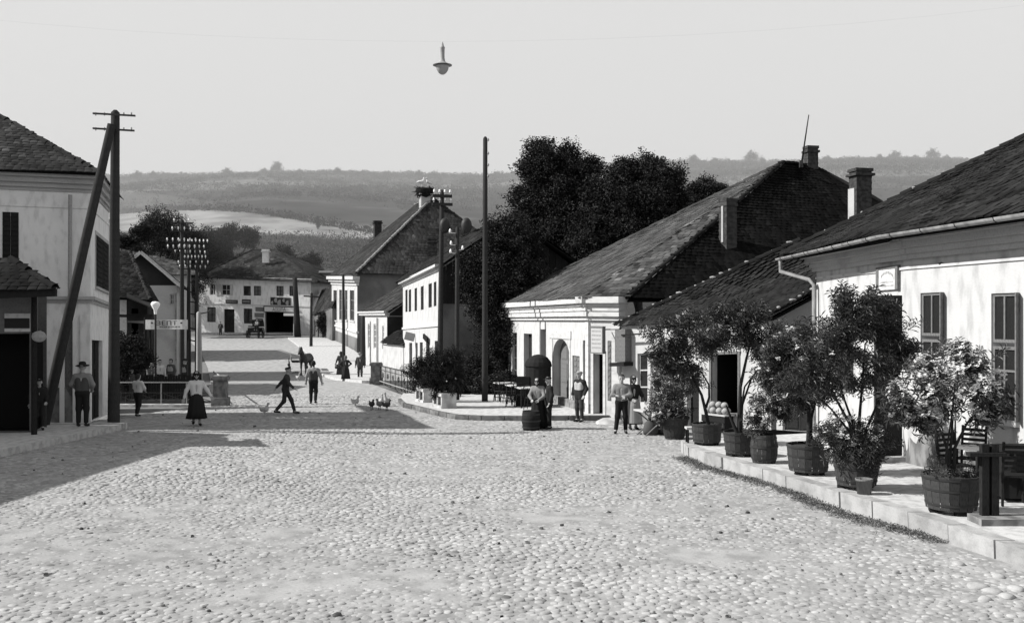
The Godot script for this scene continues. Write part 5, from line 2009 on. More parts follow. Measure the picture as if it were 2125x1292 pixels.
func long_house():
	var t := house("long_house", "long white single storey house with zinc gutter behind the oleander tubs")
	var f1 := fac3(Vector3(8.19, -0.2, -25.9), Vector3(8.10, -0.08, -19.6), 4.16, 4.16)
	var f2 := fac3(Vector3(8.10, -0.08, -19.6), Vector3(9.1, 0.1, -12.0), 4.16, 4.16)
	var door := opening(f1, 1814, 614, 1873, 940)
	door[1] = 0.02
	door[2] = minf(door[2], 0.985)
	var wl := opening(f1, 1733, 625, 1772, 815)
	var wa := opening(f2, 1911, 607, 1953, 836)
	var wb := opening(f2, 2058, 608, 2108, 870)
	wall("left_wall", f1, [door, wl], M.white_wall, t, 0.3)
	wall("right_wall", f2, [wa, wb, [0.75, 0.33, 0.84, 0.83]], M.white_wall, t, 0.3)
	for h in [wa, wb]:
		var split: float = lerpf(h[1], h[3], 0.585)
		window(f2, [h[0], split + 0.012, h[2], h[3]], t, 2, 1, M.wood_grey, 0.03, 0.055)
		window(f2, [h[0], h[1], h[2], split - 0.004], t, 2, 3, M.wood_grey, 0.03, 0.055)
		var cb := B.new()
		var u: float = h[2] + 0.012
		cb.slab(fp(f2, u, h[1], 0.01), fp(f2, u + 0.01, h[1], 0.13), fp(f2, u + 0.01, h[3], 0.13), fp(f2, u, h[3], 0.01), f2.r * 0.03)
		part("open_casement", cb, M.wood_grey, t)
		board(f2, [h[0] - 0.015, h[1] - 0.022, h[2] + 0.015, h[1]], 0.08, 0.1, M.cornice, t, "sill")
	window(f1, wl, t, 2, 4, M.wood_grey, 0.08)
	dark_room(f1, [door[0], door[1], door[2], door[3]], t, 2.0, 0.3)
	var dl := B.new()
	dl.slab(fp(f1, door[2] - 0.01, door[1], 0.0), fp(f1, door[2] - 0.006, door[1], 0.55), fp(f1, door[2] - 0.006, door[3], 0.55), fp(f1, door[2] - 0.01, door[3], 0.0), f1.r * 0.04)
	part("door_leaf", dl, M.wood_dark, t)
	worn(f1, door[2] + 0.01, 1.0, 1.3, t)
	worn(f2, 0.0, 0.35, 1.05, t)
	worn(f2, 0.4, 0.75, 0.6, t)
	worn(f1, 0.1, door[0] - 0.02, 0.5, t)
	var st := B.new()
	st.slab(fp(f1, door[0] - 0.03, 0, 0.5), fp(f1, door[2] + 0.03, 0, 0.5), fp(f1, door[2] + 0.03, 0.045, 0.5), fp(f1, door[0] - 0.03, 0.045, 0.5), f1.n * -0.55)
	part("doorstep", st, M.stone_white, t)
	var lab := opening(f1, 1827, 552, 1868, 601)
	board(f1, lab, 0.06, 0.06, M.paint_white, t, "sign_board")
	var fr := B.new()
	var du: float = (lab[2] - lab[0])
	var dv: float = (lab[3] - lab[1])
	for q in [[lab[0] - du * 0.05, lab[1], lab[0] + du * 0.07, lab[3]], [lab[2] - du * 0.07, lab[1], lab[2] + du * 0.05, lab[3]], [lab[0] + du * 0.07, lab[3] - dv * 0.12, lab[2] - du * 0.07, lab[3]]]:
		fr.slab(fp(f1, q[0], q[1], 0.075), fp(f1, q[2], q[1], 0.075), fp(f1, q[2], q[3], 0.075), fp(f1, q[0], q[3], 0.075), f1.n * -0.07)
	part("sign_frame", fr, M.wood_grey, t)
	var al := B.new()
	for i in 9:
		var a := PI * (0.15 + 0.7 * i / 8.0)
		var u: float = (lab[0] + lab[2]) * 0.5 - cos(a) * du * 0.32
		var v: float = lab[1] + dv * (0.42 + 0.26 * sin(a))
		al.slab(fp(f1, u - du * 0.025, v, 0.066), fp(f1, u + du * 0.02, v, 0.066), fp(f1, u + du * 0.02, v + dv * 0.1, 0.066), fp(f1, u - du * 0.025, v + dv * 0.1, 0.066), f1.n * -0.005)
	part("lettering", al, M.paint_grey, t)
	sign_lines(f1, [lab[0] + du * 0.1, lab[1] + dv * 0.08, lab[2] - du * 0.1, lab[1] + dv * 0.4], 0.067, 2, t, M.stone_white)
	for q in [f1, f2]:
		moulding(q, 1.0, [[-0.2, 0.03], [-0.14, 0.0]], M.cornice, t, "string_course")
		moulding(q, 1.0, [[0.0, 0.1], [0.1, 0.16], [0.22, 0.26], [0.36, 0.36], [0.5, 0]], M.pale_wall, t)
	shell(f1, 9.0, M.white_wall, t)
	# roof: the hip climbs away to the right
	var E0 := Vector3(7.5, 4.66, -26.75)
	var Em := Vector3(7.5, 4.66, -19.45)
	var E1 := Vector3(8.35, 4.66, -13.0)
	var ap := Vector3(13.5, 8.0, -20.9)
	var rm := Vector3(13.55, 8.0, -19.4)
	var rn := Vector3(14.4, 8.0, -13.0)
	tiles(E0, Em, rm, ap, M.tile_dark, t, 220, 0.19, 0.22, 0.065, 0.1)
	tiles(Em, E1, rn, rm, M.tile_dark, t, 80, 0.19, 0.22, 0.065, 0.06)
	ridge(E0, ap, t, M.tile_dark, 0.12, 0.36, 0.12)
	var back := B.new()
	back.slab(E0, E0 + Vector3(12, 0, 0), ap, ap, Vector3(0, -0.06, 0))
	part("roof_back", back, M.tile_dark, t)
	var go := Vector3(-0.09, -0.03, 0)
	gutter([E0 + go + Vector3(0, -0.06, -0.1), Em + go, E1 + go], t)
	pipe([E0 + go + Vector3(0.02, -0.1, 0.1), E0 + go + Vector3(0.02, -0.42, 0.1), Vector3(7.95, 3.95, -25.75), Vector3(8.06, 3.8, -25.7), Vector3(8.06, -0.1, -25.7)], 0.055, M.zinc, t)
	# the wire bracket under the eaves
	var br := B.new()
	var wp := at(1985, 520, 18.0)
	br.tube([at(1968, 514, 18.3), at(1985, 520, 18.1), at(2000, 527, 18.05)], [0.025, 0.025, 0.03], 6)
	br.box(at(2002, 523, 18.02), Vector3(0.06, 0.16, 0.06))
	part("wire_bracket", br, M.iron, t)
	var ins := B.new()
	ins.lathe(at(1957, 548, 18.5), [Vector2(0.001, 0.2), Vector2(0.012, 0.18), Vector2(0.012, 0.05), Vector2(0.09, 0.02), Vector2(0.04, -0.04), Vector2(0.001, -0.05)], 10)
	part("insulator", ins, M.iron, t)
	rebase(t, f1.b)

func px_blobs(base: Vector3, d: float, list: Array) -> Array:   # [column, row, radius, depth shift]
	var out := []
	for q in list:
		var c := at(q[0], q[1], d) - base
		c.z += q[3] if q.size() > 3 else 0.0
		out.append([c, Vector3(q[2], q[2] * 0.95, q[2])])
	return out

func trees():
	rng.seed = 99
	var b := gr(1155, 65)
	tree("acacia_tree", "tall dark tree behind the cafe with an open ragged top", b, px_blobs(b, 65, [[1155, 470, 2.6], [1120, 312, 1.0], [1135, 345, 1.5], [1180, 335, 1.2], [1205, 372, 1.6], [1150, 395, 2.2], [1110, 345, 0.7], [1092, 345, 0.6], [1110, 425, 1.7], [1200, 440, 2.2], [1095, 470, 1.2], [1085, 405, 0.6], [1110, 530, 2.4], [1180, 545, 3.0, 1.0], [1225, 350, 0.9], [1080, 560, 2.2, 2.0], [1150, 610, 3.0, 1.5], [1245, 430, 1.8]]), 11000, 0.45, M.tree_leaf, 0.3, "trees behind the cafe", "tree", -0.12)
	b = gr(1325, 61)
	tree("acacia_tree", "broad dark tree beside the cafe roof with spiky upper twigs", b, px_blobs(b, 61, [[1320, 440, 2.6], [1298, 350, 0.8], [1330, 352, 0.9], [1362, 350, 0.8], [1388, 365, 0.9], [1300, 395, 1.6], [1350, 395, 1.7], [1382, 410, 1.2], [1265, 410, 1.5], [1275, 475, 2.4], [1340, 490, 2.4], [1388, 415, 0.5], [1378, 450, 0.7], [1250, 520, 2.4]]), 9000, 0.44, M.tree_leaf, 0.28, "trees behind the cafe", "tree", -0.15)
	b = gr(1465, 78)
	b.y = -1.0
	tree("small_tree", "small dark tree showing above the cafe roof's left slope", b, px_blobs(b, 78, [[1465, 432, 1.5], [1442, 400, 0.8], [1468, 388, 0.8], [1495, 396, 0.6], [1435, 425, 0.8], [1505, 420, 0.7], [1460, 460, 1.8]]), 2200, 0.45, M.tree_leaf, 0.2)
	b = gr(1045, 47.5)
	b.y = -1.4
	tree("leafy_bush", "dark overgrown tree against the end of the shuttered house", b, px_blobs(b, 47.5, [[1050, 600, 1.8], [1015, 560, 1.2], [1060, 520, 1.4], [1080, 570, 1.4], [985, 590, 0.7], [1015, 630, 1.1], [1045, 690, 1.3], [1032, 760, 0.9], [1055, 480, 1.0], [990, 545, 0.7]]), 4200, 0.34, M.tree_leaf, 0.16, "", "tree", -0.2)
	b = gr(975, 46)
	b.y = -2.4
	tree("stream_bush", "dark low bushes in the stream bed right of the bridge", b, px_blobs(b, 46, [[975, 815, 1.0], [940, 808, 0.9], [1010, 805, 1.0], [1000, 770, 0.8], [1030, 800, 0.9]]), 1300, 0.35, M.tree_leaf, 0.08, "", "bush")
	b = gr(262, 43)
	tree("dark_shrub", "dark shrub under the low house behind the left railing", b, px_blobs(b, 43, [[262, 735, 0.75], [245, 715, 0.5], [285, 745, 0.6], [258, 770, 0.7]]), 900, 0.3, M.tree_leaf, 0.06, "", "bush")
	b = gr(674, 104)
	tree("roadside_shrub", "dark round shrub against the low grey house wall", b, px_blobs(b, 102, [[674, 672, 0.8], [672, 658, 0.6], [678, 685, 0.6]]), 500, 0.35, M.tree_leaf, 0.06, "", "bush")
	# trees round the inn
	var labels := ["dark tree behind the left end of the inn roof", "bushy tree rising just left of the inn's ridge", "dark tree left of the inn between the telegraph poles", "pale leafy tree over the gabled house at left", "tree beyond the gabled house nearest the propped pole", "dark trees behind the inn's right hip", "dark bush behind the inn right of the chimney"]
	var specs := [[445, 515, 132, 3.2], [492, 492, 138, 3.4], [405, 520, 126, 2.8], [330, 490, 112, 4.2], [270, 480, 104, 2.2], [640, 560, 128, 3.2], [605, 545, 132, 2.6]]
	for i in specs.size():
		var q = specs[i]
		var base := at(q[0], 600, q[2])
		base.y = hill(base.x, q[2]) if q[2] > 118 else G(base.x, q[2])
		var r: float = q[3]
		var bl := []
		for k in 9:
			bl.append([at(q[0], q[1] + 8, q[2]) - base + Vector3(rng.randf_range(-1, 1) * r, rng.randf_range(-1.3, 0.5) * r, rng.randf_range(-0.5, 0.5) * r), Vector3.ONE * r * rng.randf_range(0.35, 0.6)])
		tree("garden_tree", labels[i], base, bl, 2200, 0.55, M.tree_leaf if i != 3 and i != 4 else M.hill_leaf, 0.22, "trees round the inn", "tree", -0.2)
	# the hill: scrub, vine rows, skyline trees
	var xs := []
	var tn := []
	var nz := FastNoiseLite.new()
	nz.seed = 31
	nz.frequency = 0.02
	for i in 30000:
		var d := 250.0 + 215.0 * sqrt(rng.randf())
		var px := rng.randf_range(150, 2200)
		var x := (px - 1062.5) / FOCAL * d
		var n := nz.get_noise_2d(x, d * 1.6)
		var keep := 0.62 if d < 345.0 else 0.2
		if px > 1300: keep = 0.5
		if d > 440.0: keep = 1.2
		if rng.randf() > keep + n * 0.9: continue
		var s := rng.randf_range(0.7, 1.8) * (1.0 + (0.9 * maxf(0.0, nz.get_noise_2d(x * 2.0, 7.0)) if d > 440 else 0.0))
		xs.append(Transform3D(Basis.from_euler(Vector3(rng.randf() * 6, rng.randf() * 6, 0)).scaled(Vector3(s, s * 0.9, s)), Vector3(x, hill(x, d) + s * 0.35, -d)))
		tn.append(rng.randf_range(0.8, 1.9))
	for q in [[480, 332, 860, 352], [250, 262, 560, 228], [560, 228, 840, 198], [300, 395, 900, 372], [1380, 385, 2000, 350], [500, 290, 860, 268], [700, 300, 760, 352]]:
		for i in 170:
			var f := rng.randf()
			var d := lerpf(q[1], q[3], f) + rng.randfn(0, 1.0)
			var x := (lerpf(q[0], q[2], f) - 1062.5) / FOCAL * d
			var s := rng.randf_range(0.8, 1.9)
			xs.append(Transform3D(Basis.from_euler(Vector3(rng.randf() * 6, rng.randf() * 6, 0)).scaled(Vector3(s, s * 0.8, s)), Vector3(x, hill(x, d) + s * 0.3, -d)))
			tn.append(rng.randf_range(0.5, 1.1))
	var sc := many("hillside_scrub", clump_mesh, xs, tn, M.hill_leaf, self)
	tag(sc, "scrub and hedges covering the far hillside", "scrub", "", "stuff")
	xs = []; tn = []
	var d := 150.0
	while d < 197.0:
		var px := 480.0
		while px < 860.0:
			var x := (px - 1062.5) / FOCAL * d
			var s := rng.randf_range(0.6, 1.0)
			xs.append(Transform3D(Basis.from_euler(Vector3(rng.randf() * 6, rng.randf() * 6, 0)).scaled(Vector3(s, s * 1.3, s)), Vector3(x + rng.randfn(0, 0.15), hill(x, d) + 0.6, -d)))
			tn.append(rng.randf_range(0.5, 1.3))
			px += 9.0
		d += 2.6
	var vy := many("vineyard", clump_mesh, xs, tn, M.hill_leaf, self)
	tag(vy, "dark rows of vines on the slope behind the inn", "vineyard", "", "stuff")
	var first: Node3D = null
	var crest := [[285, "on the skyline above the gabled house"], [318, "on the crest left of the telegraph poles"], [470, "on the crest above the telegraph poles"], [548, "standing apart above the inn"], [575, "tallest on the crest above the inn"], [622, "on the crest just right of the inn's chimney"], [700, "on the crest over the low grey house"], [868, "on the skyline above the stork nest"], [1440, "on the crest over the small tree behind the cafe"], [1483, "on the crest left of the cafe ridge"], [1560, "upright on the crest left of the cafe chimney"], [1582, "slim on the crest next to the cafe ridge"], [1717, "on the crest just right of the cafe chimney"], [1826, "largest on the crest right of the second chimney"], [1858, "on the crest between two larger trees at right"], [1900, "on the crest above the long roof's hip"], [1935, "on the crest where the long roof meets it"], [1965, "last on the crest before the long roof"]]
	for i in crest.size():
		var px: float = crest[i][0]
		var dd := 440.0 + (i * 37 % 17)
		var x := (px - 1062.5) / FOCAL * dd
		var pos := Vector3(x, hill(x, dd), -dd)
		var s: float = [0.7, 0.55, 0.85, 0.6, 1.0, 0.55][i % 6]
		var lab: String = "small hazy tree " + crest[i][1]
		if first == null:
			var bl := [[Vector3(0, 2.0, 0), Vector3(3.2, 2.0, 2.6)], [Vector3(1.8, 2.6, 0.3), Vector3(2.0, 1.6, 1.8)], [Vector3(-2.0, 2.4, 0), Vector3(2.0, 1.4, 1.8)], [Vector3(0.1, 3.8, 0), Vector3(1.8, 1.7, 1.6)]]
			first = tree("hill_tree", lab, pos, bl, 190, 1.0, M.hill_leaf, 0.25, "trees along the hill crest")
			first.scale = Vector3.ONE * s
		else:
			var c := copy(first, lab, pos, i * 1.3)
			c.scale = Vector3(s, s * (1.0 + 0.15 * sin(i * 2.0)), s)
	var cy := at(659, 500, 208)
	cy.y = hill(cy.x, 208)
	tree("cypress_tree", "single dark pointed cypress on the pale field", cy, [[Vector3(0, 1.2, 0), Vector3(0.45, 1.0, 0.45)], [Vector3(0, 2.0, 0), Vector3(0.32, 0.8, 0.32)], [Vector3(0, 2.7, 0), Vector3(0.16, 0.5, 0.16)]], 260, 0.28, M.tree_leaf, 0.08)

func street_furniture():
	rng.seed = 555
	# the propped pole at left
	var b := gr(235, 28)
	b.y = G(b.x, 28) - 0.02
	var t := pole("propped_pole", "tall wooden pole propped by a slanting strut beside the corner house", b, at(238.5, 228, 28), 0.155)
	var st := B.new()
	st.tube([gr(88, 27.2) - b, at(231, 258, 27.75) - b], [0.16, 0.12], 10)
	part("strut", st, M.wood_pole, t)
	for q in [[237, 192, 280], [268, 192, 278]]:
		var y := at(0, q[0], 28).y - b.y
		var c := B.new()
		c.bar(at(q[1], q[0] - 2, 27.8) - b, at(q[2], q[0] + 3, 27.8) - b, 0.045, 0.05)
		part("crossarm", c, M.iron, t)
		for px in [198, 216, 256, 272]:
			var i := B.new()
			i.lathe(at(px, q[0], 27.8) - b, [Vector2(0.012, -0.04), Vector2(0.02, 0.0), Vector2(0.025, 0.04), Vector2(0.001, 0.07)], 7)
			part("insulator", i, M.paint_grey, t)
	# telegraph poles with many insulators at left
	b = gr(377, 60)
	t = pole("telegraph_pole", "telegraph pole with two bare and one crowded crossarm", b, at(377, 455, 60), 0.14, "telegraph poles left of the street")
	for q in [[463, 0.7, 2], [480, 0.65, 4], [503, 0.95, 6], [517, 0.9, 6]]:
		crossarm(t, at(0, q[0], 60).y - b.y, q[1], 0.0, q[2], 0.09, 0.15)
	b = gr(391, 66)
	t = pole("telegraph_pole", "double telegraph pole with six crossarms of white insulators", b, at(391, 503, 66), 0.14, "telegraph poles left of the street")
	var p2 := B.new()
	p2.tube([gr(407, 66) - b, at(408, 505, 66) - b], [0.12, 0.1], 9)
	part("shaft", p2, M.wood_pole, t)
	for q in [505, 516, 527, 538, 549, 558]:
		crossarm(t, at(0, q, 66).y - b.y, rng.randf_range(0.75, 1.1), 0.28 + rng.randf_range(-0.15, 0.25), [6, 8, 7][q % 3], 0.09, rng.randf_range(0.1, 0.45), rng.randf_range(-0.05, 0.03))
	for q in [585, 605, 625, 650, 680, 705]:
		var r := B.new()
		r.bar(at(391, q, 66) - b, at(407, q + 3, 66) - b, 0.06, 0.08)
		part("rung", r, M.wood_pole, t)
	b = gr(413, 57)
	t = pole("bracket_post", "short thick grey post with a small bracket behind the pillar", b, at(412, 646, 57), 0.17, "", M.paint_grey)
	var br := B.new()
	br.tube([at(412, 651, 57) - b, at(428, 648, 57) - b, at(436, 643, 57) - b], [0.04, 0.035, 0.03], 6)
	part("bracket", br, M.iron, t)
	# poles at right
	b = gr(912, 46.5)
	t = pole("telegraph_pole", "dark pole with two thick crossarms before the shuttered house", b, at(917, 393, 46.5), 0.125)
	for q in [[407, 0.47], [424, 0.5]]:
		crossarm(t, at(0, q[0], 46.5).y - b.y, q[1], (at(918, 400, 46.5) - b).x, 4, 0.14, 0.3)
	disc(t, at(923, 468, 46.4) - b, 0.3, 0.35)
	b = gr(948, 40.8)
	t = pole("lamp_pole", "shorter dark pole with round disc and insulators by the planters", b, at(949, 470, 40.8), 0.1)
	disc(t, at(968, 468, 40.7) - b, 0.27, 0.2)
	var hk := B.new()
	hk.tube([at(949, 480, 40.8) - b, at(960, 486, 40.8) - b, at(968, 478, 40.75) - b], [0.02, 0.02, 0.02], 6)
	part("bracket", hk, M.iron, t)
	for q in [[934, 480], [936, 505], [935, 522], [960, 515]]:
		var i := B.new()
		i.lathe(at(q[0], q[1], 40.7) - b, [Vector2(0.02, -0.06), Vector2(0.05, -0.04), Vector2(0.05, 0.03), Vector2(0.03, 0.1), Vector2(0.001, 0.12)], 8)
		i.bar(at(q[0], q[1], 40.7) - b + V(0, -0.05, 0), at(948, q[1] + 4, 40.8) - b, 0.02, 0.02)
		part("insulator", i, M.ceramic, t)
	b = gr(1006, 40)
	t = pole("mast", "tallest slim pole standing on the cafe pavement", b, at(1007, 283, 40), 0.115)
	for q in [290, 318, 342, 365]:
		var i := B.new()
		i.lathe(at(1013, q, 39.9) - b, [Vector2(0.01, -0.05), Vector2(0.04, -0.03), Vector2(0.04, 0.03), Vector2(0.001, 0.08)], 7)
		i.bar(at(1013, q + 3, 39.9) - b, at(1007, q + 4, 40) - b, 0.02, 0.02)
		part("insulator", i, M.paint_grey, t)
	pole("thin_pole", "thin dark pole before the tall house", gr(713, 79), at(712, 569, 79), 0.13)
	b = gr(645, 92)
	t = pole("low_pole", "low pole with a single crossarm before the low grey house", b, at(646, 607, 92), 0.14)
	var ca := B.new()
	ca.bar(at(630, 614, 91.8) - b, at(661, 616, 91.8) - b, 0.12, 0.14)
	part("crossarm", ca, M.wood_pole, t)
	b = gr(618, 106)
	t = pole("tapered_mast", "dark tapered mast standing in front of the inn's awning", b, at(611, 575, 106), 0.32)
	pole("wall_pole", "dark pole at the corner of the small white house", gr(753, 75), at(753, 655, 75), 0.2)
	# the street lamp that hangs over the road on a wire
	t = thing("hanging_lamp", "street lamp hanging from a wire high over the road", "lamp", at(918, 154, 25))
	var s := 25.0 / FOCAL
	var hb := B.new()
	var P := func(list): 
		var o := []
		for q in list: o.append(Vector2(q[0] * s, (154 - q[1]) * s))
		return o
	hb.lathe(Vector3.ZERO, P.call([[0.01, 86], [1.5, 89], [3.5, 96], [5.5, 99], [4.6, 101], [4.4, 120], [6, 127], [10, 131], [20, 134.5], [20, 135.5], [8, 133]]), 20)
	part("lamp_hood", hb, M.paint_grey, t)
	var gl := B.new()
	gl.lathe(Vector3.ZERO, P.call([[13, 135], [13.5, 138], [12, 145], [8, 151], [4, 154], [0.01, 154.5]]), 18)
	part("lamp_globe", gl, M.lamp_glass, t)
	var wr := thing("span_wire", "thin wire that carries the hanging lamp across the street", "wire", at(918, 86, 25))
	var wb := B.new()
	var wp := []
	for i in 17:
		var x := -17.0 + 34.0 * i / 16.0
		wp.append(Vector3(x, pow((x) / 17.0, 2.0) * 1.2, 0))
	var wrr := []
	for i in 17: wrr.append(0.0007)
	wb.tube(wp, wrr, 4)
	part("wire", wb, M.iron, wr)
	# left bridge railing and pillar
	t = thing("bridge_railing", "iron railing with crossed braces left of the bridge pillar", "railing", gr(350, 39.8))
	b = t.position
	var R := func(called, p, q, w, m): 
		var k := B.new()
		k.bar(p - b, q - b, w, w)
		part(called, k, m, t)
	var L0 := gr(228, 39.8)
	var L1 := gr(446, 39.8)
	L1.y = L0.y
	var upv := Vector3(0, 1, 0)
	R.call("top_rail", L0 + upv * 0.95, L1 + upv * 0.95, 0.05, M.paint_grey)
	R.call("middle_rail", L0 + upv * 0.52, L1 + upv * 0.52, 0.035, M.iron)
	R.call("bottom_rail", L0 + upv * 0.15, L1 + upv * 0.15, 0.035, M.iron)
	for i in 5:
		var p := L0.lerp(L1, i / 4.0 * 0.97)
		R.call("railing_post", p, p + upv * 0.96, 0.045, M.paint_grey)
		if i < 4:
			var q := L0.lerp(L1, (i + 1) / 4.0 * 0.97)
			R.call("brace", p + upv * 0.15, q + upv * 0.52, 0.025, M.iron)
			R.call("brace", p + upv * 0.52, q + upv * 0.15, 0.025, M.iron)
	var kb := B.new()
	kb.box((L0 + L1) * 0.5 - b + V(0, -0.15, 0.05), V(L0.distance_to(L1) + 0.3, 0.42, 0.4))
	part("kerb", kb, M.stone_white, t)
	# rail that runs back along the bridge
	t = thing("bridge_railing", "left parapet railing running away over the bridge", "railing", Vector3(-13.6, G(-13.6, 44.5), -44.5))
	b = t.position
	var M0 := Vector3(-11.95, G(-12, 40.2), -40.3)
	var M1 := Vector3(-15.5, G(-15, 50), -50.0)
	R = func(called, p, q, w, m): 
		var k := B.new()
		k.bar(p - b, q - b, w, w)
		part(called, k, m, t)
	R.call("top_rail", M0 + upv * 1.0, M1 + upv * 1.0, 0.05, M.stone_white)
	R.call("bottom_rail", M0 + upv * 0.2, M1 + upv * 0.2, 0.04, M.stone_white)
	for i in 14:
		var p := M0.lerp(M1, (i + 0.5) / 14.0)
		R.call("baluster", p, p + upv * 1.0, 0.04, M.paint_grey)
	pillar("square stone pillar at the near left corner of the bridge", Vector3(-11.95, G(-12, 39.5), -39.5), 0.52, 1.22)
	# right bridge railing
	pillar("square stone pillar at the far right end of the bridge railing", Vector3(-7.9, G(-8, 56), -56), 0.62, 1.22)
	t = thing("bridge_railing", "ornamental iron railing right of the road between pillar and planters", "railing", Vector3(-6.2, G(-6.2, 51), -51))
	b = t.position
	M0 = Vector3(-7.6, G(-7.6, 55.4), -55.4)
	M1 = Vector3(-4.55, G(-4.5, 45.8), -45.8)
	R = func(called, p, q, w, m): 
		var k := B.new()
		k.bar(p - b, q - b, w, w)
		part(called, k, m, t)
	R.call("top_rail", M0 + upv * 1.08, M1 + upv * 1.08, 0.055, M.iron)
	R.call("bottom_rail", M0 + upv * 0.2, M1 + upv * 0.2, 0.045, M.paint_grey)
	R.call("middle_rail", M0 + upv * 0.85, M1 + upv * 0.85, 0.03, M.iron)
	for i in 26:
		var p := M0.lerp(M1, (i + 0.5) / 26.0)
		R.call("baluster", p + upv * 0.02, p + upv * 1.06, 0.028 if i % 4 else 0.045, M.iron)
		if i % 4 == 2:
			var k := B.new()
			var ring := []
			var rr := []
			for j in 11:
				var an := TAU * j / 10.0
				ring.append(p - b + upv * (0.58 + 0.17 * sin(an)) + (M1 - M0).normalized() * 0.17 * cos(an))
				rr.append(0.014)
			k.tube(ring, rr, 5, false)
			part("rosette", k, M.iron, t)
	var ep := B.new()
	ep.box(M1 - b + V(0.1, 0.5, 0.15), V(0.16, 1.1, 0.16))
	part("end_post", ep, M.stone_white, t)
	# concrete planters with their shrubs
	var bs := Basis(Vector3.UP, atan2(5.5, 2.44) - PI)
	var labs := ["white concrete planter farther from the camera, left of its twin", "white concrete planter nearer the camera by the cafe pavement corner"]
	for i in 2:
		var c := gr([884.0, 922.0][i], [39.6, 36.6][i])
		c.y = G(c.x, -c.z) + 0.15
		t = thing("planter", labs[i], "planter", c, -atan2(5.5, 2.44), "concrete planters at the pavement edge")
		var bx := B.new()
		bx.box(V(0, 0.27, 0), V(0.95, 0.46, 0.42))
		part("trough", bx, M.brick, t)
		for q in [[0, 0.06, 1.05, 0.12], [0, 0.52, 1.05, 0.12]]:
			var f := B.new()
			f.box(V(q[0], q[1], 0), V(q[2], q[3], 0.62))
			part("rim", f, M.stone_white, t)
		for q in [-0.47, 0.0, 0.47]:
			var f := B.new()
			f.box(V(q, 0.29, 0), V(0.12, 0.34, 0.58))
			part("post", f, M.stone_white, t)
		var bl := [[V(-0.2, 0.95, 0), V(0.5, 0.5, 0.45)], [V(0.3, 1.05, 0), V(0.5, 0.6, 0.45)], [V(0.0, 1.4, 0.05), V(0.5, 0.5, 0.45)], [V(0.25, 1.75, -0.1), V(0.35, 0.45, 0.35)]]
		var o := thing("planter_shrub", ["dark shrub with a few pale flowers in the farther planter", "dense dark shrub growing from the nearer planter"][i], "shrub", c + V(0, 0.5, 0), 0.0, "shrubs in the concrete planters")
		shrub_leaves(o, bl.map(func(e): return [e[0] - V(0, 0.5, 0), e[1]]), 420, 1.25, -0.35, M.tree_leaf)
		blossoms(o, [[V(0, 0.7, 0), V(0.55, 0.9, 0.5)]], 14, 0.4)
		for k in 4:
			var sb := B.new()
			sb.tube([V(-0.3 + 0.2 * k, 0, 0), V(-0.35 + 0.25 * k, 0.5, 0.05), V(-0.4 + 0.3 * k, 1.0, 0)], [0.02, 0.015, 0.008], 5)
			part("stem", sb, M.bark, o)
	# one more shrub behind them, against the railing end
	var rs := thing("railing_shrub", "flowering shrub spilling over the end of the right railing", "shrub", gr(868, 43.5))
	shrub_leaves(rs, [[V(0.2, 0.6, 0), V(0.35, 0.5, 0.35)], [V(-0.25, 1.3, 0), V(0.4, 0.25, 0.3)], [V(0.3, 1.2, 0), V(0.4, 0.5, 0.4)]], 150, 1.0, -0.3, M.tree_leaf)
	blossoms(rs, [[V(-0.1, 1.0, 0), V(0.5, 0.5, 0.4)]], 18, 0.45)
	# banner over the stalls
	t = thing("banner", "white cloth sign with dark letters across the stalls at left", "sign", at(346, 683, 46))
	b = t.position
	var cloth := B.new()
	for i in 8:
		var x0 := at(lerpf(301, 389, i / 8.0), 664, 46)
		var x1 := at(lerpf(301, 389, (i + 1) / 8.0), 664, 46)
		var z0 := 0.03 * sin(i * 1.1)
		var z1 := 0.03 * sin((i + 1) * 1.1)
		cloth.slab(x0 - b + V(0, -0.44, z0), x1 - b + V(0, -0.44, z1), x1 - b + V(0, 0.02, z1), x0 - b + V(0, 0.02, z0), V(0, 0, -0.012))
	part("cloth", cloth, M.paint_white, t)
	var ff := fac3(at(301, 683, 45.93) - b, at(389, 683, 45.93) - b, 0.45, 0.45)
	t.position = Vector3.ZERO
	text_on(ff, "• ЗЕПТ •", 0.5, 0.66, 0.0, 0.2, M.paint_black, t, 1.5, 0.0, "Droid Sans")
	sign_lines(ff, [0.28, 0.08, 0.86, 0.42], 0.006, 1, t, M.paint_black)
	t.position = b
	for px in [300.0, 391.0]:
		var pb := B.new()
		pb.tube([gr(px, 46.1) - b, at(px, 658, 46.1) - b], [0.05, 0.045], 7)
		part("banner_pole", pb, M.wood_dark, t)
	t = thing("globe_lamp", "white globe lamp on a post above the cloth sign", "lamp", gr(322, 45))
	b = t.position
	var lp := B.new()
	lp.tube([Vector3.ZERO, at(322, 652, 45) - b], [0.06, 0.045], 8)
	part("post", lp, M.iron, t)
	var lg := B.new()
	lg.lathe(at(322, 634, 45) - b, [Vector2(0.06, -0.4), Vector2(0.08, -0.2), Vector2(0.2, 0.02), Vector2(0.21, 0.1), Vector2(0.15, 0.18), Vector2(0.001, 0.2)], 16)
	part("globe", lg, M.ceramic, t)
	# stalls under the banner
	for i in 3:
		var c := gr([322.0, 352.0, 381.0][i], 47.0 + i * 0.6)
		var st2 := square_table("stall_table", ["stall table under the left half of the cloth sign", "middle stall table under the cloth sign", "stall table by the telegraph pole under the cloth sign"][i], c, 0.2, 0.7, 0.6, M.wood_grey, "stall tables under the cloth sign")
		var ht := B.new()
		ht.box(V(0, 0.4, 0.27), V(0.66, 0.62, 0.02))
		part("hanging_cloth", ht, M.dark_wall, st2)
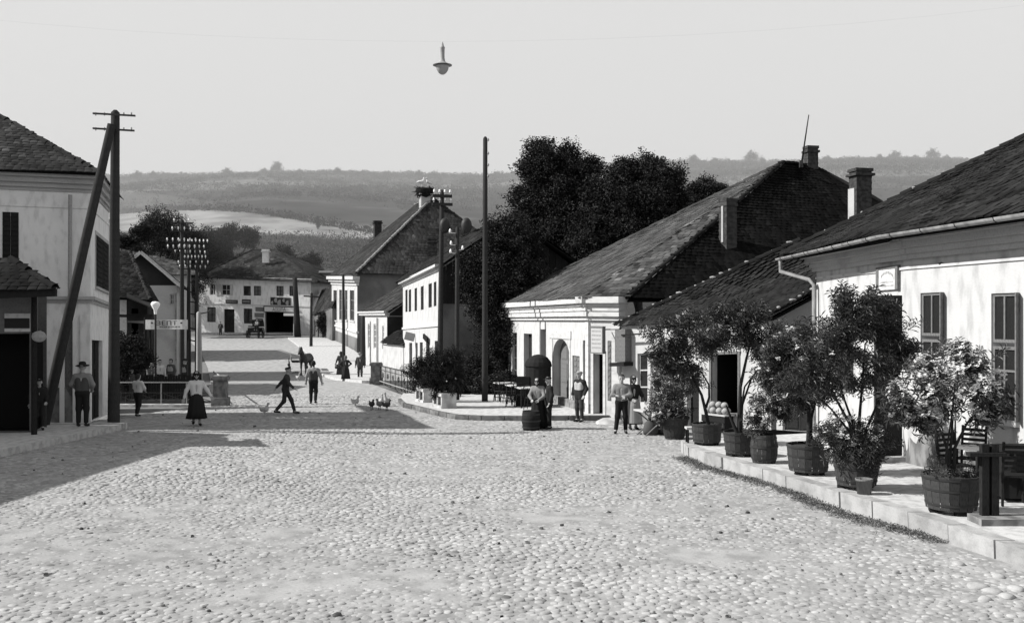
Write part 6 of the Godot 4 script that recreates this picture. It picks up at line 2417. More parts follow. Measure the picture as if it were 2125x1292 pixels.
	# a plank fence and stacked boxes behind the railing
	t = thing("plank_fence", "dark plank fence behind the left bridge railing", "fence", gr(330, 44.2))
	b = t.position
	for i in 30:
		var x := lerpf(-17.9, -14.3, i / 30.0)
		var k := B.new()
		k.tone(rng.randf_range(0.6, 1.5))
		var hgt := rng.randf_range(1.0, 1.18)
		k.box(V(x + 0.055, G(x, 44.2) + hgt * 0.5, -44.2 - 0.2 * i / 30.0) - b, V(0.105, hgt, 0.03))
		part("plank", k, M.wood_dark, t)
	for q in [0.3, 0.85]:
		var k := B.new()
		k.bar(V(-17.9, G(-16, 44.2) + q, -44.26) - b, V(-14.3, G(-16, 44.2) + q, -44.46) - b, 0.05, 0.09)
		part("rail", k, M.wood_dark, t)
	var crate_at := [[300.0, 45.0, 0.0, "wooden box at the bottom of the stack under the cloth sign"], [301.0, 45.0, 0.42, "wooden box on top of the stack under the cloth sign"], [318.0, 44.9, 0.0, "wooden box beside the stack behind the fence"], [372.0, 45.2, 0.0, "wooden box at the foot of the telegraph pole"]]
	for q in crate_at:
		var cr := thing("wooden_box", q[3], "box", gr(q[0], q[1]) + V(0, q[2], 0), rng.randf() * 0.6, "boxes at the stalls")
		for i in 4:
			for fz in [-0.24, 0.24]:
				var k := B.new()
				k.box(V(0, 0.06 + i * 0.1, fz), V(0.56, 0.085, 0.02))
				part("slat", k, M.wood_grey, cr)
		var k2 := B.new()
		k2.box(V(0, 0.02, 0), V(0.54, 0.03, 0.46))
		k2.box(V(-0.27, 0.21, 0), V(0.02, 0.4, 0.46))
		k2.box(V(0.27, 0.21, 0), V(0.02, 0.4, 0.46))
		part("frame", k2, M.wood_grey, cr)
	var cn := thing("stall_awning", "dark sloping awning over the stalls left of the globe lamp", "awning", gr(290, 47.0))
	b = cn.position
	var ck := B.new()
	ck.slab(at(262, 668, 46.4) - b, at(312, 672, 46.4) - b, at(316, 652, 48) - b, at(262, 648, 48) - b, V(0, -0.03, 0))
	part("canvas", ck, M.dark_wall, cn)
	for px in [264.0, 311.0]:
		var k := B.new()
		k.tube([gr(px, 46.5) - b, at(px, 670, 46.5) - b], [0.04, 0.04], 6)
		part("post", k, M.wood_dark, cn)
	# cafe tables and chairs
	var tabs := [[1048.0, 40.2, "cafe table nearest the tall mast with pale top"], [1074.0, 38.0, "pale cafe table in the middle of the group"], [1094.0, 36.6, "cafe table next to the woman in a shawl"]]
	for q in tabs:
		var c := gr(q[0], q[1])
		c.y += 0.16
		square_table("cafe_table", q[2], c, 0.35, 0.8, 0.7, M.wood_white, "tables outside the cafe")
	var ch := [[1036, 39.4, 0.6, "bentwood chair left of the first cafe table"], [1050, 38.9, 3.4, "bentwood chair in front of the first cafe table"], [1062, 40.4, -1.4, "bentwood chair right of the first cafe table"], [1060, 36.9, 3.0, "bentwood chair nearest the kerb in the cafe group"], [1078, 36.8, 3.3, "bentwood chair in front of the middle cafe table"], [1088, 38.4, -1.5, "bentwood chair between middle table and cafe wall"], [1100, 35.6, 2.7, "bentwood chair before the last cafe table"], [1072, 39.6, 0.2, "bentwood chair behind the middle cafe table"]]
	for q in ch:
		var c := gr(q[0], q[1])
		c.y += 0.16
		bent_chair("bentwood_chair", q[3], c, q[2], "chairs outside the cafe")
	# dark domed booth against the cafe wall
	t = thing("kiosk", "dark round topped booth standing against the cafe wall", "kiosk", gr(1117, 37.5) + V(0, 0.1, 0))
	var ks := B.new()
	ks.lathe(Vector3.ZERO, [Vector2(0.5, 0.0), Vector2(0.5, 1.55), Vector2(0.54, 1.6), Vector2(0.5, 1.75), Vector2(0.36, 1.93), Vector2(0.16, 2.02), Vector2(0.001, 2.05)], 16, Basis(), false)
	part("shell", ks, M.wood_dark, t)
	var kc := B.new()
	kc.box(V(-0.6, 0.6, 0.25), V(0.5, 1.2, 0.3))
	part("counter", kc, M.wood_dark, t)
	# folding table before the low shop
	t = thing("folding_table", "trestle table with crossed legs beside the woman in an apron", "table", gr(1358, 28.2), 0.35)
	var ft := B.new()
	ft.box(V(0, 0.72, 0), V(1.05, 0.05, 0.6))
	part("table_top", ft, M.wood_white, t)
	for z in [-0.25, 0.25]:
		for sgn in [-1, 1]:
			var lgb := B.new()
			lgb.bar(V(-0.45 * sgn, 0.0, z + 0.03 * sgn), V(0.45 * sgn, 0.7, z + 0.03 * sgn), 0.045, 0.03)
			part("leg", lgb, M.wood_grey, t)
	for q in [[-0.12, 0.05, 0.2], [0.3, -0.05, 0.17], [0.05, -0.1, 0.14]]:
		var sk := thing("sack", "dark full sack standing under the trestle table" if q[2] > 0.18 else ("smaller dark sack at the right under the trestle table" if q[2] > 0.15 else "smallest dark sack at the back under the trestle table"), "sack", t.position + V(q[0], 0, q[1]))
		var kb2 := B.new()
		kb2.tone(0.08)
		kb2.lathe(Vector3.ZERO, [Vector2(0.001, 0), Vector2(q[2], 0.02), Vector2(q[2] * 1.15, 0.15), Vector2(q[2] * 0.9, 0.35), Vector2(q[2] * 0.3, 0.45), Vector2(q[2] * 0.4, 0.5), Vector2(0.001, 0.5)], 14, Basis(), true, 0.06, 3.0)
		part("bag", kb2, M.cloth, sk)
	# round stone by the cafe corner, crate beside the woman in a shawl
	t = thing("corner_stone", "rounded pale guard stone at the cafe corner", "stone", gr(1266, 32.0))
	var cs := B.new()
	cs.lathe(Vector3.ZERO, [Vector2(0.5, -0.05), Vector2(0.46, 0.08), Vector2(0.3, 0.16), Vector2(0.001, 0.2)], 14, Basis(), true, 0.06, 3.0)
	part("stone", cs, M.stone_white, t)
	t = thing("dark_tub", "dark upturned barrel in front of the woman in a shawl", "barrel", gr(1102, 29.6))
	var db := B.new()
	db.lathe(Vector3.ZERO, [Vector2(0.24, 0.0), Vector2(0.29, 0.3), Vector2(0.26, 0.6), Vector2(0.24, 0.6), Vector2(0.23, 0.56), Vector2(0.001, 0.56)], 20)
	part("barrel_body", db, M.wood_dark, t)
	for y in [0.1, 0.3, 0.5]:
		var hp := B.new()
		hp.lathe(V(0, y, 0), [Vector2(0.275 + 0.02 * (1.0 - absf(y - 0.3) * 5.0), -0.025), Vector2(0.277 + 0.02 * (1.0 - absf(y - 0.3) * 5.0), 0.025)], 20)
		part("hoop", hp, M.iron, t)
	# right edge: board post, table, chairs, big vat
	var pv := 0.13
	t = thing("board_post", "dark wooden post with crossbar in a stone foot at right", "post", Vector3(6.75, pv - 0.02, -13.6))
	for x in [-0.08, 0.06]:
		var pb := B.new()
		pb.box(V(x, 0.56, 0), V(0.1, 1.12, 0.09))
		part("post", pb, M.wood_dark, t)
	var cbb := B.new()
	cbb.box(V(-0.06, 0.98, 0.02), V(0.52, 0.05, 0.14))
	part("crossbar", cbb, M.wood_dark, t)
	var fb := B.new()
	fb.box(V(0.15, 0.03, 0.06), V(0.8, 0.17, 0.42))
	part("foot", fb, M.stone_grey, t)
	t = thing("wine_table", "table with a dark cloth hanging to the ground at right edge", "table", Vector3(8.35, 0.12, -15.6), 0.1)
	var wt := B.new()
	wt.box(V(0, 0.76, 0), V(1.2, 0.04, 0.9))
	part("table_top", wt, M.wood_dark, t)
	var wc := B.new()
	wc.tone(0.025)
	for k in 28:
		var q0 := TAU * k / 28.0
		var q1 := TAU * (k + 1) / 28.0
		var sq := func(an, e): 
			var c := cos(an)
			var sn := sin(an)
			var m := 1.0 / maxf(absf(c) , absf(sn))
			return V(c * m * 0.62 * e, 0, sn * m * 0.47 * e)
		var f0 := 1.0 + 0.06 * sin(k * 2.4)
		var f1 := 1.0 + 0.06 * sin((k + 1) * 2.4)
		wc.quad(sq.call(q0, 1.0) + V(0, 0.78, 0), sq.call(q1, 1.0) + V(0, 0.78, 0), sq.call(q1, f1 * 1.05) + V(0, 0.05, 0), sq.call(q0, f0 * 1.05) + V(0, 0.05, 0))
	part("tablecloth", wc, M.cloth, t)
	slat_chair("garden_chair", "slatted garden chair tipped against the dark clothed table", Vector3(7.75, 0.12, -14.9), 2.9, "slatted chairs behind the nearest tub")
	slat_chair("garden_chair", "slatted garden chair behind the nearest tub's stem", Vector3(7.35, 0.12, -15.9), 0.4, "slatted chairs behind the nearest tub")
	slat_chair("garden_chair", "slatted garden chair close to the long house wall", Vector3(7.9, 0.12, -16.6), -0.7, "slatted chairs behind the nearest tub")
	square_table("garden_table", "garden table with pale worn top between the slatted chairs", Vector3(7.75, 0.12, -15.75), 0.15, 0.8, 0.7, M.wood_grey)
	for i in 7:
		var rp := gr([2030.0, 2062.0, 2090.0, 2045.0, 2110.0, 1990.0, 2075.0][i], [11.2, 11.0, 10.8, 10.7, 11.1, 12.2, 11.6][i])
		var rk := thing("loose_stone", ["flat pale stone lying lowest at the right edge", "pale stone behind the lowest flat stone at right", "rounded pale stone at the right picture edge", "small pale stone left of the flat ones at right", "pale stone half buried against the kerb at right", "single pale stone left of the post's foot", "small pale stone below the post's foot"][i], "stone", rp, i * 1.3, "loose stones by the right kerb")
		var rb := B.new()
		rb.lathe(Vector3.ZERO, [Vector2(0.13, -0.03), Vector2(0.15, 0.02), Vector2(0.1, 0.06), Vector2(0.001, 0.075)], 9, Basis.from_scale(Vector3([0.9, 0.75, 0.6, 0.5, 0.7, 0.5, 0.4][i], 0.6, [0.9, 0.8, 0.7, 0.5, 0.6, 0.6, 0.5][i])), true, 0.12, 3.0)
		part("stone", rb, M.cobble, rk)
	# carriage, cart and horse in the street
	t = thing("carriage", "dark hooded carriage standing before the inn", "carriage", gr(531, 104))
	wheel(t, V(-0.75, 0.55, 0.0), 0.55); wheel(t, V(0.75, 0.55, 0.0), 0.55)
	wheel(t, V(-0.62, 0.42, 1.3), 0.42); wheel(t, V(0.62, 0.42, 1.3), 0.42)
	var cb2 := B.new()
	cb2.box(V(0, 0.85, 0.4), V(1.1, 0.5, 1.9))
	cb2.box(V(0, 1.25, 0.95), V(1.1, 0.12, 0.5))
	part("carriage_body", cb2, M.wood_dark, t)
	var hd := B.new()
	for i in 6:
		var a0 := 0.1 + i * 0.33
		var a1 := a0 + 0.33
		hd.slab(V(-0.65, 1.15 + sin(a0) * 0.85, -0.1 - cos(a0) * 0.8), V(0.65, 1.15 + sin(a0) * 0.85, -0.1 - cos(a0) * 0.8), V(0.65, 1.15 + sin(a1) * 0.85, -0.1 - cos(a1) * 0.8), V(-0.65, 1.15 + sin(a1) * 0.85, -0.1 - cos(a1) * 0.8), V(0, -0.04, 0))
	part("hood", hd, M.coat, t)
	var axb := B.new()
	axb.bar(V(-1.0, 0.42, 1.35), V(1.0, 0.42, 1.35), 0.1, 0.1)
	part("axle", axb, M.wood_dark, t)
	t = thing("horse_cart", "low horse cart behind the dark horse in the street", "cart", gr(622, 71.5), 0.25)
	wheel(t, V(-0.8, 0.5, 0.0), 0.5); wheel(t, V(0.8, 0.5, 0.0), 0.5)
	wheel(t, V(-0.8, 0.42, 1.7), 0.42); wheel(t, V(0.8, 0.42, 1.7), 0.42)
	for i in 5:
		var bb := B.new()
		bb.box(V(-0.5 + i * 0.25, 0.78, 0.8), V(0.23, 0.06, 2.6))
		part("plank", bb, M.wood_dark, t)
	for sx in [-0.66, 0.66]:
		var bb := B.new()
		bb.bar(V(sx, 1.05, -0.5), V(sx, 1.0, 2.1), 0.05, 0.35)
		part("side_board", bb, M.wood_grey, t)
	var sft := B.new()
	sft.bar(V(0, 0.7, 2.0), V(0, 0.85, 4.2), 0.07, 0.07)
	part("shaft", sft, M.wood_dark, t)
	var hb2 := [[V(0, 1.22, -0.6), V(0, 1.2, 0.45), 0.3, 0.29], [V(0, 1.3, 0.55), V(0, 1.78, 0.95), 0.2, 0.13], [V(0, 1.85, 0.98), V(0, 1.55, 1.32), 0.12, 0.075], [V(0.06, 1.93, 0.95), V(0.08, 2.08, 0.95), 0.03, 0.015], [V(-0.06, 1.93, 0.95), V(-0.08, 2.08, 0.95), 0.03, 0.015]]
	for sx in [-0.16, 0.16]:
		hb2.append([V(sx, 1.05, 0.42), V(sx, 0.58, 0.46), 0.12, 0.06]); hb2.append([V(sx, 0.58, 0.46), V(sx, 0.08, 0.44), 0.055, 0.045]); hb2.append([V(sx, 0.06, 0.44), V(sx, 0.04, 0.5), 0.06, 0.06])
		hb2.append([V(sx, 1.1, -0.62), V(sx, 0.75, -0.5), 0.2, 0.1]); hb2.append([V(sx, 0.75, -0.5), V(sx, 0.52, -0.72), 0.08, 0.055]); hb2.append([V(sx, 0.52, -0.72), V(sx, 0.08, -0.66), 0.05, 0.045]); hb2.append([V(sx, 0.06, -0.66), V(sx, 0.04, -0.6), 0.06, 0.06])
	hb2.append([V(0, 1.3, -0.88), V(0, 0.6, -1.0), 0.07, 0.05])
	var hp3 := gr(634, 68)
	animal("horse", "dark horse facing the camera in harness before the cart", "horse", hp3, -0.15, hb2, 0.035, 1.0, M.coat)
	# poultry on the road
	var fowl := [[737, 845, 38.6, 0.05, 0.7, 1.2, "pale goose farthest left of the flock"], [771, 852, 37.3, 0.0, 0.1, 0.6, "dark hen at the left of the flock by the pavement"], [788, 851, 37.4, 0.02, 0.35, -0.8, "mottled hen in the middle of the flock"], [802, 853, 37.0, 0.0, 0.12, 2.2, "dark hen lowest in the flock beside the kerb"], [791, 840, 39.0, 0.14, 0.75, 0.4, "white goose with upright neck behind the hens"], [803, 838, 39.4, 0.16, 0.75, -0.5, "white goose with upright neck nearest the pavement"], [548, 868, 34.8, 0.06, 0.75, 1.5, "white goose alone near the striding man's feet"], [618, 783, 61.0, 0.1, 0.7, 0.9, "white goose beside the walking man in the middle of the road"]]
	for q in fowl:
		var p := gr(q[0], q[2])
		animal("goose" if q[4] > 0.5 else "hen", q[6], "goose" if q[4] > 0.5 else "hen", p, q[5], hen_bones(q[3]), 0.02, q[4] * 0.5, M.feather, "poultry on the road").scale = Vector3.ONE * (0.95 if q[4] > 0.5 else 0.95)

func disc(t: Node3D, c: Vector3, r: float, turn: float):
	var b := B.new()
	b.lathe(c, [Vector2(0.001, 0.08), Vector2(r * 0.5, 0.07), Vector2(r, 0.0), Vector2(r * 0.95, -0.02), Vector2(0.001, 0.02)], 20, Basis(Vector3.UP, turn) * Basis(Vector3(1, 0, 0), PI * 0.5) * Basis.from_scale(Vector3(0.85, 1, 1.25)))
	part("reflector_disc", b, M.coat, t)

func pillar(label: String, base: Vector3, w: float, h: float):
	var t := thing("bridge_pillar", label, "pillar", base, 0.12, "pillars of the bridge railings")
	var a := B.new()
	a.box(V(0, 0.1, 0), V(w + 0.14, 0.5, w + 0.14))
	part("plinth", a, M.stone_grey, t)
	a = B.new()
	a.box(V(0, 0.36 + (h - 0.36) * 0.5 - 0.08, 0), V(w, h - 0.36, w))
	part("shaft", a, M.stone_grey, t)
	a = B.new()
	a.box(V(0, h - 0.1, 0), V(w + 0.14, 0.12, w + 0.14))
	a.box(V(0, h - 0.01, 0), V(w + 0.05, 0.07, w + 0.05))
	part("cap", a, M.stone_grey, t)

func blob(x: float, y: float, z: float, rx: float, ry: float, rz: float) -> Array:
	return [V(x, y, z), V(rx, ry, rz)]

func tubs():
	rng.seed = 321
	var py := func(d: float) -> float: return lerpf(0.13, -0.1, clampf((d - 14.0) / 10.0, 0, 1))
	var at_px := func(px: float, d: float) -> Vector3: return Vector3((px - 1062.5) / FOCAL * d, py.call(d), -d)
	# O6, nearest: flowering
	var p: Vector3 = at_px.call(1975, 14.3)
	tub("wooden_tub", "wooden tub nearest the camera at the pavement edge", p, 0.42, 0.5, 0.84)
	oleander("pale flowering oleander in the tub nearest the camera", p + V(0, 0.55, 0), [[V(-0.03, -0.05, 0), V(-0.05, 0.35, 0), V(-0.2, 0.75, 0.05), V(-0.42, 1.15, 0.05), 0.03], [V(0.02, -0.05, 0.02), V(0.05, 0.4, 0), V(0.25, 0.75, -0.05), V(0.5, 1.1, 0), 0.03], [V(0.0, -0.05, -0.03), V(0, 0.4, -0.02), V(0.02, 0.8, 0.0), V(0.05, 1.35, 0), 0.026], [V(-0.06, -0.05, 0.03), V(-0.1, 0.3, 0.05), V(-0.1, 0.8, 0.2), V(-0.1, 1.2, 0.3), 0.022], [V(0.05, -0.05, -0.03), V(0.1, 0.35, -0.08), V(0.15, 0.7, -0.2), V(0.2, 1.1, -0.3), 0.022]],
		[blob(-0.5, 1.15, 0, 0.42, 0.34, 0.35), blob(0.0, 1.25, 0.05, 0.5, 0.42, 0.45), blob(0.45, 1.2, 0, 0.38, 0.4, 0.38), blob(0.15, 1.65, 0, 0.3, 0.32, 0.3), blob(-0.15, 1.5, -0.1, 0.4, 0.3, 0.35), blob(-0.75, 0.95, 0.05, 0.22, 0.22, 0.2), blob(0.55, 0.95, 0.1, 0.2, 0.16, 0.2), blob(-0.35, 0.85, 0.1, 0.15, 0.2, 0.15)], 380, 560, 0.92, 0.62)
	var under := thing("bedding_plant", "small plants round the foot of the nearest oleander", "plant", p + V(0, 0.53, 0))
	shrub_leaves(under, [blob(-0.22, 0.06, 0.1, 0.16, 0.1, 0.16), blob(0.2, 0.06, 0.1, 0.15, 0.1, 0.15), blob(0.0, 0.1, -0.15, 0.2, 0.14, 0.15)], 60, 0.55)
	# O5: the big one
	p = at_px.call(1778, 16.5)
	tub("wooden_tub", "large wooden tub with the small pot before it", p, 0.41, 0.52, 0.78)
	oleander("largest dark oleander crown before the open door of the long house", p + V(0, 0.58, 0), [[V(0, -0.05, 0), V(-0.1, 0.5, 0), V(-0.35, 0.95, 0.0), V(-0.75, 1.5, 0.1), 0.035], [V(0.03, -0.05, 0.03), V(0.05, 0.6, 0), V(0.1, 1.2, 0.0), V(0.15, 1.9, 0), 0.035], [V(0.05, -0.05, -0.03), V(0.2, 0.5, 0), V(0.4, 1.0, 0.05), V(0.62, 1.5, 0.1), 0.032], [V(-0.03, -0.05, 0.05), V(-0.15, 0.4, 0.1), V(-0.5, 0.8, 0.2), V(-0.9, 1.15, 0.2), 0.028], [V(0.0, -0.05, -0.05), V(0.0, 0.5, -0.15), V(-0.15, 1.0, -0.25), V(-0.25, 1.6, -0.3), 0.03]],
		[blob(-0.6, 1.55, 0.05, 0.5, 0.45, 0.45), blob(-0.05, 1.6, 0.0, 0.5, 0.5, 0.5), blob(0.1, 2.1, 0.0, 0.5, 0.4, 0.45), blob(-0.3, 2.05, 0, 0.4, 0.35, 0.4), blob(-0.05, 2.5, 0.0, 0.32, 0.3, 0.3), blob(0.35, 2.55, 0, 0.18, 0.2, 0.18), blob(0.5, 1.75, 0, 0.42, 0.5, 0.4), blob(0.85, 1.7, 0.05, 0.28, 0.3, 0.26), blob(0.2, 1.35, 0.2, 0.5, 0.35, 0.4), blob(-0.85, 1.25, 0.1, 0.4, 0.35, 0.35), blob(0.65, 2.0, 0.0, 0.28, 0.3, 0.28)], 820, 40, 0.98, 0.5, "oleander", "oleander_bush", -0.06)
	var fl := thing("flowering_plant", "leafy pale flowered plant round the foot of the largest oleander", "plant", p + V(-0.05, 0.58, 0.1))
	shrub_leaves(fl, [blob(-0.3, 0.3, 0, 0.3, 0.3, 0.3), blob(0.25, 0.3, 0, 0.32, 0.32, 0.3), blob(0, 0.15, 0.25, 0.35, 0.2, 0.25), blob(0.1, 0.0, 0.35, 0.2, 0.2, 0.12)], 330, 0.8, -0.4)
	blossoms(fl, [blob(-0.05, 0.3, 0.05, 0.5, 0.35, 0.4)], 90, 0.5)
	var pot := thing("small_pot", "small pale pot standing in front of the large tub", "pot", at_px.call(1794, 15.9))
	var pb := B.new()
	pb.lathe(Vector3.ZERO, [Vector2(0.001, 0), Vector2(0.11, 0.0), Vector2(0.13, 0.22), Vector2(0.142, 0.22), Vector2(0.142, 0.26), Vector2(0.125, 0.26), Vector2(0.12, 0.2), Vector2(0.001, 0.19)], 18)
	part("pot_body", pb, M.wood_grey, pot)
	# O4
	p = at_px.call(1678, 18.2)
	tub("wooden_tub", "wide dark tub between the barrel and the large tub", p, 0.4, 0.5, 0.88)
	oleander("oleander with dark crown and pale flowers left of the largest", p + V(0, 0.55, 0), [[V(0, -0.05, 0), V(0.02, 0.5, 0), V(-0.02, 1.0, 0), V(-0.25, 1.5, 0), 0.05], [V(0.04, -0.05, 0), V(0.06, 0.5, 0), V(0.15, 0.9, 0), V(0.35, 1.4, 0.05), 0.035]],
		[blob(-0.35, 1.45, 0, 0.5, 0.45, 0.45), blob(0.1, 1.35, 0, 0.5, 0.45, 0.45), blob(-0.05, 1.85, 0, 0.5, 0.42, 0.45), blob(0.35, 1.8, 0, 0.4, 0.45, 0.4), blob(-0.3, 1.05, 0.05, 0.4, 0.3, 0.35), blob(0.05, 0.95, 0, 0.35, 0.3, 0.3), blob(-0.6, 1.75, 0, 0.3, 0.3, 0.3), blob(-0.7, 1.25, 0, 0.25, 0.3, 0.25)], 640, 190, 0.98, 0.58)
	var f4 := thing("flowering_plant", "low flowering plant at the right rim of the wide dark tub", "plant", p + V(0.25, 0.55, 0.1))
	shrub_leaves(f4, [blob(0.0, 0.1, 0, 0.25, 0.18, 0.2), blob(0.2, 0.16, 0.05, 0.18, 0.18, 0.15)], 90, 0.65, -0.5)
	blossoms(f4, [blob(0.1, 0.16, 0.05, 0.25, 0.16, 0.18)], 14, 0.65)
	# O3: the barrel
	p = at_px.call(1586, 19.8)
	tub("plant_barrel", "tall barrel used as a plant pot between two tubs", p, 0.24, 0.58, 0.95, 0.045, false)
	oleander("short bushy oleander with pale flowers in the tall barrel", p + V(0, 0.55, 0), [[V(0, -0.05, 0), V(0.0, 0.4, 0), V(-0.05, 0.9, 0), 0.02], [V(0.05, -0.05, 0), V(0.08, 0.5, 0.02), V(0.12, 1.2, 0.03), 0.012]],
		[blob(-0.02, 0.55, 0, 0.28, 0.3, 0.28), blob(0.22, 0.85, 0, 0.3, 0.3, 0.28), blob(0.3, 1.15, 0, 0.25, 0.25, 0.25), blob(0.35, 0.55, 0.05, 0.2, 0.2, 0.2), blob(-0.15, 0.3, 0.05, 0.2, 0.2, 0.2)], 270, 150, 0.9, 0.55)
	# O2
	p = at_px.call(1535, 20.9)
	tub("wooden_tub", "broad tub left of the tall barrel", p, 0.36, 0.46, 0.82)
	oleander("tall bare stemmed oleander left of the tall barrel", p + V(0, 0.5, 0), [[V(-0.02, -0.05, 0), V(-0.12, 0.15, 0), V(-0.2, 0.35, 0), V(-0.3, 0.6, 0.05), 0.05], [V(0, -0.05, 0), V(0.0, 0.4, 0), V(0.02, 1.0, 0), V(0.15, 1.6, 0), V(0.25, 2.0, 0), 0.055], [V(0.03, -0.05, 0), V(0.06, 0.6, 0.0), V(0.25, 1.15, 0), V(0.5, 1.5, 0), 0.035], [V(0.03, 0.5, 0), V(0.1, 1.0, 0.05), V(0.4, 1.4, 0.05), 0.028]],
		[blob(-0.35, 2.1, 0, 0.5, 0.32, 0.42), blob(0.1, 2.2, 0, 0.5, 0.35, 0.42), blob(0.5, 2.0, 0, 0.45, 0.4, 0.4), blob(0.75, 1.65, 0, 0.3, 0.4, 0.3), blob(0.3, 2.5, 0, 0.35, 0.25, 0.3), blob(-0.75, 1.95, 0, 0.35, 0.28, 0.3), blob(-0.2, 2.45, 0, 0.35, 0.25, 0.3)], 600, 60, 1.0, 0.55)
	# O1
	p = at_px.call(1467, 23.0)
	tub("wooden_tub", "farthest wooden tub at the end of the pavement", p, 0.36, 0.44, 0.9)
	oleander("oleander standing in the farthest tub with a leaning trunk", p + V(0, 0.48, 0), [[V(0.05, -0.05, 0), V(-0.02, 0.3, 0), V(-0.12, 0.7, 0), V(-0.35, 1.15, 0), V(-0.5, 1.7, 0), 0.05], [V(-0.02, 0.4, 0), V(0.06, 0.65, 0), V(0.05, 0.95, 0), V(-0.15, 1.3, 0), 0.035]],
		[blob(-0.55, 1.55, 0, 0.5, 0.5, 0.45), blob(-0.3, 2.0, 0, 0.55, 0.4, 0.45), blob(-0.9, 2.0, 0, 0.5, 0.32, 0.4), blob(-0.55, 1.1, 0, 0.4, 0.35, 0.35), blob(0.1, 2.25, 0, 0.5, 0.35, 0.4), blob(-1.05, 1.6, 0, 0.35, 0.3, 0.3), blob(-0.5, 2.4, 0, 0.4, 0.25, 0.35)], 600, 80, 1.05, 0.55)
	var bn := thing("bench", "low wooden stool beside the farthest tub", "stool", at_px.call(1436, 23.4))
	var bb := B.new()
	bb.box(V(0, 0.36, 0), V(0.3, 0.05, 0.3))
	part("seat", bb, M.wood_white, bn)
	for sx in [-0.11, 0.11]:
		for sz in [-0.11, 0.11]:
			var lb := B.new()
			lb.box(V(sx, 0.17, sz), V(0.04, 0.34, 0.04))
			part("leg", lb, M.wood_dark, bn)
	# O0: flowering, in a wide vat by the trestle table
	p = gr(1400, 27.0)
	tub("plant_vat", "wide weathered vat by the trestle table", p, 0.42, 0.62, 0.62, 0.0, false)
	oleander("flowering oleander in the wide vat by the trestle table", p + V(0, 0.6, 0), [[V(0, -0.05, 0), V(-0.1, 0.4, 0), V(-0.25, 0.9, 0), 0.025], [V(0.05, -0.05, 0), V(0.1, 0.5, 0), V(0.0, 1.0, 0), 0.025]],
		[blob(-0.2, 0.45, 0, 0.42, 0.4, 0.35), blob(-0.3, 0.95, 0, 0.4, 0.4, 0.35), blob(0.1, 0.7, 0, 0.35, 0.4, 0.35), blob(-0.05, 1.3, 0, 0.4, 0.3, 0.35), blob(-0.4, 0.1, 0.1, 0.3, 0.25, 0.25), blob(0.05, 0.2, 0.15, 0.3, 0.25, 0.2)], 420, 420, 1.0, 0.6)

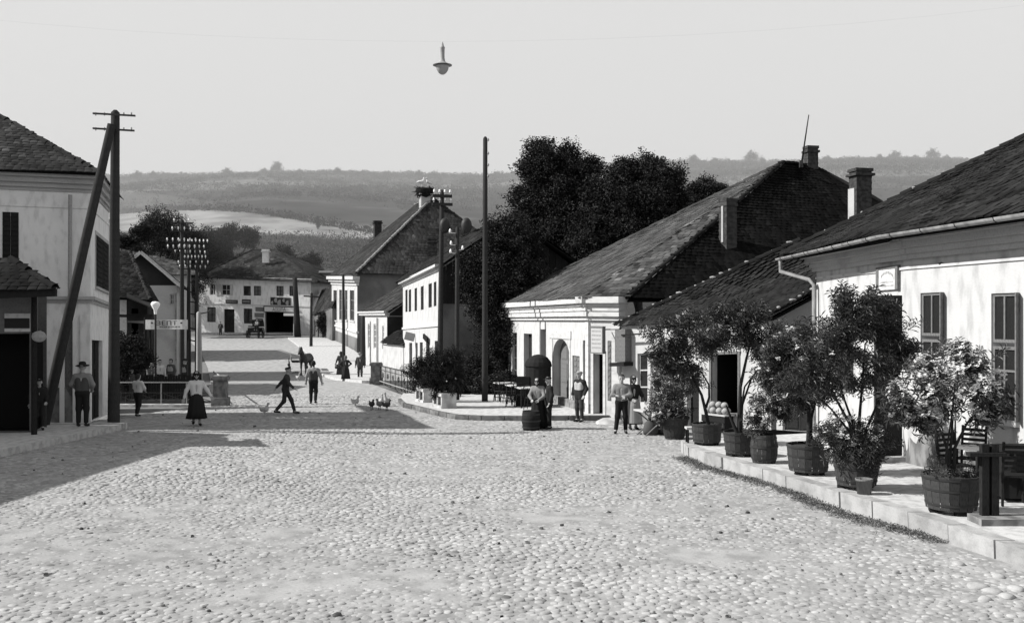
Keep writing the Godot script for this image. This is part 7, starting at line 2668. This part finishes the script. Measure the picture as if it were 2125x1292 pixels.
func people():
	rng.seed = 888
	var pvl := func(px: float, d: float) -> Vector3:
		var q := gr(px, d)
		q.y = G(-11.5, d) + 0.16
		return q
	person("dark clothed boy stooping on the pavement at the left edge", pvl.call(80, 25.6), 1.38, 0.5, {"shirt": 0.03, "jacket": true, "pants": 0.03, "hat": "cap", "hat_tone": 0.03, "lean": 0.2, "la": [V(0.24, 1.1, 0.1), V(0.2, 0.95, 0.25)]})
	person("man in a brimmed hat and pale shirt seen from behind on the left pavement", pvl.call(170, 26.6), 1.76, PI + 0.15, {"shirt": 0.22, "pants": 0.025, "hat": "brim", "hat_tone": 0.03, "waistcoat": 0.08, "la": [V(0.3, 1.16, 0.02), V(0.2, 1.02, 0.22)], "ra": [V(-0.28, 1.15, -0.02), V(-0.2, 0.98, 0.18)]})
	person("boy in a white shirt and dark trousers walking behind the propped pole", gr(286, 34.2), 1.52, PI - 0.3, {"shirt": 0.62, "pants": 0.03, "hair": 0.05, "ll": [V(0.1, 0.52, 0.08), V(0.1, 0.1, 0.02)], "rl": [V(-0.09, 0.5, -0.04), V(-0.1, 0.12, -0.2)], "la": [V(0.24, 1.16, 0.08), V(0.14, 1.05, 0.24)], "ra": [V(-0.24, 1.16, 0.08), V(-0.14, 1.05, 0.24)]})
	person("woman in white blouse, dark headscarf and dark skirt striding with arms out", gr(407, 29.7), 1.66, 0.35, {"shirt": 0.6, "skirt": 0.025, "hat": "scarf", "hat_tone": 0.03, "hem": 0.24, "flare": 0.33, "la": [V(0.33, 1.15, 0.0), V(0.45, 0.93, 0.12)], "ra": [V(-0.31, 1.14, 0.0), V(-0.38, 0.88, 0.04)], "ll": [V(0.1, 0.5, 0.1), V(0.1, 0.1, 0.12)], "rl": [V(-0.1, 0.5, -0.04), V(-0.08, 0.12, -0.22)]})
	person("man in dark clothes striding to the right across the road", gr(592, 35.4), 1.74, PI * 0.5 + 0.1, {"shirt": 0.05, "pants": 0.04, "hat": "cap", "hat_tone": 0.03, "waistcoat": 0.04, "lean": 0.12, "ll": [V(0.1, 0.52, 0.2), V(0.1, 0.1, 0.32)], "rl": [V(-0.1, 0.5, -0.04), V(-0.1, 0.15, -0.34)], "la": [V(0.25, 1.14, -0.2), V(0.26, 0.95, -0.38)], "ra": [V(-0.25, 1.14, 0.16), V(-0.26, 0.98, 0.34)]})
	person("man in pale shirt and dark trousers walking away up the middle of the road", gr(650, 40.5), 1.82, PI + 0.1, {"shirt": 0.28, "pants": 0.02, "hair": 0.03, "waistcoat": 0.06, "ll": [V(0.1, 0.5, 0.06), V(0.1, 0.1, 0.0)], "rl": [V(-0.1, 0.52, 0.02), V(-0.09, 0.13, -0.14)], "la": [V(0.27, 1.14, 0.02), V(0.3, 0.9, 0.1)], "ra": [V(-0.28, 1.14, -0.06), V(-0.33, 0.9, -0.02)]})
	person("woman in dark dress with hands on hips on the far right pavement", gr(717, 60.5), 1.6, PI, {"shirt": 0.04, "skirt": 0.03, "hat": "scarf", "hat_tone": 0.12, "la": [V(0.38, 1.2, -0.05), V(0.2, 1.04, 0.06)], "ra": [V(-0.38, 1.2, -0.05), V(-0.2, 1.04, 0.06)]})
	person("woman carrying a bag beside the thin pole beyond the bridge", gr(707, 66.5), 1.72, PI + 0.4, {"shirt": 0.08, "skirt": 0.05, "hat": "scarf", "hat_tone": 0.05, "la": [V(0.28, 1.15, 0.0), V(0.34, 0.92, 0.05)], "ra": [V(-0.27, 1.14, 0.0), V(-0.3, 0.88, 0.0)]})
	var bag := thing("carried_bag", "small dark bag held by the woman beside the thin pole", "bag", gr(702, 66.2) + V(-0.1, 0.55, 0))
	var gb := B.new()
	gb.lathe(Vector3.ZERO, [Vector2(0.001, 0), Vector2(0.13, 0.02), Vector2(0.16, 0.15), Vector2(0.08, 0.28), Vector2(0.02, 0.33), Vector2(0.001, 0.34)], 12, Basis(), true, 0.08, 2.0)
	part("bag_body", gb, M.coat, bag)
	person("man in brimmed hat and dark suit walking towards the bridge pillar", gr(747, 63.5), 1.78, 0.1, {"shirt": 0.06, "jacket": true, "pants": 0.05, "hat": "brim", "hat_tone": 0.15, "ll": [V(0.1, 0.5, 0.1), V(0.1, 0.09, 0.08)]})
	person("seated man in a white shirt at the stalls under the cloth sign", gr(330, 48.0) + V(0, 0.0, 0), 1.7, 0.6, {"shirt": 0.6, "pants": 0.04, "hair": 0.03, "drop": 0.0, "lean": 0.15})
	person("man in dark coat at the stalls right of the seated white shirt", gr(354, 49.0), 1.68, -0.4, {"shirt": 0.1, "jacket": true, "pants": 0.04, "hair": 0.04, "waistcoat": 0.4})
	person("woman in grey headscarf bending over the boxes at the stalls", gr(309, 46.2), 1.62, 0.9, {"shirt": 0.12, "skirt": 0.04, "hat": "scarf", "hat_tone": 0.25, "lean": 0.35, "la": [V(0.24, 1.08, 0.3), V(0.18, 0.85, 0.45)], "ra": [V(-0.24, 1.08, 0.3), V(-0.18, 0.85, 0.45)]})
	person("man in a dark hat standing right of the cloth sign by the poles", gr(384, 47.2), 1.74, -0.8, {"shirt": 0.05, "jacket": true, "pants": 0.04, "hat": "brim", "waistcoat": 0.3})
	person("boy in dark clothes by the fence behind the white shirted boy", gr(272, 42.6), 1.45, 2.6, {"shirt": 0.06, "pants": 0.04, "hat": "cap"})
	person("small figure standing before the inn's door", gr(457, 108), 1.6, 0.0, {"shirt": 0.06, "pants": 0.05, "hat": "cap"})
	person("coachman seated on the hooded carriage before the inn", gr(533, 102.6) + V(0, 0.85, 0), 1.75, 0.0, {"shirt": 0.05, "jacket": true, "pants": 0.03, "hat": "brim", "drop": 0.45, "waistcoat": 0.5, "ll": [V(0.12, 0.9, 0.42), V(0.12, 0.5, 0.5)], "rl": [V(-0.12, 0.9, 0.42), V(-0.12, 0.5, 0.5)], "la": [V(0.28, 1.15, 0.1), V(0.12, 1.05, 0.35)], "ra": [V(-0.28, 1.15, 0.1), V(-0.12, 1.05, 0.35)]})
	person("woman in a pale shawl and wide dark skirt leaning over the barrel", gr(1118, 30.2), 1.6, -0.35, {"shirt": 0.22, "skirt": 0.02, "hat": "scarf", "hat_tone": 0.03, "lean": 0.22, "flare": 0.36, "hem": 0.06, "la": [V(0.26, 1.12, 0.2), V(0.12, 1.0, 0.38)], "ra": [V(-0.26, 1.12, 0.2), V(-0.12, 1.0, 0.38)]})
	person("man in black standing close beside the woman in a shawl", gr(1139, 30.0), 1.62, -1.3, {"shirt": 0.03, "jacket": true, "pants": 0.025, "hat": "cap", "hat_tone": 0.03, "nod": 0.2})
	person("bearded looking man in open dark jacket and white shirt at the cafe corner", gr(1203, 32.6), 1.72, -0.75, {"shirt": 0.035, "jacket": true, "pants": 0.05, "hat": "cap", "hat_tone": 0.3, "waistcoat": 0.4, "la": [V(0.27, 1.14, -0.05), V(0.25, 0.92, 0.08)], "ra": [V(-0.26, 1.13, 0.0), V(-0.24, 0.9, 0.12)]})
	person("young man in striped shirt and dark trousers with folded arms", gr(1290, 28.6), 1.75, -0.1, {"shirt": 0.2, "pants": 0.02, "hair": 0.06, "sleeve": 0.3, "ll": [V(0.11, 0.5, 0.03), V(0.12, 0.09, 0.0)], "rl": [V(-0.12, 0.5, 0.05), V(-0.17, 0.09, 0.06)], "la": [V(0.27, 1.14, 0.08), V(0.02, 1.13, 0.2)], "ra": [V(-0.27, 1.14, 0.08), V(-0.02, 1.1, 0.22)]})
	person("woman in dark jacket and grey apron at the trestle table", gr(1314, 29.8), 1.66, 0.25, {"shirt": 0.03, "skirt": 0.06, "apron": 0.3, "hat": "scarf", "hat_tone": 0.04, "hem": 0.2, "la": [V(0.28, 1.12, 0.06), V(0.3, 0.92, 0.25)], "ra": [V(-0.27, 1.12, 0.06), V(-0.12, 1.0, 0.24)]})
